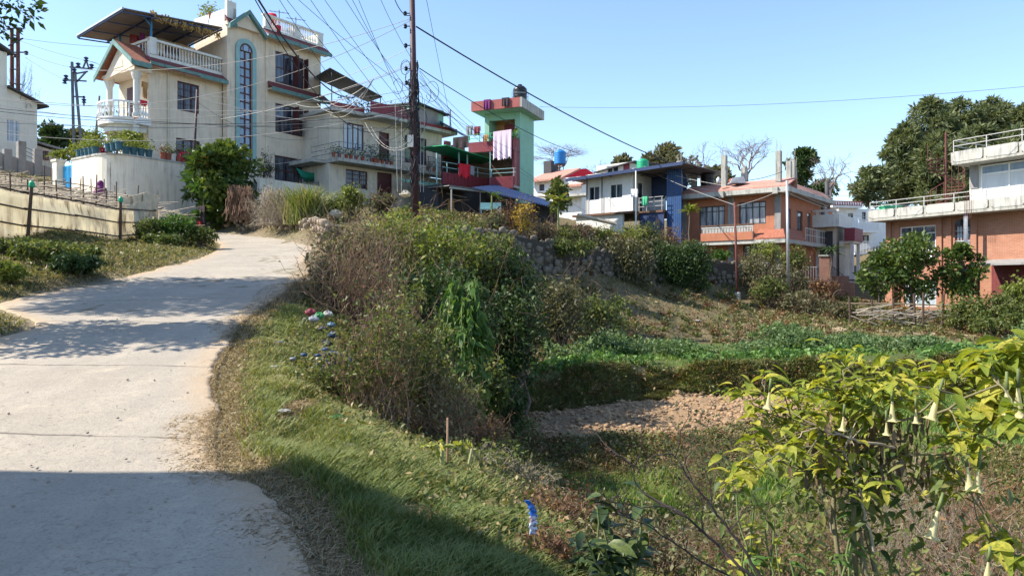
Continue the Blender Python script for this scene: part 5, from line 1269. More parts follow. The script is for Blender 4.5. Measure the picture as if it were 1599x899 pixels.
def leaf_obj(name, P, L, Wd, mt, parent, r, zb=.2, droop=.3, D=None, rv=None):
    V, Fc = leaf_geo(P, L, Wd, r, zb, droop, D)
    rv = r.random(len(P)) if rv is None else rv
    return npobj(name, V, Fc, mt, parent, np.repeat(rv, 2))
def tube_geo(polys, rads, sides=3):
    """polys: list of (k,3) arrays, rads: list of (k,)"""
    Vs = []; Fs = []; off = 0
    for P, R_ in zip(polys, rads):
        k = len(P); T = unit(np.gradient(P, axis=0)); ref = np.array([0.31, .12, .94]) if abs(T[0, 2]) < .8 else np.array([.9, .3, .1])
        a = unit(np.cross(T, ref)); b_ = np.cross(T, a)
        an = 2 * np.pi * np.arange(sides) / sides
        ring = P[:, None] + (a[:, None] * np.cos(an)[None, :, None] + b_[:, None] * np.sin(an)[None, :, None]) * R_[:, None, None]
        Vs.append(ring.reshape(-1, 3))
        i = np.arange(k - 1)[:, None] * sides + np.arange(sides)[None]; j = np.arange(k - 1)[:, None] * sides + (np.arange(sides)[None] + 1) % sides
        Fs.append(np.stack([i, j, j + sides, i + sides], -1).reshape(-1, 4) + off); off += k * sides
    return np.concatenate(Vs), np.concatenate(Fs)
def tube_obj(name, polys, rads, mt, parent=None, sides=3):
    V, Fc = tube_geo(polys, rads, sides); return npobj(name, V, Fc, mt, parent, smooth=True)
def bend(p0, p1, r, k=5, amp=.1, sag=0):
    t = np.linspace(0, 1, k)[:, None]; P = p0 + (p1 - p0) * t
    L = np.linalg.norm(p1 - p0); j = r.normal(size=(k, 3)) * amp * L * .5; j[0] = 0; j[-1] = 0
    P = P + j * np.sin(np.pi * t); P[:, 2] -= sag * (4 * t * (1 - t))[:, 0]; return P
def X(px, Y): return (px - CX) * Y / FP
def ztop(py, Y): return CAMZ - (py - CY) * Y / FP

LM = {}
LM['bush'] = leafmat('bush_leaves', [(.045,.075,.022), (.09,.125,.035), (.15,.18,.05), (.23,.22,.075)], .35)
LM['dark'] = leafmat('dark_leaves', [(.03,.055,.02), (.05,.09,.028), (.085,.13,.04)], .3)
LM['yellowgreen'] = leafmat('yellow_green_leaves', [(.11,.16,.035), (.19,.235,.05), (.31,.31,.07)], .38)
LM['lush'] = leafmat('lush_green_leaves', [(.05,.115,.025), (.09,.17,.035), (.15,.24,.06)], .35)
LM['citrus'] = leafmat('glossy_leaves', [(.035,.07,.02), (.08,.125,.03), (.18,.22,.05)], .3, .35)
LM['pine'] = leafmat('pine_needles', [(.075,.10,.05), (.13,.155,.07), (.20,.215,.10)], .3)
LM['rust'] = leafmat('russet_leaves', [(.10,.05,.03), (.17,.09,.045), (.24,.14,.06)], .25)
LM['dry'] = leafmat('dry_leaves', [(.10,.065,.04), (.20,.14,.085), (.33,.25,.15)], .2)
LM['greybrown'] = leafmat('grey_brown_leaves', [(.075,.08,.04), (.14,.135,.07), (.22,.20,.11)], .3)
LM['yellow'] = leafmat('yellow_flowers', [(.30,.20,.03), (.5,.36,.05)], .3)
LM['magenta'] = leafmat('crimson_leaves', [(.16,.01,.04), (.28,.02,.07)], .3)
LM['grass_green'] = leafmat('green_grass_blades', [(.08,.16,.03), (.13,.23,.04), (.21,.31,.065), (.32,.35,.10)], .38)
LM['grass_verge'] = leafmat('verge_grass_blades', [(.075,.125,.03), (.14,.19,.05), (.26,.27,.085), (.46,.38,.19)], .32)
LM['bank'] = leafmat('bank_grass_blades', [(.07,.11,.03), (.13,.17,.05), (.25,.23,.09), (.38,.28,.15)], .4)
LM['straw2'] = leafmat('tan_grass_blades', [(.14,.17,.05), (.30,.24,.12), (.48,.37,.21)], .3)
LM['straw'] = leafmat('straw_blades', [(.16,.105,.05), (.33,.235,.12), (.52,.41,.24)], .25)
LM['weed'] = leafmat('low_weeds', [(.06,.09,.025), (.12,.14,.045), (.22,.19,.08), (.36,.27,.14)], .3)
LM['kale'] = leafmat('vegetable_leaves', [(.06,.13,.035), (.11,.21,.055), (.19,.31,.09)], .35)
LM['bean'] = leafmat('bean_leaves', [(.07,.13,.05), (.13,.20,.08), (.21,.28,.12)], .35)
LM['trumpet'] = leafmat('yellow_green_broad_leaves', [(.18,.24,.03), (.32,.36,.045), (.50,.47,.07), (.60,.52,.10)], .5, .6, mottle=(.13,.20,.03))
LM['petal'] = leafmat('cream_petals', [(.66,.55,.20), (.78,.72,.46)], .4)
LM['broad'] = leafmat('dark_broad_leaves', [(.02,.045,.02), (.05,.09,.03), (.14,.18,.05)], .3, .4, mottle=(.03,.05,.02))
LM['banana'] = leafmat('banana_leaf', [(.06,.12,.03), (.16,.19,.05), (.35,.26,.10)], .35)

def bush(name, label, cat, px, Y, wpx, ptop, n=2500, leaf=.09, lm='bush', sm='bark', clumps=14, dep=None, group=None, seed=1, fill=1.0, lw=.5, twig=0, twm='twig', flat=0, base=None, zb=.2, hmul=1.):
    r = np.random.default_rng(seed); x = X(px, Y); w = wpx * Y / FP / 2 * 1.15; d = (dep or w * .8)
    z0 = h1(x, Y) if base is None else base; hgt = max(.3, (ztop(ptop, Y) - z0) * hmul) * 1.03
    root = empty(name, (x, Y, z0), 0, label, cat, group)
    rc = min(w, hgt * .5) * .42 + .05
    c = rdir(clumps, r, .25) * (r.random((clumps, 1)) ** .5); C_ = c * [max(w - rc*.8,.05), max(d - rc*.8,.05), max(hgt * .5 - rc*.8,.05)]; C_[:, 2] += hgt * .5
    k = r.integers(0, clumps, n); rr = rc * r.uniform(.6, 1.25, clumps)[k]
    o = rdir(n, r, .15) * (r.random((n, 1)) ** .45) * rr[:, None] * [1, 1, .8]
    # a part of the leaves fills between the clumps so that the outline stays broken but closed inside
    P = C_[k] + o; m = r.random(n) < .3 * fill
    e = rdir(n, r, .1) * (r.random((n, 1)) ** .6) * [w * .9, d * .9, hgt * .46]; e[:, 2] += hgt * .5
    P[m] = e[m]; P[:, 2] = np.maximum(P[:, 2], .03)
    rv = np.clip(r.random(n) * .6 + r.random(clumps)[k] * .4, 0, 1)
    leaf_obj('foliage', P, leaf, lw, LM[lm], root, r, zb, .3, rv=rv)
    polys = []; rads = []
    for i in range(clumps):
        b0 = np.array([r.normal() * w * .12, r.normal() * d * .12, -.1]); P_ = bend(b0, C_[i], r, 5, .12); polys.append(P_); r0 = .012 + .012 * hgt; rads.append(np.linspace(r0, r0 * .3, 5))
        for q in range(2): P2 = bend(P_[3], C_[i] + rdir(1, r, .4)[0] * rc * 1.2, r, 4, .15); polys.append(P2); rads.append(np.linspace(r0 * .4, r0 * .15, 4))
    tube_obj('stems', polys, rads, M[sm], root)
    if twig:
        polys = []; rads = []
        for i in range(twig):
            a = r.uniform(0, 2*np.pi); q = r.uniform(.4, 1.15); e = np.array([np.cos(a) * w * q, np.sin(a) * d * q, hgt * r.uniform(.35, 1.12)])
            P_ = bend(np.array([r.normal() * w * .25, r.normal() * d * .25, 0]), e, r, 6, .16); polys.append(P_); rads.append(np.linspace(.009, .003, 6))
            for s_ in range(3):
                j = r.integers(2, 6); P2 = bend(P_[j], P_[j] + rdir(1, r, .5)[0] * hgt * r.uniform(.12, .35), r, 4, .2); polys.append(P2); rads.append(np.linspace(.005, .002, 4))
        tube_obj('twigs', polys, rads, M[twm], root)
    return root

def twiggy(name, label, cat, px, Y, wpx, ptop, n=120, sm='twig', seed=1, leaves=600, leaf=.05, lm='greybrown', dep=None, droop=0., group=None, r0=.008, up=.9, base=None, sub=4):
    """shrub of bare twigs rising from the base with sparse leaves"""
    r = np.random.default_rng(seed); x = X(px, Y); w = wpx * Y / FP / 2; d = dep or w * .8
    z0 = h1(x, Y) if base is None else base; hgt = max(.3, ztop(ptop, Y) - z0)
    root = empty(name, (x, Y, z0), 0, label, cat, group)
    polys = []; rads = []; tips = []
    for i in range(n):
        b0 = np.array([r.normal() * w * .35, r.normal() * d * .35, -.05]); a = r.uniform(0, 2*np.pi); q = r.random() ** .6
        e = np.array([np.cos(a) * w * q, np.sin(a) * d * q, hgt * r.uniform(.45, 1.) * (1 - .35 * q * q)])
        P_ = bend(b0, e, r, 7, .14, -droop * hgt * .3); polys.append(P_); rr = r0 * r.uniform(.7, 1.4); rads.append(np.linspace(rr, rr * .3, 7))
        for s_ in range(sub):
            j = r.integers(2, 7); L = hgt * r.uniform(.1, .3); v = unit(rdir(1, r, up)[0] + (P_[j] - P_[j-1]) / np.linalg.norm(P_[j] - P_[j-1]) * .6)
            P2 = bend(P_[j], P_[j] + v * L, r, 4, .2); polys.append(P2); rads.append(np.linspace(rr * .5, rr * .2, 4)); tips += [P2[3], P2[2], P2[1]]
    tube_obj('stems', polys, rads, M[sm], root)
    if leaves:
        tips = np.array(tips); k = r.integers(0, len(tips), leaves)
        leaf_obj('foliage', tips[k] + r.normal(size=(leaves, 3)) * .03, leaf, .45, LM[lm], root, r, .3, .2)
    return root

def bare_tree(name, label, px, Y, wpx, ptop, pbase=None, mt='palebark', seed=1, depth=6, r0=.16, leaves=0, lm='rust', spread=.55, group=None, leaf=.25, trunk=.28, wmul=1.):
    r = np.random.default_rng(seed); x = X(px, Y); z0 = h1(x, Y) if pbase is None else ztop(pbase, Y); hgt = ztop(ptop, Y) - z0; w = wpx * Y / FP / 2
    root = empty(name, (x, Y, z0), 0, label, 'tree', group)
    tr = bend(np.array([0, 0, -.3]), np.array([r.normal()*.1, r.normal()*.1, hgt * trunk]), r, 5, .05)
    polys = [tr]; rads = [np.linspace(r0, r0 * .75, 5)]; br = []; brr = []; tips = []
    def grow(p, v, L, rad_, lv):
        q = p + v * L; P_ = bend(p, q, r, 4, .12); br.append(P_); brr.append(np.linspace(rad_, rad_ * .65, 4))
        if lv == 0: tips.append(q); return
        for i in range(2 if r.random() < .6 else 3):
            v2 = unit(v + rdir(1, r, .12)[0] * spread * 1.35); grow(P_[-1 if i else 2], v2, L * r.uniform(.66, .9), rad_ * .62, lv - 1)
    L0 = hgt * (1 - trunk) / (sum(.78 ** i for i in range(depth + 1))) * 1.08
    for i in range(4): 
        a = 2 * np.pi * (i + r.random() * .6) / 4; v = unit(np.array([np.cos(a) * .75 * spread * 1.6, np.sin(a) * .75 * spread * 1.6, 1.]))
        grow(tr[-1 if i % 2 else 3], v, L0, r0 * .55, depth)
    allp = np.concatenate(br); sx = w / max(.1, np.abs(allp[:, 0]).max()); sz = hgt / allp[:, 2].max()
    for P_ in br: P_[:, 0] *= sx; P_[:, 1] *= sx; P_[:, 2] *= sz
    tr[:, 2] = np.where(tr[:, 2] > 0, tr[:, 2] * sz, tr[:, 2]); tr[:, :2] *= sx
    tube_obj('trunk', polys, rads, M[mt], root, 7); tube_obj('branches', br, brr, M[mt], root, 3)
    if leaves:
        T = np.array(tips) * [sx, sx, sz]; k = r.integers(0, len(T), leaves)
        leaf_obj('foliage', T[k] + r.normal(size=(leaves, 3)) * leaf * 1.3, leaf, .5, LM[lm], root, r, .0, .3)
    return root

def crown_tree(name, label, px, Y, wpx, ptop, pbot, pbase=None, n=5000, leaf=.3, lm='dark', seed=1, clumps=26, group=None, cone=0., lw=.35, zb=.2, mt='bark', cat='tree', limbs=True, crr=.30, solid=False):
    """tapered trunk, limbs and a clumped crown between rows ptop and pbot"""
    r = np.random.default_rng(seed); x = X(px, Y); z0 = h1(x, Y) if pbase is None else ztop(pbase, Y)
    zt, zb_ = ztop(ptop, Y) - z0, ztop(pbot, Y) - z0; w = wpx * Y / FP / 2 * 1.2; hc = zt - zb_
    root = empty(name, (x, Y, z0), 0, label, cat, group)
    t = r.random(clumps) ** .8; rad_at = w * np.where(cone > 0, (1 - t) ** (.75 * cone) * (1 - .0 * t) + .06, np.sqrt(np.maximum(.05, 1 - (2 * t - 1) ** 2)))
    a = r.uniform(0, 2*np.pi, clumps); rc = w * crr * (1 - .45 * t * (cone > 0)) * r.uniform(.75, 1.25, clumps)
    q = np.sqrt(r.random(clumps)) * np.maximum(rad_at - rc * .7, 0.02)
    Cn = np.stack([np.cos(a) * q, np.sin(a) * q, zb_ + t * hc * .94], 1)
    Cn = np.vstack([Cn, [0, 0, zt - rc.min()]]); rc = np.append(rc, rc.min())
    k = r.integers(0, clumps + 1, n); o = rdir(n, r, .2) * (r.random((n, 1)) ** .4) * rc[k][:, None] * [1, 1, .75]
    P = Cn[k] + o; D = unit(o + rdir(n, r, .3) * rc[k][:, None] * .7)
    rv = np.clip(r.random(n) * .55 + r.random(clumps + 1)[k] * .45, 0, 1)
    leaf_obj('crown', P, leaf, lw, LM[lm], root, r, zb, .1, D=D, rv=rv)
    r0 = max(.06, zt * .022)
    tr = bend(np.array([0, 0, -.4]), np.array([0, 0, zt * .9]), r, 8, .015); polys = [tr]; rads = [np.linspace(r0, r0 * .2, 8)]
    tube_obj('trunk', polys, rads, M[mt], root, 8)
    if limbs:
        polys = []; rads = []
        for i in range(clumps):
            s_ = np.array([0, 0, max(zb_ * .6, Cn[i, 2] - abs(q[i]) * .6 - .1)]); polys.append(bend(s_, Cn[i], r, 5, .08)); rads.append(np.linspace(r0 * .35, r0 * .1, 5))
        tube_obj('limbs', polys, rads, M[mt], root, 4)
    return root

# ------------------------------------------------------------ trees far behind
pines = [(1452,92,130,152,315),(1412,88,76,195,318),(1497,95,120,154,315),(1549,96,130,152,315),(1597,92,110,164,320),(1650,96,130,155,320),(1470,84,110,205,322),(1530,88,130,196,322),(1585,86,120,205,322)]
pl_ = ['tall rounded dark pine, the leftmost full height one behind the brick house','smaller dark pine at the left foot of the pine group','tall pine peak right of the rusty spiral stair','tall pine above the upper railing of the brick house','pine with a low top at the right edge above the brick house','pine just beyond the right edge','lower bushy pine directly behind the spiral staircase','lower pine filling the gap behind the upper concrete parapet','lower pine behind the right end of the upper railing']
for i, (px, Y, w, t0, t1) in enumerate(pines):
    crown_tree('pine_tree', pl_[i], px, Y, w, t0, t1, n=13000, leaf=.62, lm='pine', seed=40+i, clumps=95, group='pines behind the brick house', cone=.55, lw=.26, zb=.9, crr=.21)
crown_tree('broadleaf_tree', 'olive green spreading tree left of the pines', 1357, 84, 72, 268, 314, n=4200, leaf=.42, lm='pine', seed=60, clumps=20, lw=.5)
crown_tree('evergreen_tree', 'dark upright evergreen tree behind the concrete stubs of the orange house', 1252, 70, 56, 234, 305, n=4200, leaf=.4, lm='dark', seed=61, clumps=24, lw=.45, cone=.4)
crown_tree('evergreen_tree', 'low dark tree right of the upright evergreen behind the orange house', 1285, 74, 44, 285, 315, n=1500, leaf=.4, lm='dark', seed=62, clumps=12, lw=.45)
bare_tree('bare_tree', 'big leafless tree with pale fanned branches above the orange house', 1165, 68, 110, 205, 290, seed=63, depth=6, r0=.2)
bare_tree('bare_tree', 'slim leafless tree left of the big bare tree', 1095, 72, 70, 222, 290, seed=64, depth=5, r0=.12)
bare_tree('bare_tree', 'leafless tree with wide forked limbs left of the pines', 1298, 66, 100, 236, 320, seed=65, depth=5, r0=.16, spread=.7)
bare_tree('bare_tree', 'nearly bare tree with russet buds behind the blue water tank', 872, 76, 110, 222, 275, seed=66, depth=6, r0=.14)
bare_tree('bare_tree', 'small bare tree just left of the panel house roof', 935, 80, 70, 250, 290, seed=67, depth=5, r0=.1)
crown_tree('brown_tree', 'dull brown full crowned tree behind the blue roof edge of the panel house', 1044, 78, 78, 232, 290, n=4000, leaf=.42, lm='greybrown', seed=68, clumps=26, lw=.5)
crown_tree('brown_tree', 'small yellowish tree behind the small grey roof room', 968, 76, 36, 245, 275, n=1000, leaf=.4, lm='greybrown', seed=69, clumps=10, lw=.5)
crown_tree('brown_tree', 'brownish tree between the black tank and the big bare tree', 1118, 74, 50, 262, 292, n=1500, leaf=.4, lm='greybrown', seed=70, clumps=14, lw=.5)
crown_tree('evergreen_tree', 'dark round tree between the pale left house and the pylon', 82, 62, 60, 197, 245, n=3000, leaf=.35, lm='dark', seed=71, clumps=18, lw=.45, pbase=290)
crown_tree('brown_tree', 'brownish tree at the foot of the twin legged pylon', 125, 64, 56, 205, 250, n=2000, leaf=.35, lm='greybrown', seed=72, clumps=16, lw=.45, pbase=290)
bare_tree('bare_tree', 'thin bare tree beside the twin rusty poles at the left edge', 28, 52, 70, 78, 260, seed=73, depth=5, r0=.09, spread=.6)
# tree whose top just enters the picture and whose crown shades the road
rt = crown_tree('roadside_tree', 'leafy roadside tree whose dark crown enters the top left corner', -265, 15.6, 470, -210, 42, n=24000, leaf=.16, lm='dark', seed=74, clumps=46, lw=.5, crr=.26)
crown_tree('roadside_tree', 'second leafy roadside tree outside the left edge shading the verge', -235, 11.2, 330, -20, 330, n=8000, leaf=.14, lm='dark', seed=75, clumps=24, lw=.5)

# ------------------------------------------------------------ trees and shrubs round the houses
crown_tree('citrus_tree', 'glossy citrus tree with a leading shoot in front of the white framed window', 1422, 39, 96, 362, 468, n=5200, leaf=.2, lm='citrus', seed=80, clumps=40, lw=.5, crr=.27)
crown_tree('citrus_tree', 'low spreading left limb tree beside the citrus with the leading shoot', 1372, 39.4, 66, 395, 462, n=2600, leaf=.2, lm='citrus', seed=81, clumps=20, lw=.5, crr=.3)
crown_tree('citrus_tree', 'dark citrus tree below the arched window of the brick house', 1502, 38, 62, 382, 468, n=3600, leaf=.2, lm='citrus', seed=82, clumps=24, lw=.5, crr=.3)
bush('yellowing_bush', 'yellow green bush at the right edge by the lean-to', 'bush', 1592, 35, 60, 420, 1500, .16, 'yellowgreen', seed=83)
for i, (px, w, tp, lb) in enumerate(((1500,70,458,'green bush just right of the bamboo rail by the brick house'),(1545,80,452,'wide green bush under the lean-to of the brick house'),(1592,70,462,'green bush at the right edge below the yellowing bush'),(1565,110,480,'low green bush in front of the lean-to'))):
    bush('green_bush', lb, 'bush', px, 35-.6*i, w, tp, 2600, .13, 'bush', seed=84+i, group='bushes under the brick house')
bush('climber', 'bright green leafy crop on the wall top below the orange house balcony', 'plant', 1122, 44.6, 46, 388, 700, .16, 'lush', seed=90, base=ztop(410,44.6), clumps=8)
for i, (px, Y, w, tp, lm, lb) in enumerate(((1195,46,60,372,'yellowgreen','yellow green bush in front of the orange house ground floor'),(1240,45,56,378,'bush','green bush under the orange house corner pillar'),(1175,45.4,50,392,'greybrown','dull bush left of the yellow green bush by the orange house'),(1280,43,60,432,'rust','reddish bush in front of the steel gate'),(1215,42,100,412,'greybrown','brown green scrub behind the grey street pole'),(1255,40,90,452,'greybrown','scrubby bush right of the grey street pole'),(1200,41,60,430,'bush','loose leafy bush between the red post and the grey pole'),(1300,39,90,470,'greybrown','low weeds clump left of the bamboo rail'))):
    bush('scrub_bush', lb, 'bush', px, Y, w, tp, 2000, .14, lm, seed=100+i, group='scrub below the orange house', twig=25)
# plants behind and over the stone wall
for i, (px, Y, w, tp, lm, n, lb) in enumerate((
  (800,36,70,312,'rust',2200,'russet dry shrub in front of the blue roof shed'),(818,35,44,308,'yellow',700,'shrub with yellow flower heads beside the russet shrub'),
  (772,35,50,326,'greybrown',1200,'grey brown shrub left of the russet shrub'),(850,36,60,340,'dry',1300,'dry straw coloured scrub under the banana plant'),
  (905,39,60,346,'dry',1200,'dry scrub at the end of the bleached plank'),(935,40,60,348,'yellowgreen',1800,'yellow green bush below the panel house windows'),
  (980,41,64,346,'yellowgreen',1900,'yellow green bush below the panel house post'),(1012,42,56,342,'bush',1500,'green brown bush at the foot of the blue sheet wall'),
  (1046,43,44,352,'rust',1000,'reddish dry bush left of the spiky yucca'),(880,38,54,352,'bush',1200,'dark green scrub below the banana plant'),
  (960,40,90,362,'rust',1800,'rusty scrub along the stone wall top'),(1020,42,80,366,'greybrown',1600,'grey scrub along the stone wall top'),(1080,44,60,372,'bush',1400,'green scrub below the spiky yucca'))):
    bush('wall_top_bush', lb, 'bush', px, Y, w, tp, n, .12, lm, seed=120+i, group='scrub along the stone wall top', twig=30, clumps=12)
crown_tree('young_tree', 'young dark green tree in front of the white brown-roofed house', 870, 42, 42, 280, 330, n=1700, leaf=.2, lm='bush', seed=140, clumps=16, lw=.5, crr=.34)
def frond_plant(name, label, px, Y, ptop, pbase, nf, L, Wd, lm, seed, stem='greenstem', droop=.6, up=.7, spread=1., thin=False, group=None):
    r = np.random.default_rng(seed); x = X(px, Y); zb_ = ztop(pbase, Y); zt = ztop(ptop, Y); zg = min(h1(x, Y), zb_)
    root = empty(name, (x, Y, zg), 0, label, 'plant', group); hs = zt - zg - L * .35
    tube_obj('stem', [bend(np.array([0,0,-.1]), np.array([0,0,max(.1,hs)]), r, 5, .03)], [np.linspace(.06, .04, 5)], M[stem], root, 6)
    V = []; Fc = []; rv = []
    for i in range(nf):
        a = r.uniform(0, 2*np.pi); el = r.uniform(.2, 1.3) * up; d = np.array([np.cos(a) * np.cos(el), np.sin(a) * np.cos(el), np.sin(el)]); s = unit(np.cross(d, [0, 0, 1.])); l = L * r.uniform(.7, 1.1); b0 = len(V); k = 7
        for j in range(k):
            t = j / (k - 1); c = np.array([0, 0, max(.1,hs)]) + d * l * t + np.array([0, 0, -droop * l * t * t * .7]); wd = Wd * l * math.sin(math.pi * min(.98, .08 + t * .9)) ** .7 * .5
            V += [c + s * wd, c - np.array([0, 0, wd * .4]), c - s * wd]
        for j in range(k - 1):
            q = b0 + j * 3; Fc += [(q, q+1, q+4, q+3), (q+1, q+2, q+5, q+4)]; vv = r.random(); rv += [vv, vv]
    npobj('leaves', np.array(V), np.array(Fc), LM[lm], root, np.array(rv)); return root
frond_plant('banana_plant', 'banana plant with a torn yellowing leaf left of the panel house', 872, 40, 298, 352, 11, 1.5, .26, 'banana', 141, droop=.35, up=.6)
frond_plant('yucca_plant', 'spiky yellow green yucca at the left corner of the orange house', 1077, 47, 322, 372, 60, .95, .10, 'yellowgreen', 142, 'bark', .5, .9)
frond_plant('maize_plant', 'single maize plant with a dry tassel in front of the open white framed shed', 768, 35.5, 296, 350, 10, .8, .14, 'lush', 143, droop=.8, up=.9)
frond_plant('palm_plant', 'dark fan palm beside the brick gate pillar', 1298, 45.5, 380, 440, 40, 1.3, .07, 'dark', 144, 'bark', .7, .7)
# round the cream house
crown_tree('large_shrub_tree', 'large glossy leaved shrub tree at the corner of the tall pale wall', 348, 37.2, 116, 226, 345, n=6500, leaf=.30, lm='citrus', seed=150, clumps=44, lw=.5, crr=.26, pbase=350)
crown_tree('large_shrub_tree', 'bright green lower shrub at the left foot of the large shrub tree', 318, 36.6, 58, 255, 340, n=2600, leaf=.24, lm='lush', seed=151, clumps=20, lw=.5, crr=.3, pbase=352)
bush('orange_flowers', 'yellow orange flower cluster on the left side of the large shrub tree', 'flowers', 322, 36.2, 26, 238, 300, .14, 'yellow', seed=152, base=ztop(268,36.2), clumps=5)
def drape(name, label, px0, px1, Y, ptop, pbot, n, seed, mt='twig', group=None):
    r = np.random.default_rng(seed); root = empty(name, (X((px0+px1)/2, Y), Y, ztop(pbot, Y)), 0, label, 'dry vines', group)
    w = (px1-px0)*Y/FP/2; h_ = ztop(ptop,Y)-ztop(pbot,Y); polys = []; rads = []
    for i in range(n):
        x0 = r.uniform(-w, w)*.7; zt = h_*r.uniform(.75,1); P_ = bend(np.array([x0, r.normal()*.25, zt]), np.array([x0+r.normal()*.2, r.normal()*.35, h_*r.uniform(-.02,.3)]), r, 7, .09); polys.append(P_); rads.append(np.full(7,.014))
    tube_obj('vines', polys, rads, M[mt], root); return root
drape('dry_vines', 'curtain of dry hanging vines right of the large shrub tree', 350, 402, 35.6, 288, 346, 190, 160, 'twig')
drape('dry_vines', 'second curtain of dry vines beside the tall grass clump', 404, 452, 34.6, 292, 352, 120, 161, 'paletwig')
twiggy('dry_scrub', 'tangled dry scrub on the low stone wall left of the tall grass clump', 'scrub', 425, 33.6, 90, 292, 150, 'paletwig', 162, 500, .1, 'dry', base=ztop(350,33.6))
def grass_clump(name, label, px, Y, wpx, ptop, n, seed, lm='grass_verge', base=None, wd=.02, group=None, kind=None, lean=.5, cat='grass clump'):
    r = np.random.default_rng(seed); x = X(px, Y); z0 = h1(x, Y) if base is None else base; w = wpx*Y/FP/2; hh = ztop(ptop, Y)-z0
    root = empty(name, (x, Y, z0), 0, label, cat, group)
    B = np.stack([r.normal(size=n)*w*.38, r.normal(size=n)*w*.38, np.zeros(n)], 1); V, Fc = blade_geo(B, hh*r.uniform(.45,1.05,n), wd, r, lean, k=4); npobj('blades', V, Fc, LM[lm], root, np.repeat(r.random(n), 7)); return root
def blade_geo(B, Hh, wd, r, lean=.5, k=2, D=None):
    """tapering bent blades; k sections -> 2k-1 triangles"""
    n = len(B); a = r.uniform(0, 2*np.pi, n); d = np.stack([np.cos(a), np.sin(a), np.zeros(n)], 1) if D is None else D
    s = np.stack([-np.sin(a+.6), np.cos(a+.6), np.zeros(n)], 1); ln = (lean * r.uniform(.3, 1.3, n) * Hh)[:, None]; Hh = np.broadcast_to(Hh, (n,)); wd = np.broadcast_to(wd, (n,))[:, None]
    V = np.empty((n, 2*k+1, 3))
    for j in range(k):
        t = j / k; c = B + d * ln * t ** 1.8; c[:, 2] += Hh * (t - .18 * t * t * lean); V[:, 2*j] = c + s * wd * (.5 - .32 * t); V[:, 2*j+1] = c - s * wd * (.5 - .32 * t)
    c = B + d * ln; c[:, 2] += Hh * (1 - .3 * lean); V[:, 2*k] = c
    F_ = []
    for j in range(k - 1): F_ += [(2*j, 2*j+1, 2*j+3), (2*j, 2*j+3, 2*j+2)]
    F_.append((2*k-2, 2*k-1, 2*k)); F_ = np.array(F_)
    return V.reshape(-1, 3), (F_[None] + (np.arange(n) * (2*k+1))[:, None, None]).reshape(-1, 3)
grass_clump('tall_grass', 'tall green fodder grass clump above the low stone wall', 482, 33.4, 64, 278, 900, 165, base=ztop(352,33.4), wd=.05, lean=.6)
bush('wall_bush', 'yellow green bush between the fodder grass and the utility pole', 'bush', 551, 33.5, 52, 284, 1800, .12, 'yellowgreen', seed=166, base=ztop(345,33.5), twig=15)
bush('wall_bush', 'dull bush below the balcony house doors left of the pole', 'bush', 596, 33.5, 52, 296, 1500, .12, 'greybrown', seed=167, base=ztop(345,33.5), twig=20)
bush('wall_bush', 'small green bush under the green shade net', 'bush', 520, 34.5, 40, 300, 900, .12, 'bush', seed=168, base=ztop(340,34.5))
twiggy('garden_shrub', 'thin dark garden shrub against the cream house wall', 'shrub', 417, 42.5, 34, 236, 40, 'darktwig', 169, 260, .13, 'dark', base=ztop(276,42.5), r0=.012)
# left of the road
for i, (px, Y, w, tp, lm, n, lb) in enumerate(((232,27.5,50,340,'bush',2400,'dark green bush at the right end of the tarpaulin fence'),(275,28,74,332,'lush',3600,'bright green leafy bush at the bend of the road'),(315,28,50,352,'bush',1800,'low bush tip at the inside of the road bend'),(252,26,60,362,'bush',1600,'low weeds in front of the bright bush'),
   (85,19.4,130,376,'bush',6000,'dark green weed mound below the tarpaulin fence'),(25,20,110,372,'bush',4200,'weed mound at the left edge below the tarpaulin fence'),(118,18,80,394,'dark',3400,'weedy clump above the side track'),(10,16.6,60,408,'yellowgreen',2000,'yellow green weeds at the left edge'))):
    bush('verge_bush', lb, 'bush', px, Y, w, tp, n, .1, lm, seed=170+i, group='bushes on the left bank', clumps=16)

# ------------------------------------------------------------ the big thicket on the right bank
TH = [  # px, Y, width px, top row, leaves, leaf size, material, twigs, label
 (640,19.5,230,316,10450,0.111,'yellowgreen',28,'tall thicket bush with yellow green leaves, highest of the bank'),
 (730,21,190,328,9025,0.111,'bush',21,'dark leafy thicket bush right of the highest bank bush'),
 (560,17.5,150,335,4200,0.098,'greybrown',90,'brownish thicket bush beside the road'),
 (795,21.5,130,375,7125,0.117,'dark',7,'dark green thicket bush sloping down toward the stone wall'),
 (680,16.5,210,395,8200,0.105,'dark',30,'dark middle bush in the shade of the thicket'),
 (800,18.6,115,432,5700,0.111,'dark',3,'shaded low bush at the right foot of the thicket'),
 (865,26,120,425,3610,0.130,'greybrown',17,'dry weedy bush on the slope below the stone wall'),
 (935,29,110,450,2470,0.130,'bush',14,'low green scrub on the slope below the creepers'),
 (745,14.5,110,540,4800,0.091,'bush',12,'green bush above the ploughed plot'),
 (790,16.4,70,585,2600,0.091,'dark',3,'small dark bush beside the ploughed plot'),
 (620,12.8,140,500,3000,0.078,'bush',40,'mixed bush behind the upright dry stems'),
 (690,11.8,120,590,2600,0.078,'bush',50,'tangled bush low on the bank'),
 (722,12.6,80,640,2000,0.078,'dark',7,'dark leafy bush at the foot of the bank'),
 (520,16.5,90,400,2470,0.091,'greybrown',21,'low dull bush hugging the road edge below the arching dry shrub')]
for i, (px, Y, w, tp, n, lf, lm, tg, lb) in enumerate(TH):
    bush('thicket_bush', lb, 'bush', px, Y, w, tp, n, lf, lm, seed=200+i, group='thicket on the right bank', clumps=26, twig=tg, lw=.5)
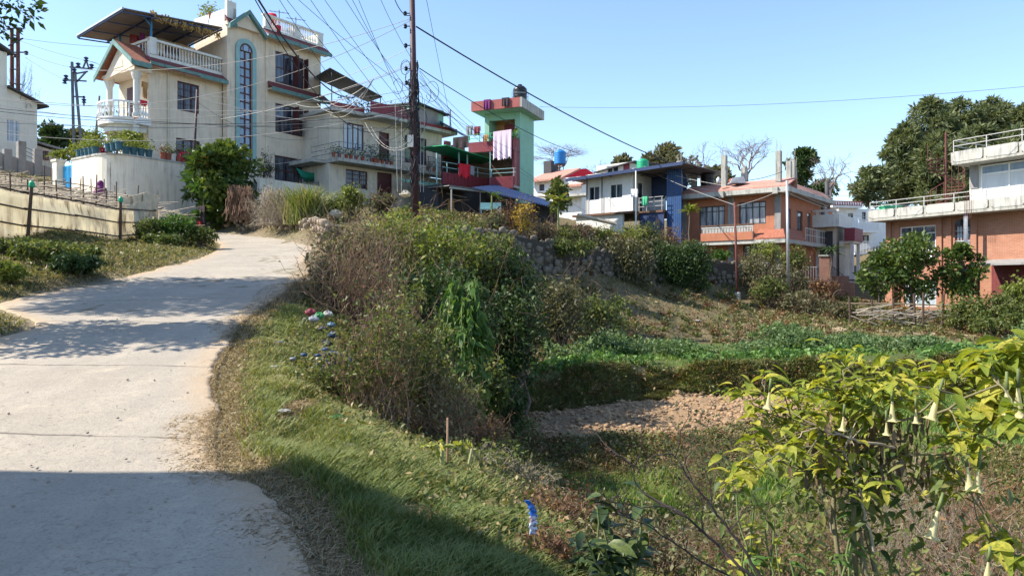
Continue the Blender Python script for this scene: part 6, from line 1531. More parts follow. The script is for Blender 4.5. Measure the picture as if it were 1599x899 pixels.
twiggy('dry_shrub', 'arching reddish dry shrub leaning over the road edge', 'shrub', 560, 15.5, 185, 345, 150, 'twig', 220, 1700, .065, 'greybrown', r0=.012, dep=1.3)
twiggy('dry_shrub', 'upright dry shrub with grey green leaf tips on the bank', 'shrub', 590, 8.3, 170, 450, 70, 'twig', 221, 2900, .05, 'bush', r0=.007, up=1.4, sub=5)
twiggy('dry_shrub', 'tall leafy stems shrub right of the upright dry shrub', 'shrub', 650, 9.0, 130, 470, 44, 'twig', 222, 4200, .06, 'bush', r0=.007, up=1.5, sub=5)
twiggy('dry_shrub', 'grey brown tangle of bare twigs low on the bank', 'shrub', 690, 8.6, 150, 585, 120, 'twig', 223, 2200, .045, 'greybrown', r0=.005)
twiggy('dry_shrub', 'small dry shrub beside the rubbish heap', 'shrub', 520, 8.6, 120, 560, 60, 'twig', 224, 2800, .05, 'bush', r0=.005)
twiggy('dry_shrub', 'open leafy shrub with brown stems low in the middle of the bank', 'shrub', 660, 10.8, 150, 545, 60, 'twig', 226, 3400, .07, 'bush', r0=.008, up=1.2, sub=5)
twiggy('dry_shrub', 'bare brown stems standing above the middle of the thicket', 'shrub', 625, 13.5, 130, 440, 60, 'twig', 227, 900, .07, 'greybrown', r0=.010, up=1.3)
twiggy('dry_shrub', 'dry russet scrub at the right foot of the thicket', 'shrub', 745, 11.2, 110, 640, 90, 'twig', 228, 900, .05, 'rust', r0=.006)
twiggy('dry_shrub', 'thin twiggy scrub below the cut bamboo stubs', 'shrub', 730, 7.4, 170, 735, 110, 'paletwig', 225, 1500, .045, 'bush', r0=.004)
FG = [ # px, Y, w, top, n, leaves, leaf, lm, stem mat, label
 (860,6.2,170,770,150,900,.04,'rust','twig','reddish dry weeds left of the blue wrapper'),
 (800,7.6,170,770,120,900,.045,'greybrown','paletwig','pale dry weeds behind the blue wrapper'),
 (930,8.8,190,800,100,1200,.05,'greybrown','twig','brown weeds at the near edge of the green strip'),
 (1060,9.2,200,785,100,1200,.055,'bush','twig','leafy weeds below the hollow in the ploughed plot'),
 (1150,7.4,220,775,160,1700,.05,'greybrown','twig','brown scrub left of the trumpet shrub foot'),
 (1290,6.6,240,745,170,2200,.05,'bush','twig','green brown scrub under the trumpet shrub'),
 (1430,7.2,240,700,170,1500,.05,'greybrown','paletwig','straw coloured scrub right of the trumpet shrub stem'),
 (1560,6.4,220,720,150,1500,.05,'rust','twig','reddish brown scrub at the lower right edge'),
 (1000,5.2,220,815,150,1600,.045,'greybrown','twig','dry weeds at the bottom below the broad leaved plant'),
 (1200,4.9,260,820,150,1900,.045,'bush','twig','mixed weeds at the bottom centre right'),
 (1400,4.9,240,825,140,2200,.045,'bush','twig','leafy weeds along the bottom right'),
 (1560,4.7,200,835,130,1300,.045,'greybrown','paletwig','dry weeds in the bottom right corner'),
 (860,4.8,120,850,120,900,.035,'rust','twig','russet weeds at the bottom beside the shaded grass'),
 (1330,10.5,260,690,140,1500,.06,'greybrown','twig','dry growth behind the trumpet shrub stem'),
 (1500,11,260,705,140,1300,.06,'rust','twig','brown dry growth at the right behind the trumpet flowers'),
 (1100,13,150,640,90,900,.06,'dark','twig','dark scrub in the hollow of the ploughed plot')]
for i, (px, Y, w, tp, n, lv, lf, lm, sm, lb) in enumerate(FG):
    twiggy('weed_clump', lb, 'weeds', px, Y, w, tp, n, sm, 260+i, lv, lf, lm, r0=.0045, group='weeds in the right foreground', sub=3, up=.7)
# lush drooping plant
def lush(px, Y, wpx, ptop, n, seed, label):
    r = np.random.default_rng(seed); x = X(px, Y); z0 = h1(x, Y); w = wpx*Y/FP/2; hh = ztop(ptop, Y)-z0; root = empty('drooping_plant', (x, Y, z0), 0, label, 'plant')
    polys = []; rads = []; P = []; D = []
    for i in range(26):
        a = r.uniform(0, 2*np.pi); q = r.uniform(.2, .9); top = np.array([np.cos(a)*w*q*.6, np.sin(a)*w*q*.6, hh*r.uniform(.75, 1)]); end = np.array([np.cos(a)*w*q*1.2, np.sin(a)*w*q*1.2 - .1, hh*r.uniform(.1, .6)])
        c = np.vstack([bend(np.array([r.normal()*.08, r.normal()*.08, 0]), top, r, 5, .06), bend(top, end, r, 6, .05)[1:]]); polys.append(c); rads.append(np.linspace(.014, .004, len(c)))
        m = n // 26; t = r.uniform(3, len(c) - 1.01, m); j = t.astype(int); f_ = (t - j)[:, None]; P.append(c[j]*(1-f_) + c[j+1]*f_ + r.normal(size=(m, 3))*.03)
        d = r.normal(size=(m, 3))*.45; d[:, 2] -= .95; D.append(unit(d))
    tube_obj('stems', polys, rads, M['greenstem'], root); P = np.concatenate(P); leaf_obj('foliage', P, .17, .36, LM['lush'], root, r, 0, .15, D=np.concatenate(D)); return root
lush(728, 12.6, 84, 428, 1500, 230, 'bright green plant with long drooping leaves in the thicket')
lush(700, 12.9, 70, 470, 700, 231, 'smaller drooping green plant left below the bright green one')
# hanging vegetation over the stone wall
def hang(px0, px1, Y, ptop, pbot, n, lm, seed, label, leaf=.13):
    r = np.random.default_rng(seed); x0, x1 = X(px0, Y), X(px1, Y); zt, zb_ = ztop(ptop, Y), ztop(pbot, Y); root = empty('hanging_creeper', ((x0+x1)/2, Y, zb_), 0, label, 'creeper', 'creepers over the stone wall')
    w = (x1-x0)/2; m = 26; cx = r.uniform(-w, w, m); ct = (zt-zb_)*r.uniform(.75, 1.0, m); cb = (zt-zb_)*r.uniform(0, .5, m) 
    k = r.integers(0, m, n); t = r.random(n); P = np.stack([cx[k] + r.normal(size=n)*w*.11, -.15 + r.normal(size=n)*.25 - .35*np.sin(t*2.6), ct[k] + (cb[k]-ct[k])*t], 1)
    leaf_obj('foliage', P, leaf, .5, LM[lm], root, r, -.3, .3)
    polys = [bend(np.array([cx[i], 0.1, ct[i]]), np.array([cx[i]+r.normal()*.2, -.4, cb[i]]), r, 6, .08) for i in range(m)] * 1; tube_obj('stems', polys, [np.full(6, .012)]*m, M['darktwig'], root)
hang(918, 1015, 38.6, 368, 466, 9000, 'greybrown', 240, 'thick dark creeper covering the middle of the stone wall')
hang(1000, 1105, 40.8, 374, 466, 9000, 'dark', 241, 'dark creeper over the stone wall left of the bare masonry')
hang(760, 800, 29.8, 362, 410, 1200, 'bush', 242, 'short green creeper at the left end of the stone wall')
hang(850, 925, 35.2, 372, 402, 1800, 'bush', 243, 'small creeper tuft over the rough stones')
hang(1150, 1200, 43.4, 398, 462, 1800, 'greybrown', 244, 'brown creeper over the wall right of the red post')

# ------------------------------------------------------------ grass, weeds and crops as ground cover
r = np.random.default_rng(500)
def on_road(x, y): 
    m = (np.abs(x + 10) < 16) & (y < 41); d = np.full(x.shape, 9.); d[m] = road_d(x[m], y[m])[0]; return d
def region(n, y0, y1, pw=1.3):
    u = r.random(n); y = y0 * (y1 / y0) ** u; x = y * r.uniform(-.74, .76, n); return x, y
def toef(y): return np.interp(y, [-5,0,4,6,9,12,16,20,22,26,33], [7,6.6,6.2,5.2,3.4,1.6,-.1,.1,.7,1.6,5])
def dcrest(x, y): return dist_poly(x, y, CREST)
def blades_obj(name, x, y, hh, wd, lm, lean=.5, k=2, rv=None):
    B = np.stack([x, y, H(x, y) - .01], 1); V, Fc = blade_geo(B, hh, wd, r, lean, k); rv = r.random(len(x)) if rv is None else rv
    return tag(npobj(name, V, Fc, LM[lm], None, np.repeat(rv, 2*k-1)), kind='stuff')
# 1. verge grass right of the road (near)
x = r.uniform(-5.2, 2.6, 260000); y = 3.3 * (18/3.3) ** r.random(260000); d = on_road(x, y); dc = dcrest(x, y)
inner = x < np.interp(y, [c[1] for c in CREST], [c[0] for c in CREST])
keep = (d > .0 + .14*r.random(len(x))) & ((inner) | (dc < 1.15 * r.random(len(x)) ** .5)) & (x > np.interp(y, RR[:, 1], RR[:, 0]) - .1)
x, y, d, inner = x[keep], y[keep], d[keep], inner[keep]
lush_ = ss((d - .22) / .38) * (vnoise(x, y, 1.4) > .1)
near = np.clip(1 - (y - 3.5) / 8, .25, 1)
m = r.random(len(x)) < lush_ * np.clip(.45 + .75 * vnoise(x, y, 1.7) + .3 * (y < 6.2), .3, .97)
hh = (.07 + .12 * near * r.random(m.sum()) * 1.2 + 0) if False else None
hg = (.05 + .19 * near[m] * (.4 + .9 * vnoise(x[m], y[m], 2.2)))
g1 = blades_obj('grass', x[m], y[m], hg, .006 + .0006 * y[m], 'grass_verge', .9, 3, rv=np.clip(r.random(m.sum()) * .55 + (1-near[m]) * .3 + .25*vnoise(x[m], y[m], .8), 0, 1)); g1['label'] = 'green verge grass beside the road'
m2 = ~m; s = r.random(m2.sum()) < .95
blades_obj('dry_grass', x[m2][s], y[m2][s], .04 + .07 * r.random(s.sum()), .006 + .0006*y[m2][s], 'straw', 1.7, 2)['label'] = 'dry straw at the road edge'
# straw, leaf bits and grit drifted over the edge of the concrete
yd = 3.4 * (24/3.4) ** r.random(9000); off = -.5 * r.random(9000) ** 2.2 * (.35 + vnoise(yd, yd*0, .9)) + .06
xe = np.interp(yd, RR[:, 1], RR[:, 0]); ze = np.interp(yd, RR[:, 1], RR[:, 2]); B = np.stack([xe + off, yd, ze + .012], 1)
V, Fc = blade_geo(B, .012 + .02 * r.random(9000), .007 + .0005*yd, r, 4.5, 2); tag(npobj('straw_litter', V, Fc, LM['straw'], None, np.repeat(r.random(9000), 3)), 'dry straw drifted over the right edge of the concrete road', None, None, 'stuff')
# 2. slopes: dry tufts and low weeds
x, y = region(300000, 4.5, 46); d = on_road(x, y); te = toef(y)
slope = ((y < 12) & (x > te - .5)) | ((y < 15) & (x > 5.5) & (vnoise(x, y, .6) > .66)) | ((x > np.interp(y, [c[1] for c in CREST], [c[0] for c in CREST]) - .1) & (x < te + .4) | (y > 31.5)) | ((y > np.interp(x, RISE_X, RISE_Y) - .5) & (y < np.interp(x, RISE_X, RISE_Y) + .35)) | (np.abs(y - np.interp(x, FRONT_X, FRONT_Y)) < .8)
left = x < -7
keep = (d > .42) & (slope | left) & (np.hypot((x + 20.5) / 6, (y - 31.5) / 7) > 1.0); x, y = x[keep], y[keep]; dens = vnoise(x, y, .7) * .7 + vnoise(x, y, 2.5) * .5; q = r.random(len(x))
a_ = q < dens * .55
blades_obj('slope_grass', x[a_], y[a_], (.06 + .16 * r.random(a_.sum()) * dens[a_]) * np.where(y[a_] < 12, .8, 1.15), .008 + .0011*y[a_], 'weed', .8, 2)['label'] = 'patchy dry and green grass on the slopes'
b2 = (q > .72)
xx, yy_ = x[b2], y[b2]; n_ = len(xx)
P = np.stack([xx, yy_, H(xx, yy_) + r.random(n_) * .16], 1)
tag(leaf_obj('low_weeds', P, .03 + .0028*yy_, .5, LM['weed'], None, r, .5, .2), 'low leafy weeds over the slopes', None, None, 'stuff')
xl = r.uniform(-17, -6.5, 110000); yl = r.uniform(9, 31, 110000); dl = on_road(xl, yl); kl = (dl > .12 + .2*r.random(len(xl))) & (xl < np.interp(yl, RL[:, 1], RL[:, 0])) & (xl > -1.02 * yl * .72 - 2) & (xl > -14.6); xl, yl, dl = xl[kl], yl[kl], dl[kl]
s_ = r.random(len(xl)) < .35 + .4 * (dl < .8); 
blades_obj('bank_grass', xl[~s_], yl[~s_], .07 + .12*r.random((~s_).sum())*vnoise(xl[~s_], yl[~s_], 1.), .026, 'bank', 1.0, 2)['label'] = 'low green grass on the left bank'
blades_obj('bank_grass', xl[s_], yl[s_], .05 + .10*r.random(s_.sum()), .024, 'straw2', 1.3, 2)['label'] = 'orange brown dry grass along the left edge of the road'
# 3. green winter crop in the lower fields
x, y = region(150000, 6.5, 31); te = toef(y); fr_ = np.interp(x, FRONT_X, FRONT_Y); ri = np.interp(x, RISE_X, RISE_Y)
k3 = ((y > ri - .35) & (y < ri + 3.2) & (x > te) & (vnoise(x, y, .9) > .3)) | (x > te + .2) & (y < ri - .6) & (((y < fr_ - .9) & (y > 11.2 + 1.5*vnoise(x, y, .5)) & (x < 6.5)) | ((x > 6.5) & (y < fr_ - .5)) | ((x > 8.4) & (y > 9))) & (x < 24); x, y = x[k3], y[k3]; p = vnoise(x, y, 1.2) > .2; x, y = x[p], y[p]
blades_obj('field_grass', x, y, .10 + .10*r.random(len(x)) + .10*(y < 16.5)*(x < 7), .008 + .0012*y, 'grass_green', .45, 2)['label'] = 'bright green young crop in the lower fields'
# 4. vegetable bed: kale rows in front, beans behind (patchy)
n = 9500; x = r.uniform(.6, 20, n); y = np.interp(x, RISE_X, RISE_Y) + r.uniform(.3, 3.0, n); pk = vnoise(x, y, .8) > .42; x, y = x[pk], y[pk]
P = np.stack([x, y, H(x, y) + .03 + r.random(len(x)) * .30 * vnoise(x, y, 1.6)], 1); tag(leaf_obj('vegetable_bed', P, .17, .6, LM['kale'], None, r, .7, .3), 'rows of bright green leafy vegetables on the terrace', None, None, 'stuff')
n = 24000; x = r.uniform(1., 22, n); y = np.interp(x, RISE_X, RISE_Y) + 2.0 + r.uniform(0, 3.2, n); pk = (vnoise(x, y, .55) > .5) & (y < 31.8); x, y = x[pk], y[pk]
P = np.stack([x, y, H(x, y) + r.random(len(x)) * (.25 + .95 * vnoise(x, y, .6) ** 1.5)], 1); tag(leaf_obj('bean_crop', P, .13, .45, LM['bean'], None, r, .8, .2), 'patches of blue green bean plants on the terrace', None, None, 'stuff')
# grass hanging on the terrace risers
n = 60000; x = r.uniform(-.2, 24, n); ri = np.interp(x, RISE_X, RISE_Y); y = ri + r.uniform(-.75, .35, n); k_ = vnoise(x, y*3, .8) > .22; x, y = x[k_], y[k_]
blades_obj('bank_grass', x, y, .10 + .22*r.random(len(x)), .03, 'bank', 1.4, 2)['label'] = 'tangled green and brown grass hanging on the terrace banks'
n = 60000; x = r.uniform(-.4, 14, n); fr2 = np.interp(x, FRONT_X, FRONT_Y); y = fr2 + r.uniform(-2.2, .9, n); k_ = vnoise(x, y, 1.1) > .25; x, y = x[k_], y[k_]
blades_obj('bank_grass', x, y, .06 + .15*r.random(len(x)), .024, 'straw2', 1.2, 2)['label'] = 'dry tan grass on the ledge in front of the ploughed plot'
# rough scrub tufts over the slopes
n = 12000; x, y = region(n, 9, 46, 1); te = toef(y); d = on_road(x, y)
ri = np.interp(x, RISE_X, RISE_Y); fr_ = np.interp(x, FRONT_X, FRONT_Y)
okk = (d > .8) & (((x > np.interp(y, [c[1] for c in CREST], [c[0] for c in CREST]) + .6) & (x < te + .5) & (y > 12)) | ((y > 32) & (x > -3)) | ((x > te - .4) & (np.abs(y - ri + .1) < .5)) | ((x > te) & (np.abs(y - fr_) < .7)) | ((x > 5.5) & (y < 15) & (y > 9)))
x, y = x[okk], y[okk]; cl = vnoise(x, y, .35) + .3 * r.random(len(x)); x, y = x[cl > .47], y[cl > .47]; z = H(x, y); m = len(x)
per = 50; k = np.repeat(np.arange(m), per); R0_ = r.uniform(.12, .42, m)[k]; o = rdir(m * per, r, .1) * (r.random((m * per, 1)) ** .5) * R0_[:, None]; o[:, 2] = np.abs(o[:, 2]) * 1.1
P = np.stack([x[k], y[k], z[k]], 1) + o; kind_ = r.integers(0, 3, m)[k]
for q, (lm_, lb_) in enumerate((('bush', 'green scrub tufts over the slopes and terrace banks'), ('rust', 'russet scrub tufts over the slopes and terrace banks'), ('weed', 'dull weed tufts over the slopes and terrace banks'))):
    s_ = kind_ == q; Pq = P[s_]; tag(leaf_obj('scrub_tufts', Pq, .035 + .0022 * Pq[:, 1], .5, LM[lm_], None, r, .3, .2), lb_, None, None, 'stuff')
# 5. clods on the ploughed plot
n = 9000; x = r.uniform(-.6, 8.8, n); y = r.uniform(15.5, 24, n); te = toef(y); ok = (x > te - .3) & (y > np.interp(x, FRONT_X, FRONT_Y) + .2) & (y < np.interp(x, RISE_X, RISE_Y) - .5) & (x < 8.6); x, y = x[ok], y[ok]
def rocks_geo(P, R_, r, squash=.7, boxy=False, flat=None):
    ico = np.array([(0,0,1),(.894,0,.447),(.276,.851,.447),(-.724,.526,.447),(-.724,-.526,.447),(.276,-.851,.447),(.724,.526,-.447),(-.276,.851,-.447),(-.894,0,-.447),(-.276,-.851,-.447),(.724,-.526,-.447),(0,0,-1)])
    f = np.array([(0,1,2),(0,2,3),(0,3,4),(0,4,5),(0,5,1),(1,6,2),(2,7,3),(3,8,4),(4,9,5),(5,10,1),(2,6,7),(3,7,8),(4,8,9),(5,9,10),(1,10,6),(6,11,7),(7,11,8),(8,11,9),(9,11,10),(10,11,6)])
    n = len(P); V = ico[None] * r.uniform(.78, 1.15, (n, 12, 1))
    if boxy: V = np.sign(V) * np.abs(V) ** .62; an = r.uniform(0, 6.28, n); ca, sa = np.cos(an)[:, None], np.sin(an)[:, None]; V = np.stack([V[..., 0]*ca - V[..., 1]*sa*.8, V[..., 0]*sa + V[..., 1]*ca*.8, V[..., 2]], -1)
    V[:, :, 2] *= squash
    if flat is not None: V = V - (V @ flat)[..., None] * flat * .55
    V = V * R_[:, None, None] + P[:, None]
    return V.reshape(-1, 3), (f[None] + (np.arange(n) * 12)[:, None, None]).reshape(-1, 3)
M['soil'] = pm('ploughed_soil', (.32,.215,.125), 1, .3, 12)
V, Fc = rocks_geo(np.stack([x, y, H(x, y) + .01], 1), r.uniform(.008, .02, len(x)) + .075 * r.random(len(x)) ** 4, r); tag(npobj('soil_clods', V, Fc, M['soil'], None), 'clods of turned brown earth on the ploughed plot', None, None, 'stuff')
# pebbles and chips on the road verge
n = 2200; x = r.uniform(-9, 1, n); y = 3.6 * 6 ** r.random(n); d = on_road(x, y); ok = (d < .35) & (r.random(n) < np.where(d > .0, 1., .25)); x, y, d = x[ok], y[ok], d[ok]
zz = H(x, y); zz = np.where(d <= 0.01, zz + .055, zz)
M['pebble'] = pm('pebbles', (.33,.29,.24), .95, .3, 9)
V, Fc = rocks_geo(np.stack([x, y, zz], 1), r.uniform(.004, .017, len(x)), r); tag(npobj('gravel', V, Fc, M['pebble'], None), 'scattered grit along the road edge', None, None, 'stuff')

for i, (px, Y, w, tp, lb) in enumerate(((1215,28.6,90,500,'tall bean clump left of the middle of the vegetable terrace'),(1258,28,60,512,'bean clump beside the tall bean clump'),(1335,29,110,517,'wide bean clump right of the white bag gap'),(1440,28.6,80,520,'bean clump at the right end of the vegetable terrace'),(960,27,70,520,'bean clump at the left end of the vegetable terrace'),(1050,27.5,90,527,'low bean clump in the middle of the vegetable terrace'))):
    bush('bean_clump', lb, 'vegetables', px, Y, w, tp, 2200, .12, 'bean', 'greenstem', seed=330+i, group='bean clumps on the terrace', clumps=16)
# ------------------------------------------------------------ stone walls
M['stone'] = pm('rubble_stone', (.16,.135,.105), .95, .35, 2.4, stain=.8, bump=.5)
M['stone_pale'] = pm('pale_rubble_stone', (.33,.26,.185), .95, .3, 2.4, bump=.5)
M['mud'] = pm('wall_core_mud', (.06,.05,.04), 1, .2, 4)
def stonewall(name, label, path, mt, size, seed, tilt=.12, core=.35):
    """path: (x, y, ztop); stones laid in irregular courses on the side facing -y"""
    r = np.random.default_rng(seed); root = empty(name, (path[0][0], path[0][1], 0), 0, label, 'wall'); o = np.array([path[0][0], path[0][1], 0.])
    P = []; R_ = []; core_ = MB(); Nn = []
    for a, b_ in zip(path[:-1], path[1:]):
        a = np.array(a, float); b_ = np.array(b_, float); L = np.linalg.norm(b_[:2] - a[:2]); t_ = (b_ - a)[:2] / L; nrm = np.array([t_[1], -t_[0]])
        if nrm[1] > 0: nrm = -nrm
        n = max(1, int(L / (size * 1.35)))
        for i in range(n):
            f = (i + .5) / n; x, y = a[:2] + t_ * L * f; zt = a[2] + (b_[2] - a[2]) * f; zb_ = h1(x + nrm[0]*.5, y + nrm[1]*.5) - .15
            z = zb_; 
            while z < zt - size * .2:
                s = size * r.uniform(.55, 1.15); back = (z - zb_) * tilt
                P.append([x + r.normal() * size * .25 - nrm[0] * back, y + r.normal() * size * .06 - nrm[1] * back, z + s * .5]); R_.append(s * .80); z += s * .98
        for i in range(max(1, int(L / 1.2))):
            m_ = max(1, int(L / 1.2)); f0, f1 = i / m_, (i + 1) / m_; q = []
            for f in (f0, f1):
                x, y = a[:2] + t_ * L * f; zt = a[2] + (b_[2] - a[2]) * f; zb_ = h1(x, y + .0) - .8; q.append((x - nrm[0]*.12 - o[0], y - nrm[1]*.12 - o[1], x - nrm[0]*(core+.3) - o[0], y - nrm[1]*(core+.3) - o[1], min(zb_, zt-.6), zt - size*.35))
            c0, c1 = q
            core_.hexa([(c0[0],c0[1],c0[4]),(c1[0],c1[1],c1[4]),(c1[2],c1[3],c1[4]),(c0[2],c0[3],c0[4])],[(c0[0],c0[1],c0[5]),(c1[0],c1[1],c1[5]),(c1[2],c1[3],c1[5]),(c0[2],c0[3],c0[5])])
    P = np.array(P) - o; V, Fc = rocks_geo(P, np.array(R_), r, .78, True, np.array([.55, -.83, 0])); npobj('stones', V, Fc, M[mt], root); core_.build('wall_core', M['mud'], root)
swz = [3.4,4.0,3.6,3.25,3.05,2.7]
stonewall('stone_wall', 'long dark rubble stone retaining wall half hidden by creepers', [(p[0], p[1], z) for p, z in zip(SW, swz)], 'stone', .27, 300)
stonewall('low_stone_wall', 'low pale rubble wall along the outer edge of the road bend', [(-16.2,38.1,5.35),(-14.2,37.3,5.2),(-12.2,35.9,4.95),(-9.9,33.7,4.65),(-8.3,31.8,4.45),(-7.2,29.4,4.1)], 'stone_pale', .26, 301, .05)
# ------------------------------------------------------------ angel's trumpet shrub in the right foreground
r = np.random.default_rng(900)
def big_leaf_geo(P, D, L, Wd, r, droop=.5, seg=6):
    """broad pointed leaves: curved midrib, raised sides, wavy edge"""
    V = []; Fc = []; 
    for p, d, l, w in zip(P, D, L, Wd):
        s = np.cross(d, [0, 0, 1.]); s = s / (np.linalg.norm(s) + 1e-6); tw = r.normal() * .35; s = s * math.cos(tw) + np.cross(d, s) * math.sin(tw); nn = np.cross(s, d)
        b0 = len(V); c = np.array(p, float); dd = np.array(d, float); st = l / seg; ph = r.uniform(0, 6)
        for j in range(seg + 1):
            t = j / seg; wd = w * .5 * (math.sin(math.pi * min(1, .04 + t ** .8 * .96)) ** .8) * (1 + .08 * math.sin(ph + j * 2.3)); wd = max(wd, .002)
            up = nn * wd * .35
            V += [c + s * wd + up, c, c - s * wd + up]; dd = unit(dd + np.array([0, 0, -droop / seg * (1.0 + t)])); c = c + dd * st
        for j in range(seg):
            q = b0 + j * 3; Fc += [(q, q+1, q+4, q+3), (q+1, q+2, q+5, q+4)]
    return np.array(V), np.array(Fc)
TY = 4.1
M['trumpetstem'] = pm('shrub_stem', (.17,.15,.08), .8, .3, 20)
tb = empty('trumpet_shrub', (X(1330, TY), TY, h1(X(1330, TY), TY)), 0, 'yellow green broad leaved shrub with hanging pale trumpet flowers in the right foreground', 'shrub')
bz = np.array(tb.location)
WH = [(1310,560,5,.9),(1288,596,5,.8),(1255,612,5,.8),(1222,640,5,.8),(1200,682,5,.9),(1180,690,5,.8),(1238,664,5,.8),(1262,650,5,.8),(1302,636,6,.8),(1332,618,6,.8),(1366,598,6,.9),(1396,568,6,1.),(1422,580,6,.9),(1452,588,6,.9),(1482,583,6,.9),(1512,568,7,1.1),(1542,558,7,1.2),(1572,553,7,1.3),(1592,538,7,1.3),(1350,590,5,.8),(1382,618,5,.9),(1404,640,5,.8),(1432,616,5,.9),(1462,636,5,.9),(1556,600,6,1.3),(1586,608,6,1.4),(1540,640,6,1.2),(1566,655,6,1.2),(1500,688,5,1.),(1522,700,5,1.),(1376,688,5,1.),(1468,735,5,.7),(1466,772,4,.7),(1150,728,6,1.),(1172,742,6,1.),(1132,756,5,.9),(1242,700,5,.8),(1272,688,5,.8),(1215,722,4,.8),(1342,656,5,.8),(1302,680,5,.8),(1545,845,5,1.1),(1565,838,5,1.1),(1590,868,5,1.1),(1198,592,3,.8),(1232,700,4,.7),(1320,700,4,.7),(1290,660,5,.7),(1360,640,5,.8),(1272,630,5,.8),(1340,560,4,.7),(1600,570,6,1.3),(1240,640,5,.8),(1410,600,5,.9)]
P = []; D = []; L = []; Wd = []; polys = []; rads = []; nodes = []
trunk_top = np.array([X(1345, TY), TY + .1, ztop(735, TY)])
main = []
for (ex, ey, eY) in ((1240,668,4.2),(1310,610,4.0),(1400,625,4.1),(1470,612,3.9),(1560,600,3.5),(1200,720,4.4),(1500,700,4.0),(1290,690,3.9),(1380,690,4.0)):
    e = np.array([X(ex, eY), eY, ztop(ey, eY)]); b_ = bend(trunk_top + r.normal(size=3)*.03, e, r, 7, .10); main.append(b_); polys.append(b_ - bz); rads.append(np.linspace(.011, .005, 7))
low = bend(bz + np.array([0,0,-.1]), trunk_top, r, 7, .08); polys.append(low - bz); rads.append(np.linspace(.026, .016, 7))
for q in range(3): b_ = bend(bz + np.array([r.normal()*.1, r.normal()*.1, -.1]), main[q][2], r, 6, .08); polys.append(b_ - bz); rads.append(np.linspace(.02, .011, 6))
allm = np.concatenate(main)
for _ in range(20): WH.append((r.uniform(1195,1500), r.uniform(650,770), 4, .62))
for _ in range(16): WH.append((r.normal(1340,90), r.normal(615,28), 5, .7))
for _ in range(14): WH.append((r.uniform(1480,1600), r.uniform(560,690), 5, 1.0))
for (px, py, n, sc_) in WH:
    Y = TY + r.normal() * .28 - (px > 1530) * .2 - (py > 820) * .2; c = np.array([X(px, Y), Y, ztop(py, Y)]); nodes.append(c)
    j = np.argmin(np.linalg.norm(allm - c, axis=1) + .3 * np.maximum(0, allm[:, 2] - c[2])); b_ = bend(allm[j], c, r, 5, .12); polys.append(b_ - bz); rads.append(np.linspace(.005, .0025, 5))
    a0 = r.uniform(0, 6.28); n2 = int(n * 2.5)
    for i in range(n2):
        a = a0 + 6.283 * i / n2 + r.normal() * .3; el = r.uniform(-.35, .65); P.append(c + r.normal(size=3) * .035); D.append([math.cos(a) * math.cos(el), math.sin(a) * math.cos(el), math.sin(el)])
        l = sc_ * r.uniform(.06, .155); L.append(l); Wd.append(l * r.uniform(.34, .46))
# leaves along the shoots too
for b_ in polys[9+4:]:
    for i in range(4):
        c = b_[r.integers(1, 5)] + bz; a = r.uniform(0, 6.28); P.append(c); D.append([math.cos(a), math.sin(a), r.uniform(-.3, .4)]); l = r.uniform(.07, .14); L.append(l); Wd.append(l * .4)
V, Fc = big_leaf_geo(np.array(P), unit(np.array(D)), L, Wd, r, .75)
rv = np.repeat(np.clip(r.random(len(P)) * .95, 0, 1), 12); npobj('foliage', V - bz, Fc, LM['trumpet'], tb, rv, smooth=True)
tube_obj('stems', polys, rads, M['trumpetstem'], tb, 5)
# lower foliage with shade put into its darker leaf colour, and dry hanging leaves
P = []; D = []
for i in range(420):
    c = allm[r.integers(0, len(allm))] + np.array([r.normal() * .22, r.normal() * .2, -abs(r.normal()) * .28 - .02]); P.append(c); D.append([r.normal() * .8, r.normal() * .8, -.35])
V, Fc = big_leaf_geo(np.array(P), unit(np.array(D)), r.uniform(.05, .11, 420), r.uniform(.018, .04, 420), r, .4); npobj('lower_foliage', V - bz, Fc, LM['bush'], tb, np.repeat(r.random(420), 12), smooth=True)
P = []; D = []
for i in range(230):
    px = r.choice([1265,1345,1370,1410,1440,1300,1390]) + r.normal() * 14; Y = TY + r.normal() * .12; P.append([X(px, Y), Y, ztop(640 + r.uniform(0, 110), Y)]); D.append([r.normal() * .15, r.normal() * .15, -1.])
V, Fc = big_leaf_geo(np.array(P), unit(np.array(D)), r.uniform(.05, .11, 230), r.uniform(.012, .03, 230), r, .1); npobj('withered_leaves', V - bz, Fc, LM['dry'], tb, np.repeat(r.random(230) * .6, 12), smooth=True)
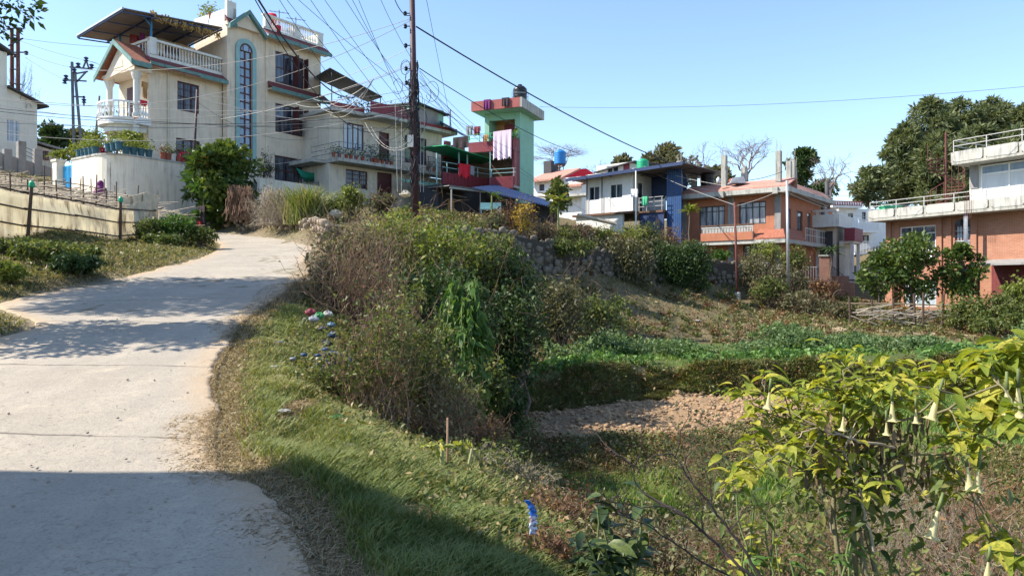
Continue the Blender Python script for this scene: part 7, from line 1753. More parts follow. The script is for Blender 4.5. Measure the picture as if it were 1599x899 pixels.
# trumpet flowers, each a part
for (px, py, l, tilt, az) in ((1203,600,.12,.15,2.),(1470,600,.18,-.3,0.),(1393,612,.14,.05,1.),(1430,628,.10,.0,1.),(1508,712,.16,.12,0.),(1530,712,.17,.1,3.),(1470,778,.20,.35,3.4),(1590,585,.2,.2,1.),(1572,590,.18,-.2,1.),(1545,862,.14,.1,2.),(1384,650,.09,.1,1.),(1318,640,.10,.1,2.)):
    Y = TY - .5 - (px > 1540) * .15; c = np.array([X(px, Y), Y, ztop(py, Y)]) - bz
    prof = [(.004,0),(.008,-.05*l/.2),(.007,-.3*l),(.009,-.45*l),(.016,-.7*l),(.020,-.88*l),(.032,-.96*l),(.042,-.985*l),(.044,-.97*l)]
    vs = []; fs = []; sd_ = 15; d = np.array([math.cos(az) * tilt, math.sin(az) * tilt, -1.]); d /= np.linalg.norm(d); a_ = unit(np.cross(d, [0.3, 1, 0])); b_ = np.cross(d, a_); k_ = l / .2; l = l
    for (rr, z) in prof:
        for q in range(sd_):
            an = 2*math.pi*q/sd_; w_ = rr * k_ * (1 + (.28 * math.cos(5 * an) if rr > .03 else .04 * math.cos(5*an))); vs.append(c + d * (-z) + a_ * math.cos(an) * w_ + b_ * math.sin(an) * w_)
    for i in range(len(prof) - 1):
        for q in range(sd_): q2 = (q + 1) % sd_; fs.append((i*sd_+q, i*sd_+q2, (i+1)*sd_+q2, (i+1)*sd_+q))
    f_ = npobj('flower', np.array(vs), np.array(fs), LM['petal'], tb, np.clip(np.repeat([1 - abs(p[1]) / l * .4 for p in prof[:-1]], sd_), 0, 1), smooth=True)
    calyx = MB().tube([tuple(c - d * .03), tuple(c + d * .3 * l)], .006, .011 * k_, 7); calyx.build('calyx', M['greenstem'], f_, True)

# broad leaved dark plant and bare branches at the bottom
def broad_plant(px, Y, ptop, n, L0, lm, seed, label, wpx=140):
    r = np.random.default_rng(seed); x = X(px, Y); z0 = h1(x, Y); root = empty('broad_leaved_plant', (x, Y, z0), 0, label, 'plant'); w = wpx*Y/FP/2; hh = ztop(ptop, Y) - z0
    P = []; D = []; L = []; polys = []; rads = []
    for i in range(9):
        e = np.array([r.uniform(-w, w) * .75, r.normal() * w * .4, hh * r.uniform(.6, 1)]); b_ = bend(np.array([r.normal()*.05, r.normal()*.05, 0]), e, r, 7, .06); polys.append(b_); rads.append(np.linspace(.01, .005, 7))
        for q in range(n // 9):
            j = r.integers(2, 7); a = r.uniform(0, 6.28); P.append(b_[j] + r.normal(size=3) * .02); D.append([math.cos(a), math.sin(a), r.uniform(-.2, .6)]); L.append(L0 * r.uniform(.5, 1.15))
    L = np.array(L); V, Fc = big_leaf_geo(np.array(P), unit(np.array(D)), L, L * .42, r, .6); npobj('foliage', V, Fc, LM[lm], root, np.repeat(r.random(len(P)), 12), smooth=True); tube_obj('stems', polys, rads, M['greenstem'], root, 5); return root
broad_plant(965, 4.3, 762, 130, .17, 'broad', 910, 'dark broad leaved plant in the centre foreground', 150)
broad_plant(905, 4.6, 850, 60, .12, 'broad', 911, 'small dark leaved plant left of the dark broad leaved plant', 90)
broad_plant(1300, 4.0, 800, 110, .11, 'lush', 912, 'green nettle like plant under the trumpet shrub', 200)
broad_plant(1180, 4.6, 760, 60, .10, 'trumpet', 913, 'yellowing plant at the left foot of the trumpet shrub', 110)
def branches(name, label, segs, Y, r0, mt, seed, sub=6):
    r = np.random.default_rng(seed); pts = [np.array([X(px, Y + dy), Y + dy, ztop(py, Y + dy)]) for (px, py, dy) in segs]; o = pts[0]; polys = []; rads = []
    P_ = catmull([p for p in pts], 5) - o; P_[0, 2] -= 0; P_ += r.normal(size=P_.shape) * .004; polys.append(P_); rads.append(np.linspace(r0, r0 * .3, len(P_)))
    for i in range(sub):
        j = r.integers(len(P_) // 4, len(P_)); v = unit((P_[min(j+1, len(P_)-1)] - P_[j-1]) + r.normal(size=3) * .03); e = P_[j] + unit(v + rdir(1, r, .5)[0] * .8) * r.uniform(.1, .32); polys.append(bend(P_[j], e, r, 5, .1)); rads.append(np.linspace(r0 * .45, r0 * .15, 5))
    root = empty(name, tuple(o), 0, label, 'branch', 'bare branches in the right foreground'); tube_obj('twigs', polys, rads, M[mt], root, 5); return root
branches('bare_branch', 'dark bare branch rising left from the bottom edge under the trumpet shrub', [(1180,905,0),(1120,850,.1),(1060,800,.1),(1000,765,.2),(985,720,.2)], 3.4, .008, 'darktwig', 920, 9)
branches('bare_branch', 'second dark bare branch leaning right of the broad leaved plant', [(1190,905,0),(1150,840,.05),(1100,780,.1),(1060,720,.15),(1040,700,.2)], 3.6, .008, 'darktwig', 921, 9)
branches('bare_branch', 'thin dark twig crossing the lower weeds', [(1150,905,0),(1070,860,.05),(1010,820,.1),(960,800,.15)], 3.3, .005, 'darktwig', 922, 8)
branches('bare_branch', 'pale bent branch across the middle of the trumpet shrub', [(1400,700,0),(1350,690,-.1),(1310,680,-.1),(1270,670,-.1),(1235,690,-.1)], 3.9, .008, 'paletwig', 923, 3)
branches('bare_branch', 'pale dry stem climbing through the trumpet shrub foot', [(1365,860,0),(1350,800,0),(1335,740,0),(1320,700,0),(1345,640,0)], 3.9, .008, 'paletwig', 924, 8)
branches('bare_branch', 'thin straw stem standing left of the trumpet shrub', [(1300,830,0),(1275,760,0),(1240,700,0),(1200,640,.1),(1190,590,.1)], 4.2, .005, 'paletwig', 925, 5)

M['cutgreen'] = pm('cut_green_cane', (.27,.27,.11), .7, .3, 12)
# cut bamboo stubs with a cross stick
def stub(px, ptop, pbot, Y, rr, label, mt='paletwig', lean=0):
    b_ = at(px, pbot, Y); zg = h1(b_.x, b_.y) - .1; hh = ztop(ptop, Y) - zg; return tag(MB().tube([(0,0,0),(lean*.5,0,hh*.5),(lean,0,hh)], rr, rr*.8, 8).build('cut_stem', M[mt], None, True, (b_.x, Y, zg)), label, 'stem', 'cut stems by the shaded grass')
stub(690, 690, 780, 6.4, .022, 'thick cut greenish stem standing left in the bank weeds', 'cutgreen')
stub(699, 652, 760, 6.5, .012, 'thin brown stick just right of the thick cut stem', 'twig')
stub(722, 700, 790, 6.3, .014, 'slanting cut stem sprouting small leaves', 'cutgreen', .08)
c0, c1 = at(661, 697, 6.35), at(738, 694, 6.35)
o = tag(MB().tube([(0,0,0), tuple(c1-c0)], .013, .010, 8).build('cross_stick', M['cutgreen'], None, True, c0), 'pale horizontal stick lying across the cut stems', 'stick')
P = np.array([list(c0 + (c1-c0)*t) for t in r.uniform(0, 1, 90)]) + r.normal(size=(90, 3))*.012
sp_ = leaf_obj('sprouting_leaves', P - np.array(c0), .05, .5, LM['trumpet'], o, r, .5, .2)

# ------------------------------------------------------------ utility poles
mp = empty('utility_pole', at(650, 305, 32) , 0, 'tall dark rusty utility pole wrapped in cables in front of the balcony house', 'utility pole'); zb_ = h1(mp.location.x, 32) - .5; dz_ = mp.location.z - zb_; mp.location.z = zb_
PT = Vector((X(643, 32) - X(650, 32), 0, ztop(-35, 32) - zb_))
def onpole(py): z = ztop(py, 32) - zb_; return Vector((PT.x * z / PT.z, 0, z))
MB().tube([(0,0,0), onpole(150), PT], .16, .11, 12).build('shaft', M['rustpole'], mp, True)
mb_ = MB(); c = onpole(222); mb_.box(c.x-.26, c.x-.02, -.32, -.17, c.z-.26, c.z+.24); mb_.build('meter_box', M['offwhite'], mp)
for py in (22, 42, 72, 108, 130):
    c = onpole(py); m_ = MB(); m_.bar((c.x-.3,-.05,c.z),(c.x+.12,-.05,c.z),.05); q = m_.build('bracket', M['darkgrey'], mp)
    MB().lathe(c.x-.3, -.05, [(.05,-.09),(.08,-.05),(.05,-.01),(.08,.04),(.04,.09)], 8, c.z).build('insulator', M['black'], q)
# cables strapped along the pole and loose coils
polys = []; rads = []
for i in range(26):
    y0_, y1_ = sorted(r.uniform(95, 300, 2)); a = r.uniform(0, 6.28); k = 14; t = np.linspace(0, 1, k); pts = []
    for q in t: c = onpole(y0_ + (y1_ - y0_) * q); aa = a + q * r.uniform(-1, 2); rr = .17 + .07 * r.random(); pts.append([c.x + rr*math.cos(aa), rr*math.sin(aa), c.z])
    polys.append(np.array(pts)); rads.append(np.full(k, r.uniform(.012, .028)))
for i in range(34):
    py = r.uniform(105, 285); c = onpole(py); rr = r.uniform(.15, .5); cx_ = c.x + r.normal() * .28 - .1; k = 18; an = np.linspace(0, r.uniform(4, 9), k) + r.uniform(0, 6); yy_ = r.normal() * .2
    polys.append(np.stack([cx_ + rr*np.cos(an)*.7, yy_ + rr*.5*np.sin(an*.7), c.z + rr*np.sin(an)], 1)); rads.append(np.full(k, r.uniform(.006, .014)))
tube_obj('cable_bundle', polys, rads, M['cable'], mp, 4)
def pole(name, label, px0, py0, px1, py1, Y, r0, mt, cat='pole', base=None, group=None, foot=None):
    b_ = at(px1, py1, Y); t_ = at(px0, py0, Y); root = empty(name, b_, 0, label, cat, group); MB().tube([(0,0,0), tuple(t_-b_)], r0, r0*.8, 8).build('shaft', M[mt], root, True)
    if foot: MB().lathe(0,0,[(foot*1.15,-.5),(foot*1.1,0),(foot,.45),(foot*.85,.5)],10).build('concrete_foot', M['concrete_pale'], root)
    return root
pole('street_pole', 'thin dark red post with a concrete foot in front of the orange house', 1147, 316, 1152, 470, 42, .075, 'rust', foot=.17)
p_ = pole('street_pole', 'slim silver grey street pole at the right corner of the orange house', 1229, 282, 1231, 446, 41, .09, 'steel')
pole('street_pole', 'rusty iron post with a cement foot leaning by the cream house window', 308, 140, 301, 292, 37.4, .07, 'rustpole', foot=.14)
pole('thin_mast', 'thin dark slanted mast right of the twin legged pylon', 155, 150, 148, 235, 50, .09, 'greycable')
pole('lamp_pole', 'short dark pole with mast fittings behind the orange house', 1291, 283, 1293, 330, 56, .2, 'darkgrey')
# twin rusty poles
tp_ = empty('twin_utility_poles', at(24, 215, 58), 0, 'pair of rusty utility poles with brackets behind the pale left house', 'utility pole')
def rel(px, py, Y): return at(px, py, Y) - tp_.location
for px in (19, 28.5): MB().tube([rel(px, 235, 58), rel(px-.5, 45, 58)], .17, .13, 8).build('shaft', M['rust'], tp_)
for (a, b_) in (((13,72),(36,60)),((14,82),(44,82)),((14,45),(32,44)),((15,130),(34,132)),((16,108),(31,109))): MB().bar(rel(a[0],a[1],57.8), rel(b_[0],b_[1],57.8), .12).build('bracket', M['rustpole'], tp_)
for (px, py) in ((41,83),(33,47),(13,44),(23,62),(23,87)): c = rel(px,py,57.8); MB().lathe(c.x,c.y,[(.08,-.15),(.15,-.1),(.08,0),(.15,.1),(.06,.16)],8,c.z).build('insulator', M['darkgrey'], tp_)
# pylon
pg = empty('pylon', at(118, 245, 54), 0, 'twin legged steel pylon with cross arms between the pale house and the cream house', 'pylon')
def rel2(px, py, Y=54): return at(px, py, Y) - pg.location
for a, b_ in (((112.5,97),(115.5,250)),((117,113),(129,250))): MB().bar(rel2(*a), rel2(*b_), .2).build('leg', M['greycable'], pg)
for a, b_ in (((109,105),(144,108)),((101,125),(135,127)),((114,116),(137,112)),((120,128),(134,113)),((130,106),(134.5,94)),((139,108),(134.5,94)),((116,151),(133,152)),((131,150),(131,166))): MB().bar(rel2(*a), rel2(*b_), .13).build('cross_arm', M['greycable'], pg)
for px, py in ((134.5,93),(122,102),(143,104),(103,121),(101,128),(116,111),(131,158)): c = rel2(px,py); MB().lathe(c.x,c.y,[(.05,-.15),(.18,-.1),(.08,0),(.18,.1),(.06,.18)],8,c.z).build('insulator', M['darkblue'], pg)

# ------------------------------------------------------------ overhead cables, each its own
def cable(a, b_, sag, rr, mt, label, group, k=18):
    A = at(*a); B = at(*b_); n = k; L = (B - A); pts = []
    sg = sag * (a[2] + b_[2]) / 2 / FP
    for i in range(n + 1): t = i / n; p = A + L * t; p.z -= sg * 4 * t * (1 - t); pts.append(np.array(p - A))
    V, Fc = tube_geo([np.array(pts)], [np.full(n + 1, rr)], 5); o = npobj('cable', V, Fc, M[mt], None, smooth=True); o.location = A; return tag(o, label, 'cable', group)
PJ = (583, 124, 31)
G1 = 'thin cables in the fan above the balcony house'
cable((396,-12,11), PJ, 62, .016, 'cable', 'thickest black cable sweeping down from the top across the cream house bay', None, 26)
cable((382,-30,14), (636,166,31.8), 96, .011, 'cable', 'black cable just left of the thickest one across the cream house bay', None, 26)
cable((650,42,32), (1066,262,54), 12, .035, 'cable', 'thick black cable running down right from the utility pole to the orange house', None)
cable((1066,262,54), (1222,268,47), 18, .02, 'cable', 'black cable over the orange house roof', None)
cable((655,107,32), (905,240,62), 10, .022, 'cable', 'cable with a dark clamp right of the utility pole passing behind the green tower', None)
cable((664,-10,28), (708,212,40), 0, .009, 'cable', 'thin steep wire right of the utility pole', None)
cable((612,-12,30), (641,24,31.8), 12, .018, 'cable', 'short curved cable meeting the top of the utility pole', None)
cable((843,167,50), (1660,130,36), 12, .011, 'greycable', 'long thin wire crossing the right half of the sky', None, 30)
for (a, b_) in (((430,-10,22),(565,190,38)),((440,-10,24),(590,165,36)),((478,-10,24),(622,185,35)),((500,-10,26),(642,178,32)),((533,-10,25),(645,150,32)),((545,-10,25),(646,170,32)),((556,-10,26),(643,190,32)),((455,-10,25),(640,140,32)),((590,-10,28),(645,95,32))):
    cable(a, b_, 5, .009, 'cable', 'one of the thin dark wires fanning down from the top edge to the utility pole', 'wires fanning down to the utility pole')
for (a, b_, s_) in (((645,28,32),(126,109,34),26),((645,30,32),(-20,152,30),60),((645,73,32),(480,140,38),4),((640,100,32),(345,186,36),10),((640,103,32),(-20,160,28),52)):
    cable(a, b_, s_, .012, 'palecable', 'one of the pale service lines running left from the upper utility pole', 'pale lines from the upper pole')
for i, (y0_, y1_, s_) in enumerate(((152,165,14),(172,172,22),(181,150,34),(190,180,14),(206,170,30),(168,200,10))):
    cable((-20, y0_, 27), (640, y1_, 31.8), s_, .010, ('palecable','cable','palecable','greycable','palecable','cable')[i], 'one of the wires stretched across the cream house at first floor height', 'wires across the cream house')
for i, (px, py, b_, s_) in enumerate(((309,146,(640,140,31.8),16),(309,150,(640,175,31.8),24),(309,160,(497,215,44),22),(309,152,(640,205,31.8),10))):
    cable((px, py, 37.4), b_, s_, .009, 'greycable', 'one of the thin wires from the iron post by the cream house window', 'wires from the iron post')
for i, (a, b_, s_) in enumerate((((655,110,32),(752,205,47),4),((655,118,32),(735,212,47),3),((655,122,32),(770,225,47),6),((655,128,32),(722,206,47),3),((655,150,32),(812,238,48),6),((655,112,32),(700,184,46),2),((655,135,32),(834,282,50),8),((655,128,32),(915,330,54),12))):
    cable(a, b_, s_, .009, 'cable', 'one of the thin wires running right from the pole to the green tower', 'wires to the green tower')
for (a, b_) in (((26,62,58),(150,98,54)),((30,60,58),(210,75,60)),((40,82,58),(115,106,54)),((134,94,54),(330,150,70)),((143,105,54),(330,135,70)),((40,90,58),(115,130,54)),((-20,45,40),(19,62,58))):
    cable(a, b_, 3, .014, 'greycable', 'one of the thin lines between the twin poles and the pylon', 'pylon lines')
for (a, b_, s_) in (((1000,258,54),(1228,300,41),8),((1060,290,50),(1340,305,50),6),((1228,300,41),(1360,340,44),6),((1147,320,42),(1004,262,54),3),((1147,322,42),(1229,292,41),3),((1245,300,44),(1320,330,50),3)):
    cable(a, b_, s_, .012, 'palecable', 'one of the pale wires hanging in front of the orange house', 'wires at the orange house')
for i in range(5):
    cable((583,124,31), (r.uniform(455,520), r.uniform(150,185), 40), r.uniform(10,34), .012, 'palecable', 'one of the slack pale drop wires gathered left of the pole', 'slack drop wires')
    cable((565+i*5,r.uniform(188,202),41), (641,r.uniform(140,230),31.8), r.uniform(14,30), .010, 'palecable' if i % 2 else 'cable', 'one of the looping wires between the balcony house eave and the pole', 'looping wires at the eave')
for px in (627, 617, 657, 663): cable((px, 150+r.uniform(0,40), 31.9), (px+r.normal()*3, 300, 31.9), 0, .012, 'palecable', 'one of the wires dropping straight beside the utility pole', 'dropping wires')
PHR = {'wires fanning down to the utility pole': ('x', 'of the thin wires fanning down from the top edge'), 'pale lines from the upper pole': ('z', 'of the pale lines running left from the upper pole'),
 'wires across the cream house': ('z', 'of the wires stretched across the cream house'), 'wires from the iron post': ('z', 'of the wires leaving the iron post rightwards'),
 'wires to the green tower': ('x', 'of the thin wires running from the pole to the tower'), 'pylon lines': ('z', 'of the thin lines strung between twin poles and pylon'),
 'wires at the orange house': ('z', 'of the pale wires in front of the orange house'), 'slack drop wires': ('x', 'of the slack pale drop wires left of the pole'),
 'looping wires at the eave': ('x', 'of the looping wires at the balcony house eave'), 'dropping wires': ('x', 'of the wires dropping straight beside the pole')}
NUM = ['first','second','third','fourth','fifth','sixth','seventh','eighth','ninth','tenth','eleventh','twelfth']
for g_n, (md_, ph_) in PHR.items():
    L_ = [o for o in bpy.data.objects if o.get('group') == g_n]
    def key_(o):
        v = [o.location + v_.co for v_ in (o.data.vertices[len(o.data.vertices)//2],)][0]
        return v.x / v.y if md_ == 'x' else -(v.z - CAMZ) / v.y
    for i_, o in enumerate(sorted(L_, key=key_)): o['label'] = NUM[i_] + (' from the left ' if md_ == 'x' else ' from the top ') + ph_
cable((330,232,36), (498,236,43), -0+22, .012, 'palecable', 'sagging white cord with a bulb between the shrub tree and the green net', None)
tag(MB().lathe(0,0,[(.02,.16),(.05,.12),(.10,.03),(.09,-.06),(.02,-.1)],10).build('hanging_bulb', M['bulb'], None, True, at(399,268,39)), 'white bulb hanging on the sagging cord in front of the cream house', 'lamp')

# ------------------------------------------------------------ fences and small things on the left bank
tf = empty('tarpaulin_fence', (-14.4, 21.4, 3), 0, 'dirty cream tarpaulin fence on dark bamboo rails above the left bank', 'fence')
fp_ = [(-15.6,18.6),(-14.7,20.4),(-14.35,22.0),(-14.3,24.5),(-14.15,26.9),(-14.15,29.6),(-14.6,31.2)]
def fz(px, py, Y): return ztop(py, Y)
top_z = [4.55,4.45,4.35,4.4,4.38,4.6,4.9]; 
me_v = []; me_f = []; n_ = 0
fpc = catmull([(a[0], a[1], z) for a, z in zip(fp_, top_z)], 8); k = 9
for i, p in enumerate(fpc):
    zb_ = h1(p[0], p[1]) + .02
    for j in range(k):
        t = j / (k - 1); wv = (vnoise(np.array([i*.35]), np.array([t*1.5]), 1.)[0] - .5) * .22 + math.sin(i*.9+t*2) * .025; me_v.append((p[0] + wv + 14.4, p[1] - 21.4 + wv * .3, p[2] + (zb_ - p[2]) * t - 3))
for i in range(len(fpc) - 1):
    for j in range(k - 1): q = i * k + j; me_f.append((q, q + k, q + k + 1, q + 1))
to = npobj('tarpaulin', me_v, me_f, M['tarp'], tf, smooth=True); md = to.modifiers.new('thickness', 'SOLIDIFY'); md.thickness = .012
for (h0) in (-.02, .46, .95):
    m_ = MB()
    for i in range(0, len(fpc) - 8, 8):
        a, b_ = fpc[i], fpc[min(i+8, len(fpc)-1)]; za, zb2 = a[2] - h0, b_[2] - h0; za = max(za, h1(a[0], a[1]) + .05); zb2 = max(zb2, h1(b_[0], b_[1]) + .05)
        m_.tube([(a[0]+14.4+.16, a[1]-21.4-.02, za-3+.02), (b_[0]+14.4+.16, b_[1]-21.4+.1, zb2-3)], .03, .025, 6)
    m_.build('rail', M['bamboo_dark'], tf)
for i, (x, y, lean) in enumerate(((-14.12,22.0,.14),(-13.95,26.9,.02))):
    z = h1(x, y); m_ = MB(); m_.tube([(x+14.4, y-21.4, z-.2-3), (x+14.4+lean, y-21.4, z+1.62-3)], .055, .045, 7); po = m_.build('post', M['bamboo_dark'], tf)
    MB().lathe(x+14.4+lean, y-21.4, [(.06,-.1),(.085,-.06),(.08,.04),(.03,.1)], 8, z+1.62-3).build('bottle_cap', M['pvcgreen'], po)
sr_ = MB(); q0_ = at(196, 322, 29.5); sr_.tube([(0,0,0), tuple(at(243, 306, 31.5)-q0_)], .04, .035, 6); tag(sr_.build('slanting_pole', M['bamboo'], None, True, q0_), 'slanting bamboo pole carrying white sacking at the end of the tarpaulin fence', 'pole')
for i, (px0, py0, px1, py1, Y0, Y1, dr) in enumerate(((186,312,212,305,28.6,29.1,1.1),(206,307,228,301,28.9,29.4,1.3),(222,303,246,306,29.2,29.9,1.3),(196,322,224,316,28.2,28.7,.9))):
    cloth('sacking', 'white sacking %s on the slanting bamboo pole' % ('leftmost','second from the left','rightmost','hanging lowest')[i], 'sacking', at(px0,py0,Y0), at(px1,py1,Y1), dr, 'sack', .5, seed=60+i, group='sacking at the fence end', n=14, ragged=.35)
# stake fences behind
def stake_fence(label, path, n, hgt, seed, mt, rails_=(.3,.6,.95), rr=.03, mr='bamboo'):
    r = np.random.default_rng(seed); P_ = catmull([(a[0], a[1], 0) for a in path], 10); o = P_[0]; root = empty('stake_fence', (o[0], o[1], 0), 0, label, 'fence')
    for h0 in rails_:
        polys = []; 
        st_ = P_[::6] if len(P_) > 12 else P_; q = np.array([[p[0]-o[0], p[1]-o[1], h1(p[0], p[1]) + h0 + r.normal()*.04] for p in st_]); polys.append(q); tube_obj('rail', polys, [np.full(len(q), .022)], M[mr], root, 5)
    for i in range(n):
        t = (i + .5) / n * (len(P_) - 1.01); j = int(t); p = P_[j] + (P_[j+1] - P_[j]) * (t - j); z = h1(p[0], p[1]); hh = hgt * r.uniform(.75, 1.35); q = MB(); 
        q.tube([(p[0]-o[0], p[1]-o[1], z-.15), (p[0]-o[0]+r.normal()*.04, p[1]-o[1]+r.normal()*.04, z+hh)], rr*r.uniform(.7,1.4), rr*.7, 6); q.build('stake', M[mt], root)
stake_fence('front row of dark bamboo stakes behind the tarpaulin fence', [(-17.3,21.5),(-16.6,24),(-16.2,27),(-16.0,30),(-15.8,33)], 17, 1.35, 940, 'bamboo_dark')
stake_fence('middle row of grey stakes across the pale garden plot', [(-20.6,25.5),(-19.6,28),(-18.6,31),(-17.6,34),(-16.6,35.8)], 20, 1.15, 941, 'bamboo', (.25,.5,.75,1.0))
stake_fence('rear row of thin stakes along the foot of the tall pale wall', [(-24,30),(-22.6,32.4),(-21,34),(-19,35.6)], 16, 1.0, 942, 'bamboo', (.3,.6,.9), .02)
m_ = MB()
for i in range(1200):
    x = r.uniform(-24, -15.6); y = r.uniform(25, 35.5); z = h1(x, y); a = r.uniform(-.7, .3); L = r.uniform(.5, 1.6); zz = z + r.uniform(.03, .8)
    m_.tube([(x, y, zz), (x + L*math.cos(a), y + L*math.sin(a), zz + r.normal()*.12)], .016, .01, 4, cap=False)
tag(m_.build('stick_litter', M['palestick'], None), 'litter of pale sticks and canes over the garden plot behind the fence', None, None, 'stuff')
# rocks and plastic on the left bank
# person in a purple shawl behind the stakes: only head, shoulders and back show
def skin_body(name, joints, edges, radii, mt, parent, lv=2):
    me_ = bpy.data.meshes.new(name); me_.from_pydata(joints, edges, []); o = bpy.data.objects.new(name, me_); C.objects.link(o); o.parent = parent
    md = o.modifiers.new('skin', 'SKIN'); md.use_smooth_shade = True
    for i, v in enumerate(me_.skin_vertices[0].data): v.radius = radii[i] if isinstance(radii[i], tuple) else (radii[i], radii[i]); v.use_root = (i == 0)
    md = o.modifiers.new('sub', 'SUBSURF'); md.levels = lv; md.render_levels = lv; me_.materials.append(M[mt]); return o
pY = 33.6; px_ = X(157.5, pY); ph = ztop(286, pY); pz = h1(px_, pY); pz = max(pz, ph - 1.5)
pe = empty('person', (px_, pY, ph - 1.42), rad(15), 'person in a purple shawl standing behind the stake fence before the tall pale wall', 'person')
J = [(0,0,.82),(0,-.02,1.0),(0,-.03,1.18),(0,-.06,1.29),(0,-.1,1.38),(-.17,-.03,1.16),(-.21,-.08,.95),(-.16,-.22,.8),(.17,-.03,1.16),(.21,-.08,.95),(.16,-.22,.8),(-.09,0,.75),(-.1,-.03,.42),(-.1,0,.06),(-.1,-.13,.03),(.09,0,.75),(.1,-.03,.42),(.1,0,.06),(.1,-.13,.03)]
E = [(0,1),(1,2),(2,3),(3,4),(2,5),(5,6),(6,7),(2,8),(8,9),(9,10),(0,11),(11,12),(12,13),(13,14),(0,15),(15,16),(16,17),(17,18)]
Rr = [(.15,.11),(.15,.11),(.14,.1),.05,.09,.065,.045,.03,.065,.045,.03,.09,.06,.04,.035,.09,.06,.04,.035]
skin_body('body', J, E, Rr, 'skin', pe)
m_ = MB(); m_.lathe(0,-.05,[(.30,.62),(.31,.8),(.30,.95),(.27,1.1),(.2,1.22),(.14,1.28),(.135,1.4),(.12,1.47),(.06,1.52),(.01,1.53)],14)
sw_ = m_.build('shawl', M['purplecloth'], pe, True); tx2 = bpy.data.textures.new('folds2', 'CLOUDS'); tx2.noise_scale = .12; md = sw_.modifiers.new('sub','SUBSURF'); md.levels = 1; md.render_levels = 2; md = sw_.modifiers.new('folds','DISPLACE'); md.texture = tx2; md.strength = .07
MB().lathe(0,0,[(.2,.1),(.22,.4),(.19,.7),(.16,.8)],12).build('skirt', M['darkcloth'], pe, True)
# dark cloth hung on the shrub tree's foot, with a red rag
dc = cloth('draped_cloth', 'dark brown cloth draped over a stump at the foot of the large shrub tree', 'cloth', at(309.5,323,36.3), at(321,322,36.1), 1.0, 'darkcloth', seed=51, n=12, ragged=.2)
cloth('draped_cloth', 'bright red rag at the hem of the draped dark cloth', 'cloth', at(309.5,346,36.0), at(313.5,347,36.0), .18, 'redcloth', seed=52, n=5)
b_ = at(315, 354, 36.35); tag(MB().tube([(0,0,-.2),(.02,0,.5),(0,0,1.0)], .12, .09, 8).build('tree_stump', M['bark'], None, False, b_), 'stump carrying the draped dark cloth', 'stump')
tag(MB().tube([(-.17,0,0),(.17,0,.02)], .02, .02, 6).build('stump_branch', M['bark'], bpy.data.objects['tree_stump'], False, (0,0,.98)))
for k_ in ('label','category'):
    pass

# flower pots: on the terrace wall, balcony and roof of the houses
ORD = ['first','second','third','fourth','fifth','sixth','seventh','eighth','ninth','tenth','eleventh','twelfth','thirteenth','fourteenth']
def plant_pot(p, rr, hh, mt, label, group, lm=None, ph=.4, n=60, leaf=.1, seed=0, cat='flower pot'):
    pot = empty('flower_pot', p, 0, label, cat, group)
    MB().lathe(0,0,[(rr*.75,0),(rr*.95,hh*.85),(rr*1.08,hh*.86),(rr*1.08,hh)],10).build('pot', M[mt], pot)
    if lm:
        q = np.random.default_rng(seed + 5); P = q.normal(size=(n, 3)) * [ph*.38, ph*.38, ph*.3]; P[:, 2] = np.abs(P[:, 2] + hh + ph*.5); leaf_obj('foliage', P, leaf, .5, LM[lm], pot, q, .3, .3)
        polys = [bend(np.array([0,0,hh*.8]), P[i], q, 4, .1) for i in range(6)]; tube_obj('stems', polys, [np.linspace(.012,.005,4)]*6, M['greenstem'], pot)
    return pot
def wallp(px, y=None): y_ = yW + .12 if y is None else y; u_ = F1.u(px, y_); return F1.w(u_, y_, gz_ + .1)
for i, (px, mt, lm, ph) in enumerate(((255,'clay','rust',.35),(262,'clay','bush',.5),(270,'offwhite','bush',.3),(279,'clay','rust',.3),(286,'clay','bush',.55),(296,'tealpot','bush',.4))):
    plant_pot(wallp(px), .17, .34, mt, ORD[i]+' from the left of the small planted pots on the tall pale wall', 'pots on the pale wall', lm, ph, 90, .1, i)
uL_ = uw0 - R0 + .12
for i, px in enumerate((125,131,137,143,149,170,178,186,196,208,220,232)):
    if px < 195: y_ = F1.yy(px, uL_); p = F1.w(uL_, y_, gz_ + .1)
    else: p = wallp(px)
    plant_pot(p, .19, .36, 'tealpot', ORD[i]+' from the left of the planted buckets on the pale wall corner', 'buckets on the pale wall corner', 'yellowgreen', .45, 90, .11, 20+i)
def pot_bush(px, Y_w, w, pt, pb, lm, n, lb, seed, leaf=.13):
    bush('planted_shrub', lb, 'shrub', px, Y_w, w, pt, n, leaf, lm, seed=seed, base=ztop(pb, Y_w), clumps=10, group='shrubs growing on the tall pale wall')
pot_bush(148, 41.5, 40, 196, 240, 'yellowgreen', 1100, 'tall yellow green shrub above the left part of the tall pale wall', 950)
pot_bush(98, 43.5, 44, 232, 252, 'yellowgreen', 900, 'yellow green shrub over the blue gate', 951)
pot_bush(125, 43, 34, 222, 246, 'yellowgreen', 700, 'yellow shrub right of the blue gate', 952)
pot_bush(160, 38.5, 26, 226, 262, 'magenta', 900, 'crimson trailing plant on the tall pale wall', 953, .1)
pot_bush(205, 38, 56, 202, 240, 'yellowgreen', 1300, 'spreading bronze green shrub below the curved balcony', 954)
pot_bush(290, 37.0, 26, 236, 250, 'magenta', 260, 'small crimson flowers among the pots under the cream house window', 956, .1)
pot_bush(182, 39.5, 36, 215, 240, 'rust', 500, 'thin reddish shrub below the curved balcony', 955)
for i, px in enumerate((521,530,541,548,556,566,580,590,597,604,611,668,678)):
    u_ = F2.u(px, -.85); plant_pot(F2.w(u_, -.85, zs2), .12, .24, 'clay', ORD[i]+' from the left of the clay pots on the blue railed balcony', 'pots on the balcony house', 'dark' if i % 3 else 'bush', .35 if i % 4 else .6, 60, .1, 40+i)
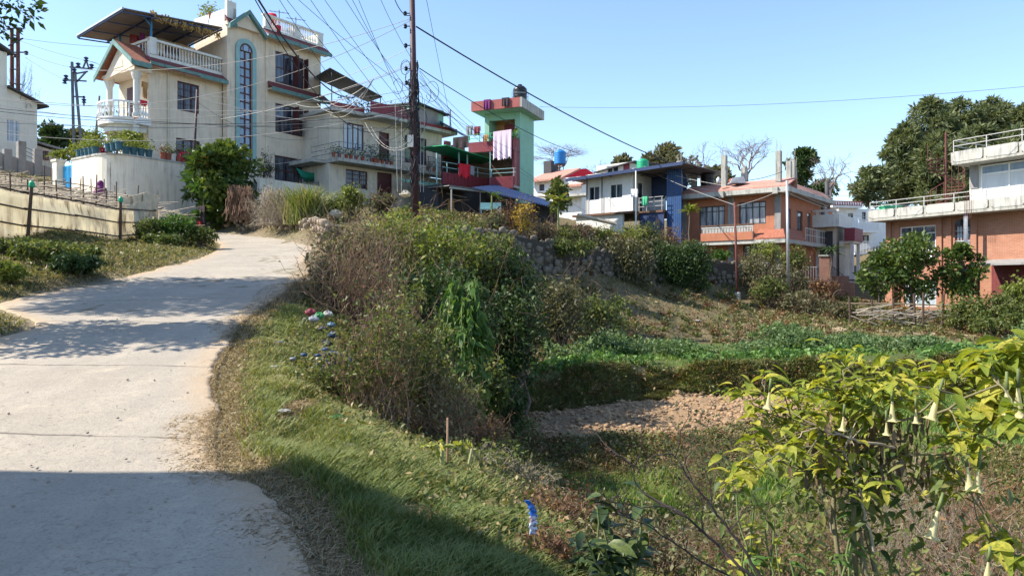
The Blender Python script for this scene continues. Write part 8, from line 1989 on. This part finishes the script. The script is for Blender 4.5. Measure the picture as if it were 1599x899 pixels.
p = F2.w(F2.u(585,-.8), -.8, zs2); plant_pot(p, .16, .3, 'clay', 'taller leafy potted plant near the middle of the blue railed balcony', None, 'dark', 1.0, 170, .13, 60)
for i, px in enumerate((545,556,566,577,588,598,612,622,634)):
    y_ = .4 + (i % 3) * .5; plant_pot(F2.w(F2.u(px, y_), y_, zr2), .15, .3, 'clay', ORD[i]+' from the left of the potted plants on the balcony house roof', 'roof plants of the balcony house', ('dark','bush','dark')[i % 3], .9, 130, .14, 70+i)
plant_pot(FT.w(FT.u(803,-.7),-.7,zD), .15, .5, 'clay', 'palm like potted plant at the right corner of the tower terrace', None, 'lush', .5, 60, .22, 90)
for i, px in enumerate((300,308,318,326,336)):
    y_ = 1.2+i*.3; p = F1.w(uB+.1+i*.1, y_, ZR+.45); plant_pot(p, .16, .3, 'clay', ORD[i]+' from the left of the roof corner plants on the cream house', 'roof plants of the cream house', 'yellowgreen', .55, 70, .14, 95+i)
plant_pot(F1.w(-.35,2.1,2.6), .16, .3, 'clay', 'dark potted plant on the curved balcony', None, 'dark', .6, 90, .12, 99)
# green shade net below the right bay of the cream house
q0 = F1.w(F1.u(462,-1.6), -1.6, F1.z(462,262,-1.6)); q1 = F1.w(F1.u(505,-1.6), -1.6, F1.z(505,268,-1.6))
nn = MB(); nv = []; nf = []
for i in range(11):
    t = i/10; a = q0 + (q1-q0)*t; a.z -= math.sin(t*math.pi)*.18; nv += [a - q0, a - q0 + Vector((.25,.35,-.55 - .15*math.sin(t*9))), a - q0 + Vector((.5,.9,-.15))]
for i in range(10): j = i*3; nf += [(j,j+3,j+4,j+1),(j+1,j+4,j+5,j+2)]
no = npobj('shade_net', [tuple(v) for v in nv], nf, M['greennet'], None, smooth=True); no.location = q0; md = no.modifiers.new('t','SOLIDIFY'); md.thickness = .03
tag(no, 'sagging dark green shade net in front of the cream house ground floor window', 'net')
cg = empty('garden_parapet', F1.w(0,0,0), F1.phi, 'low cream garden parapet with iron spikes below the green shade net', 'wall')
m_ = MB(); a0 = F1.u(405,-2.2); a1 = F1.u(520,-2.2); zz = F1.z(440,285,-2.2); m_.box(a0,a1,-2.2,-2.0,zz-2.2,zz+.1); m_.build('wall_face', M['cream_lit'], cg)
m_ = MB()
for u_ in np.linspace(a0+1.5,a1,26): m_.bar((u_,-2.1,zz+.1),(u_,-2.1,zz+.45),.025)
m_.bar((a0+1.5,-2.1,zz+.28),(a1,-2.1,zz+.28),.025); m_.build('iron_spikes', M['darkgrey'], cg)
# white bag by the pole and plastic on the bank
def crumple(name, label, cat, p, s, mt, seed, sq=(1,1,.7), group=None):
    r = np.random.default_rng(seed); ms = MB(); prof = [(.02,0)] + [(math.sin(math.pi*t)*.5+.04, t) for t in np.linspace(.08,.92,7)] + [(.02,1)]
    ms.lathe(0,0,[(a*s, b_*s) for a, b_ in prof],12); ms.v = [(v[0]*sq[0]*(1+r.normal()*.16), v[1]*sq[1]*(1+r.normal()*.16), v[2]*sq[2]*(1+r.normal()*.1)) for v in ms.v]
    return tag(ms.build(name, M[mt], None, False, p), label, cat, group)
crumple('white_bag', 'large white plastic bag left of the utility pole foot', 'bag', at(633,309,31), .42, 'sack', 960)
crumple('white_bag', 'white plastic lying behind the fodder grass clump', 'bag', at(524,342,33.2), .5, 'sack', 961, (1.2,1,.8))
cols = {'lt_blue': (.10,.18,.24), 'lt_green': (.04,.26,.08), 'lt_white': (.36,.345,.31), 'lt_red': (.25,.03,.05), 'lt_grey': (.25,.27,.3), 'lt_navy': (.02,.05,.12), 'lt_black': (.02,.02,.025)}
for k_, v in cols.items(): M[k_] = pm('plastic_' + k_[3:], v, .6, .3, 14, stain=.6)
M['plastic_dark'] = pm('shade_dark_rubbish', (.03,.028,.03), .7, .4, 14)  # shade of the hollow under the bush put into the rubbish colour
tl = [('lt_red','small red plastic scrap on top of the rubbish heap'),('lt_green','bright green plastic scrap in the rubbish heap'),('lt_white','cream plastic bag in the rubbish heap'),('lt_blue','pale blue plastic bag in the rubbish heap'),('lt_navy','navy plastic bag low in the rubbish heap'),('lt_grey','grey plastic sheet on the left of the rubbish heap'),('lt_black','black plastic bag in the rubbish heap'),('lt_black','black plastic bag at the foot of the rubbish heap')]
tp2 = [(485,488),(499,492),(512,490),(517,505),(520,522),(490,498),(505,512),(512,535)]
for i, ((mt, lb), (px, py)) in enumerate(zip(tl, tp2)):
    Y = 10.2 - (py-485)*.02; p = at(px, py, Y); g_z = h1(p.x, p.y); p.z = max(g_z + .02, p.z - .05); crumple('rubbish', lb, 'rubbish', p, r.uniform(.07,.13), mt, 970+i, (1.2,1,.8), 'rubbish heap on the bank')
rp = np.random.default_rng(77); Pn = []; 
for i in range(300):
    q = at(522 + rp.normal()*11, 508, 10.2); Pn.append([q.x + rp.normal()*.08, 10.5 + rp.normal()*.3, 0])
Pn = np.array(Pn); Pn[:, 2] = H(Pn[:, 0], Pn[:, 1]) + rp.random(300) * .25
V, Fc = rocks_geo(Pn, rp.uniform(.02, .075, 300), rp, .4, True); ob = npobj('rubbish_heap', V, Fc, [M['plastic_dark'], M['lt_navy'], M['lt_grey'], M['lt_white']], None, midx=np.repeat(rp.choice([0,0,0,0,0,1,1,2,3], 300), 20)); tag(ob, 'dark heap of mixed small rubbish spilling down the bank', None, None, 'stuff')
def litter(px, py, w, mt, label, seed, flat=.35, name='litter'):
    z = 0; Y = 8.
    for _ in range(14): x_ = X(px, Y); z = h1(x_, Y); Y2 = (CAMZ - z) * FP / max(20, (py - CY)); Y = Y + (min(Y2, 40) - Y) * .6
    p = (X(px, Y), Y, h1(X(px, Y), Y) + .03); return crumple(name, label, 'litter', p, w * .55, mt, seed, (1.4,1,flat), 'litter on the verge')
litter(443, 648, .16, 'lt_white', 'crumpled white paper on the sunlit verge grass', 980); litter(428, 525, .14, 'lt_white', 'small white scrap near the road edge below the rubbish heap', 981); litter(438, 538, .12, 'lt_blue', 'pale bluish scrap in the verge grass', 982)
litter(528, 658, .2, 'lt_green', 'green plastic scrap under the upright dry shrub', 983); litter(547, 702, .12, 'lt_white', 'white scrap at the edge of the shaded grass', 984)
litter(140, 745*0+462, .3, 'lt_grey', 'dark cloth scrap lying on the shaded road', 985, .15); litter(1090, 512, .4, 'lt_white', 'pale scrap on the slope below the red post', 986); litter(1400, 536, .4, 'lt_white', 'white bag among the bean plants', 987, .8)
# blue and white sweet wrapper caught on a stem
wp = empty('snack_wrapper', at(832, 830, 4.6), rad(20), 'crumpled blue and white snack wrapper stuck upright in the weeds', 'wrapper')
def ribbon(pts, ws, mt, name):
    v = []; f = []
    for (p, w_, tw) in [(pts[i], ws[i], .5*math.sin(i*1.7)) for i in range(len(pts))]: v += [(p[0]-w_, p[1]-tw*w_, p[2]), (p[0], p[1]+.01, p[2]), (p[0]+w_, p[1]+tw*w_, p[2])]
    for i in range(len(pts)-1): q = i*3; f += [(q,q+1,q+4,q+3),(q+1,q+2,q+5,q+4)]
    o = npobj(name, v, f, M[mt], wp); md = o.modifiers.new('t','SOLIDIFY'); md.thickness = .003; return o
M['foil_blue'] = pm('blue_foil', (.02,.16,.60), .25, .3, 30, spec=.8)
m_, nt, b = newmat('printed_foil'); tc = nd(nt,'ShaderNodeTexCoord').outputs['Object']; n_ = noise(nt, tc, 55, 2); nt.links.new(ramp(nt, n_, [(.40,(.75,.78,.85)),(.52,(.7,.72,.8)),(.56,(.5,.05,.2)),(.60,(.1,.2,.6))]), b.inputs['Base Color']); b.inputs['Roughness'].default_value = .25; M['foil_print'] = m_
rw = np.random.default_rng(5)
def foil(n, z0, z1, bx, wf, mt, name):
    P_ = []; W_ = []
    for i in range(n): t = i/(n-1); P_.append((bx(t) + rw.normal()*.003, rw.normal()*.007, z0 + (z1-z0)*t)); W_.append(wf(t) * rw.uniform(.75, 1.2))
    ribbon(P_, W_, mt, name)
foil(12, -.01, .10, lambda t: .01*t, lambda t: .024, 'foil_print', 'printed_half')
foil(12, .10, .195, lambda t: .01 - .05*t*t, lambda t: .024 - .012*t, 'foil_blue', 'blue_half')
tag(MB().tube([(0,0,0),(.01,0,.25)], .004, .003, 5).build('wrapper_stem', M['twig'], None, False, at(835,845,4.62)), 'thin stem holding the snack wrapper', 'stem')
# bamboo rail fence and stick heap before the brick house
bf = empty('bamboo_rail_fence', (X(1330,37), 37, 0), 0, 'rough bamboo rail fence in front of the brick house', 'fence')
o_ = bf.location
for (a, b_, rr) in (((1322,474,37.5),(1500,478,36),.05),((1330,488,37.5),(1470,494,36),.04),((1345,499,37),(1480,503,36),.04)):
    A, B = at(*a)-o_, at(*b_)-o_; MB().tube([A, (A+B)/2+Vector((0,0,.05)), B], rr, rr*.8, 6).build('rail', M['bamboo'], bf)
for px in (1326,1362,1395,1427,1442,1474):
    A = at(px, 462 + r.uniform(-8,6), 37-(px-1326)*.01); zg = h1(A.x, A.y)-.2; MB().tube([A-o_, Vector((A.x+r.normal()*.08, A.y, zg))-o_], .05, .055, 6).build('post', M['bamboo_dark'], bf)
m_ = MB()
for i in range(60):
    A = at(r.uniform(1328,1480), r.uniform(482,505), 36.5+r.normal()*.4); a = r.uniform(-.9,.9); L = r.uniform(.5,1.8); m_.tube([A, A+Vector((L*math.cos(a), r.normal()*.2, L*math.sin(a)*.5))], .03, .02, 5, cap=False)
tag(m_.build('stick_heap', M['palestick'], None), 'heap of dry sticks and canes under the bamboo rail fence', None, None, 'stuff')
ty = at(1313, 470, 41); 
m_ = MB(); pts = [(.45*math.cos(a), 0, .45+.45*math.sin(a)) for a in np.linspace(0, 2*math.pi, 22)]; m_.tube(pts, .035, .035, 8, cap=False); tag(m_.build('leaning_hoop', M['bamboo_dark'], None, True, (ty.x, ty.y, h1(ty.x, ty.y)+.25)), 'thin dark hoop leaning right of the brick gate pillar', 'hoop')
# bleached plank and pale stones along the garden edge by the panel house
a, b_ = at(902,336,40), at(962,350,40.5); tag(MB().tube([(0,0,0), tuple(b_-a)], .12, .1, 5).build('bleached_log', M['palestick'], None, False, a), 'bleached log lying on the garden edge below the panel house', 'log')
# dirt path across the slope
pts = [(11.5,37.4),(12.5,37.0),(14.5,35.6),(18,34.6),(22,33.5),(27,30.5)]; pc = catmull([(p[0],p[1],0) for p in pts], 10); v = []; f = []
for i, p in enumerate(pc):
    t_ = unit(pc[min(i+1,len(pc)-1)]-pc[max(i-1,0)]); n_ = np.array([-t_[1], t_[0]]); 
    for s_ in (-.3,0,.3): x_, y_ = p[0]+n_[0]*s_*(1+.3*math.sin(i)), p[1]+n_[1]*s_; v.append((x_, y_, h1(x_, y_)+.02))
for i in range(len(pc)-1): q = i*3; f += [(q,q+3,q+4,q+1),(q+1,q+4,q+5,q+2)]
M['dust'] = pm('path_dust', (.33,.25,.17), 1, .2, 4, bump=.3)
tag(npobj('path', v, f, M['dust'], None, smooth=True), kind='structure')
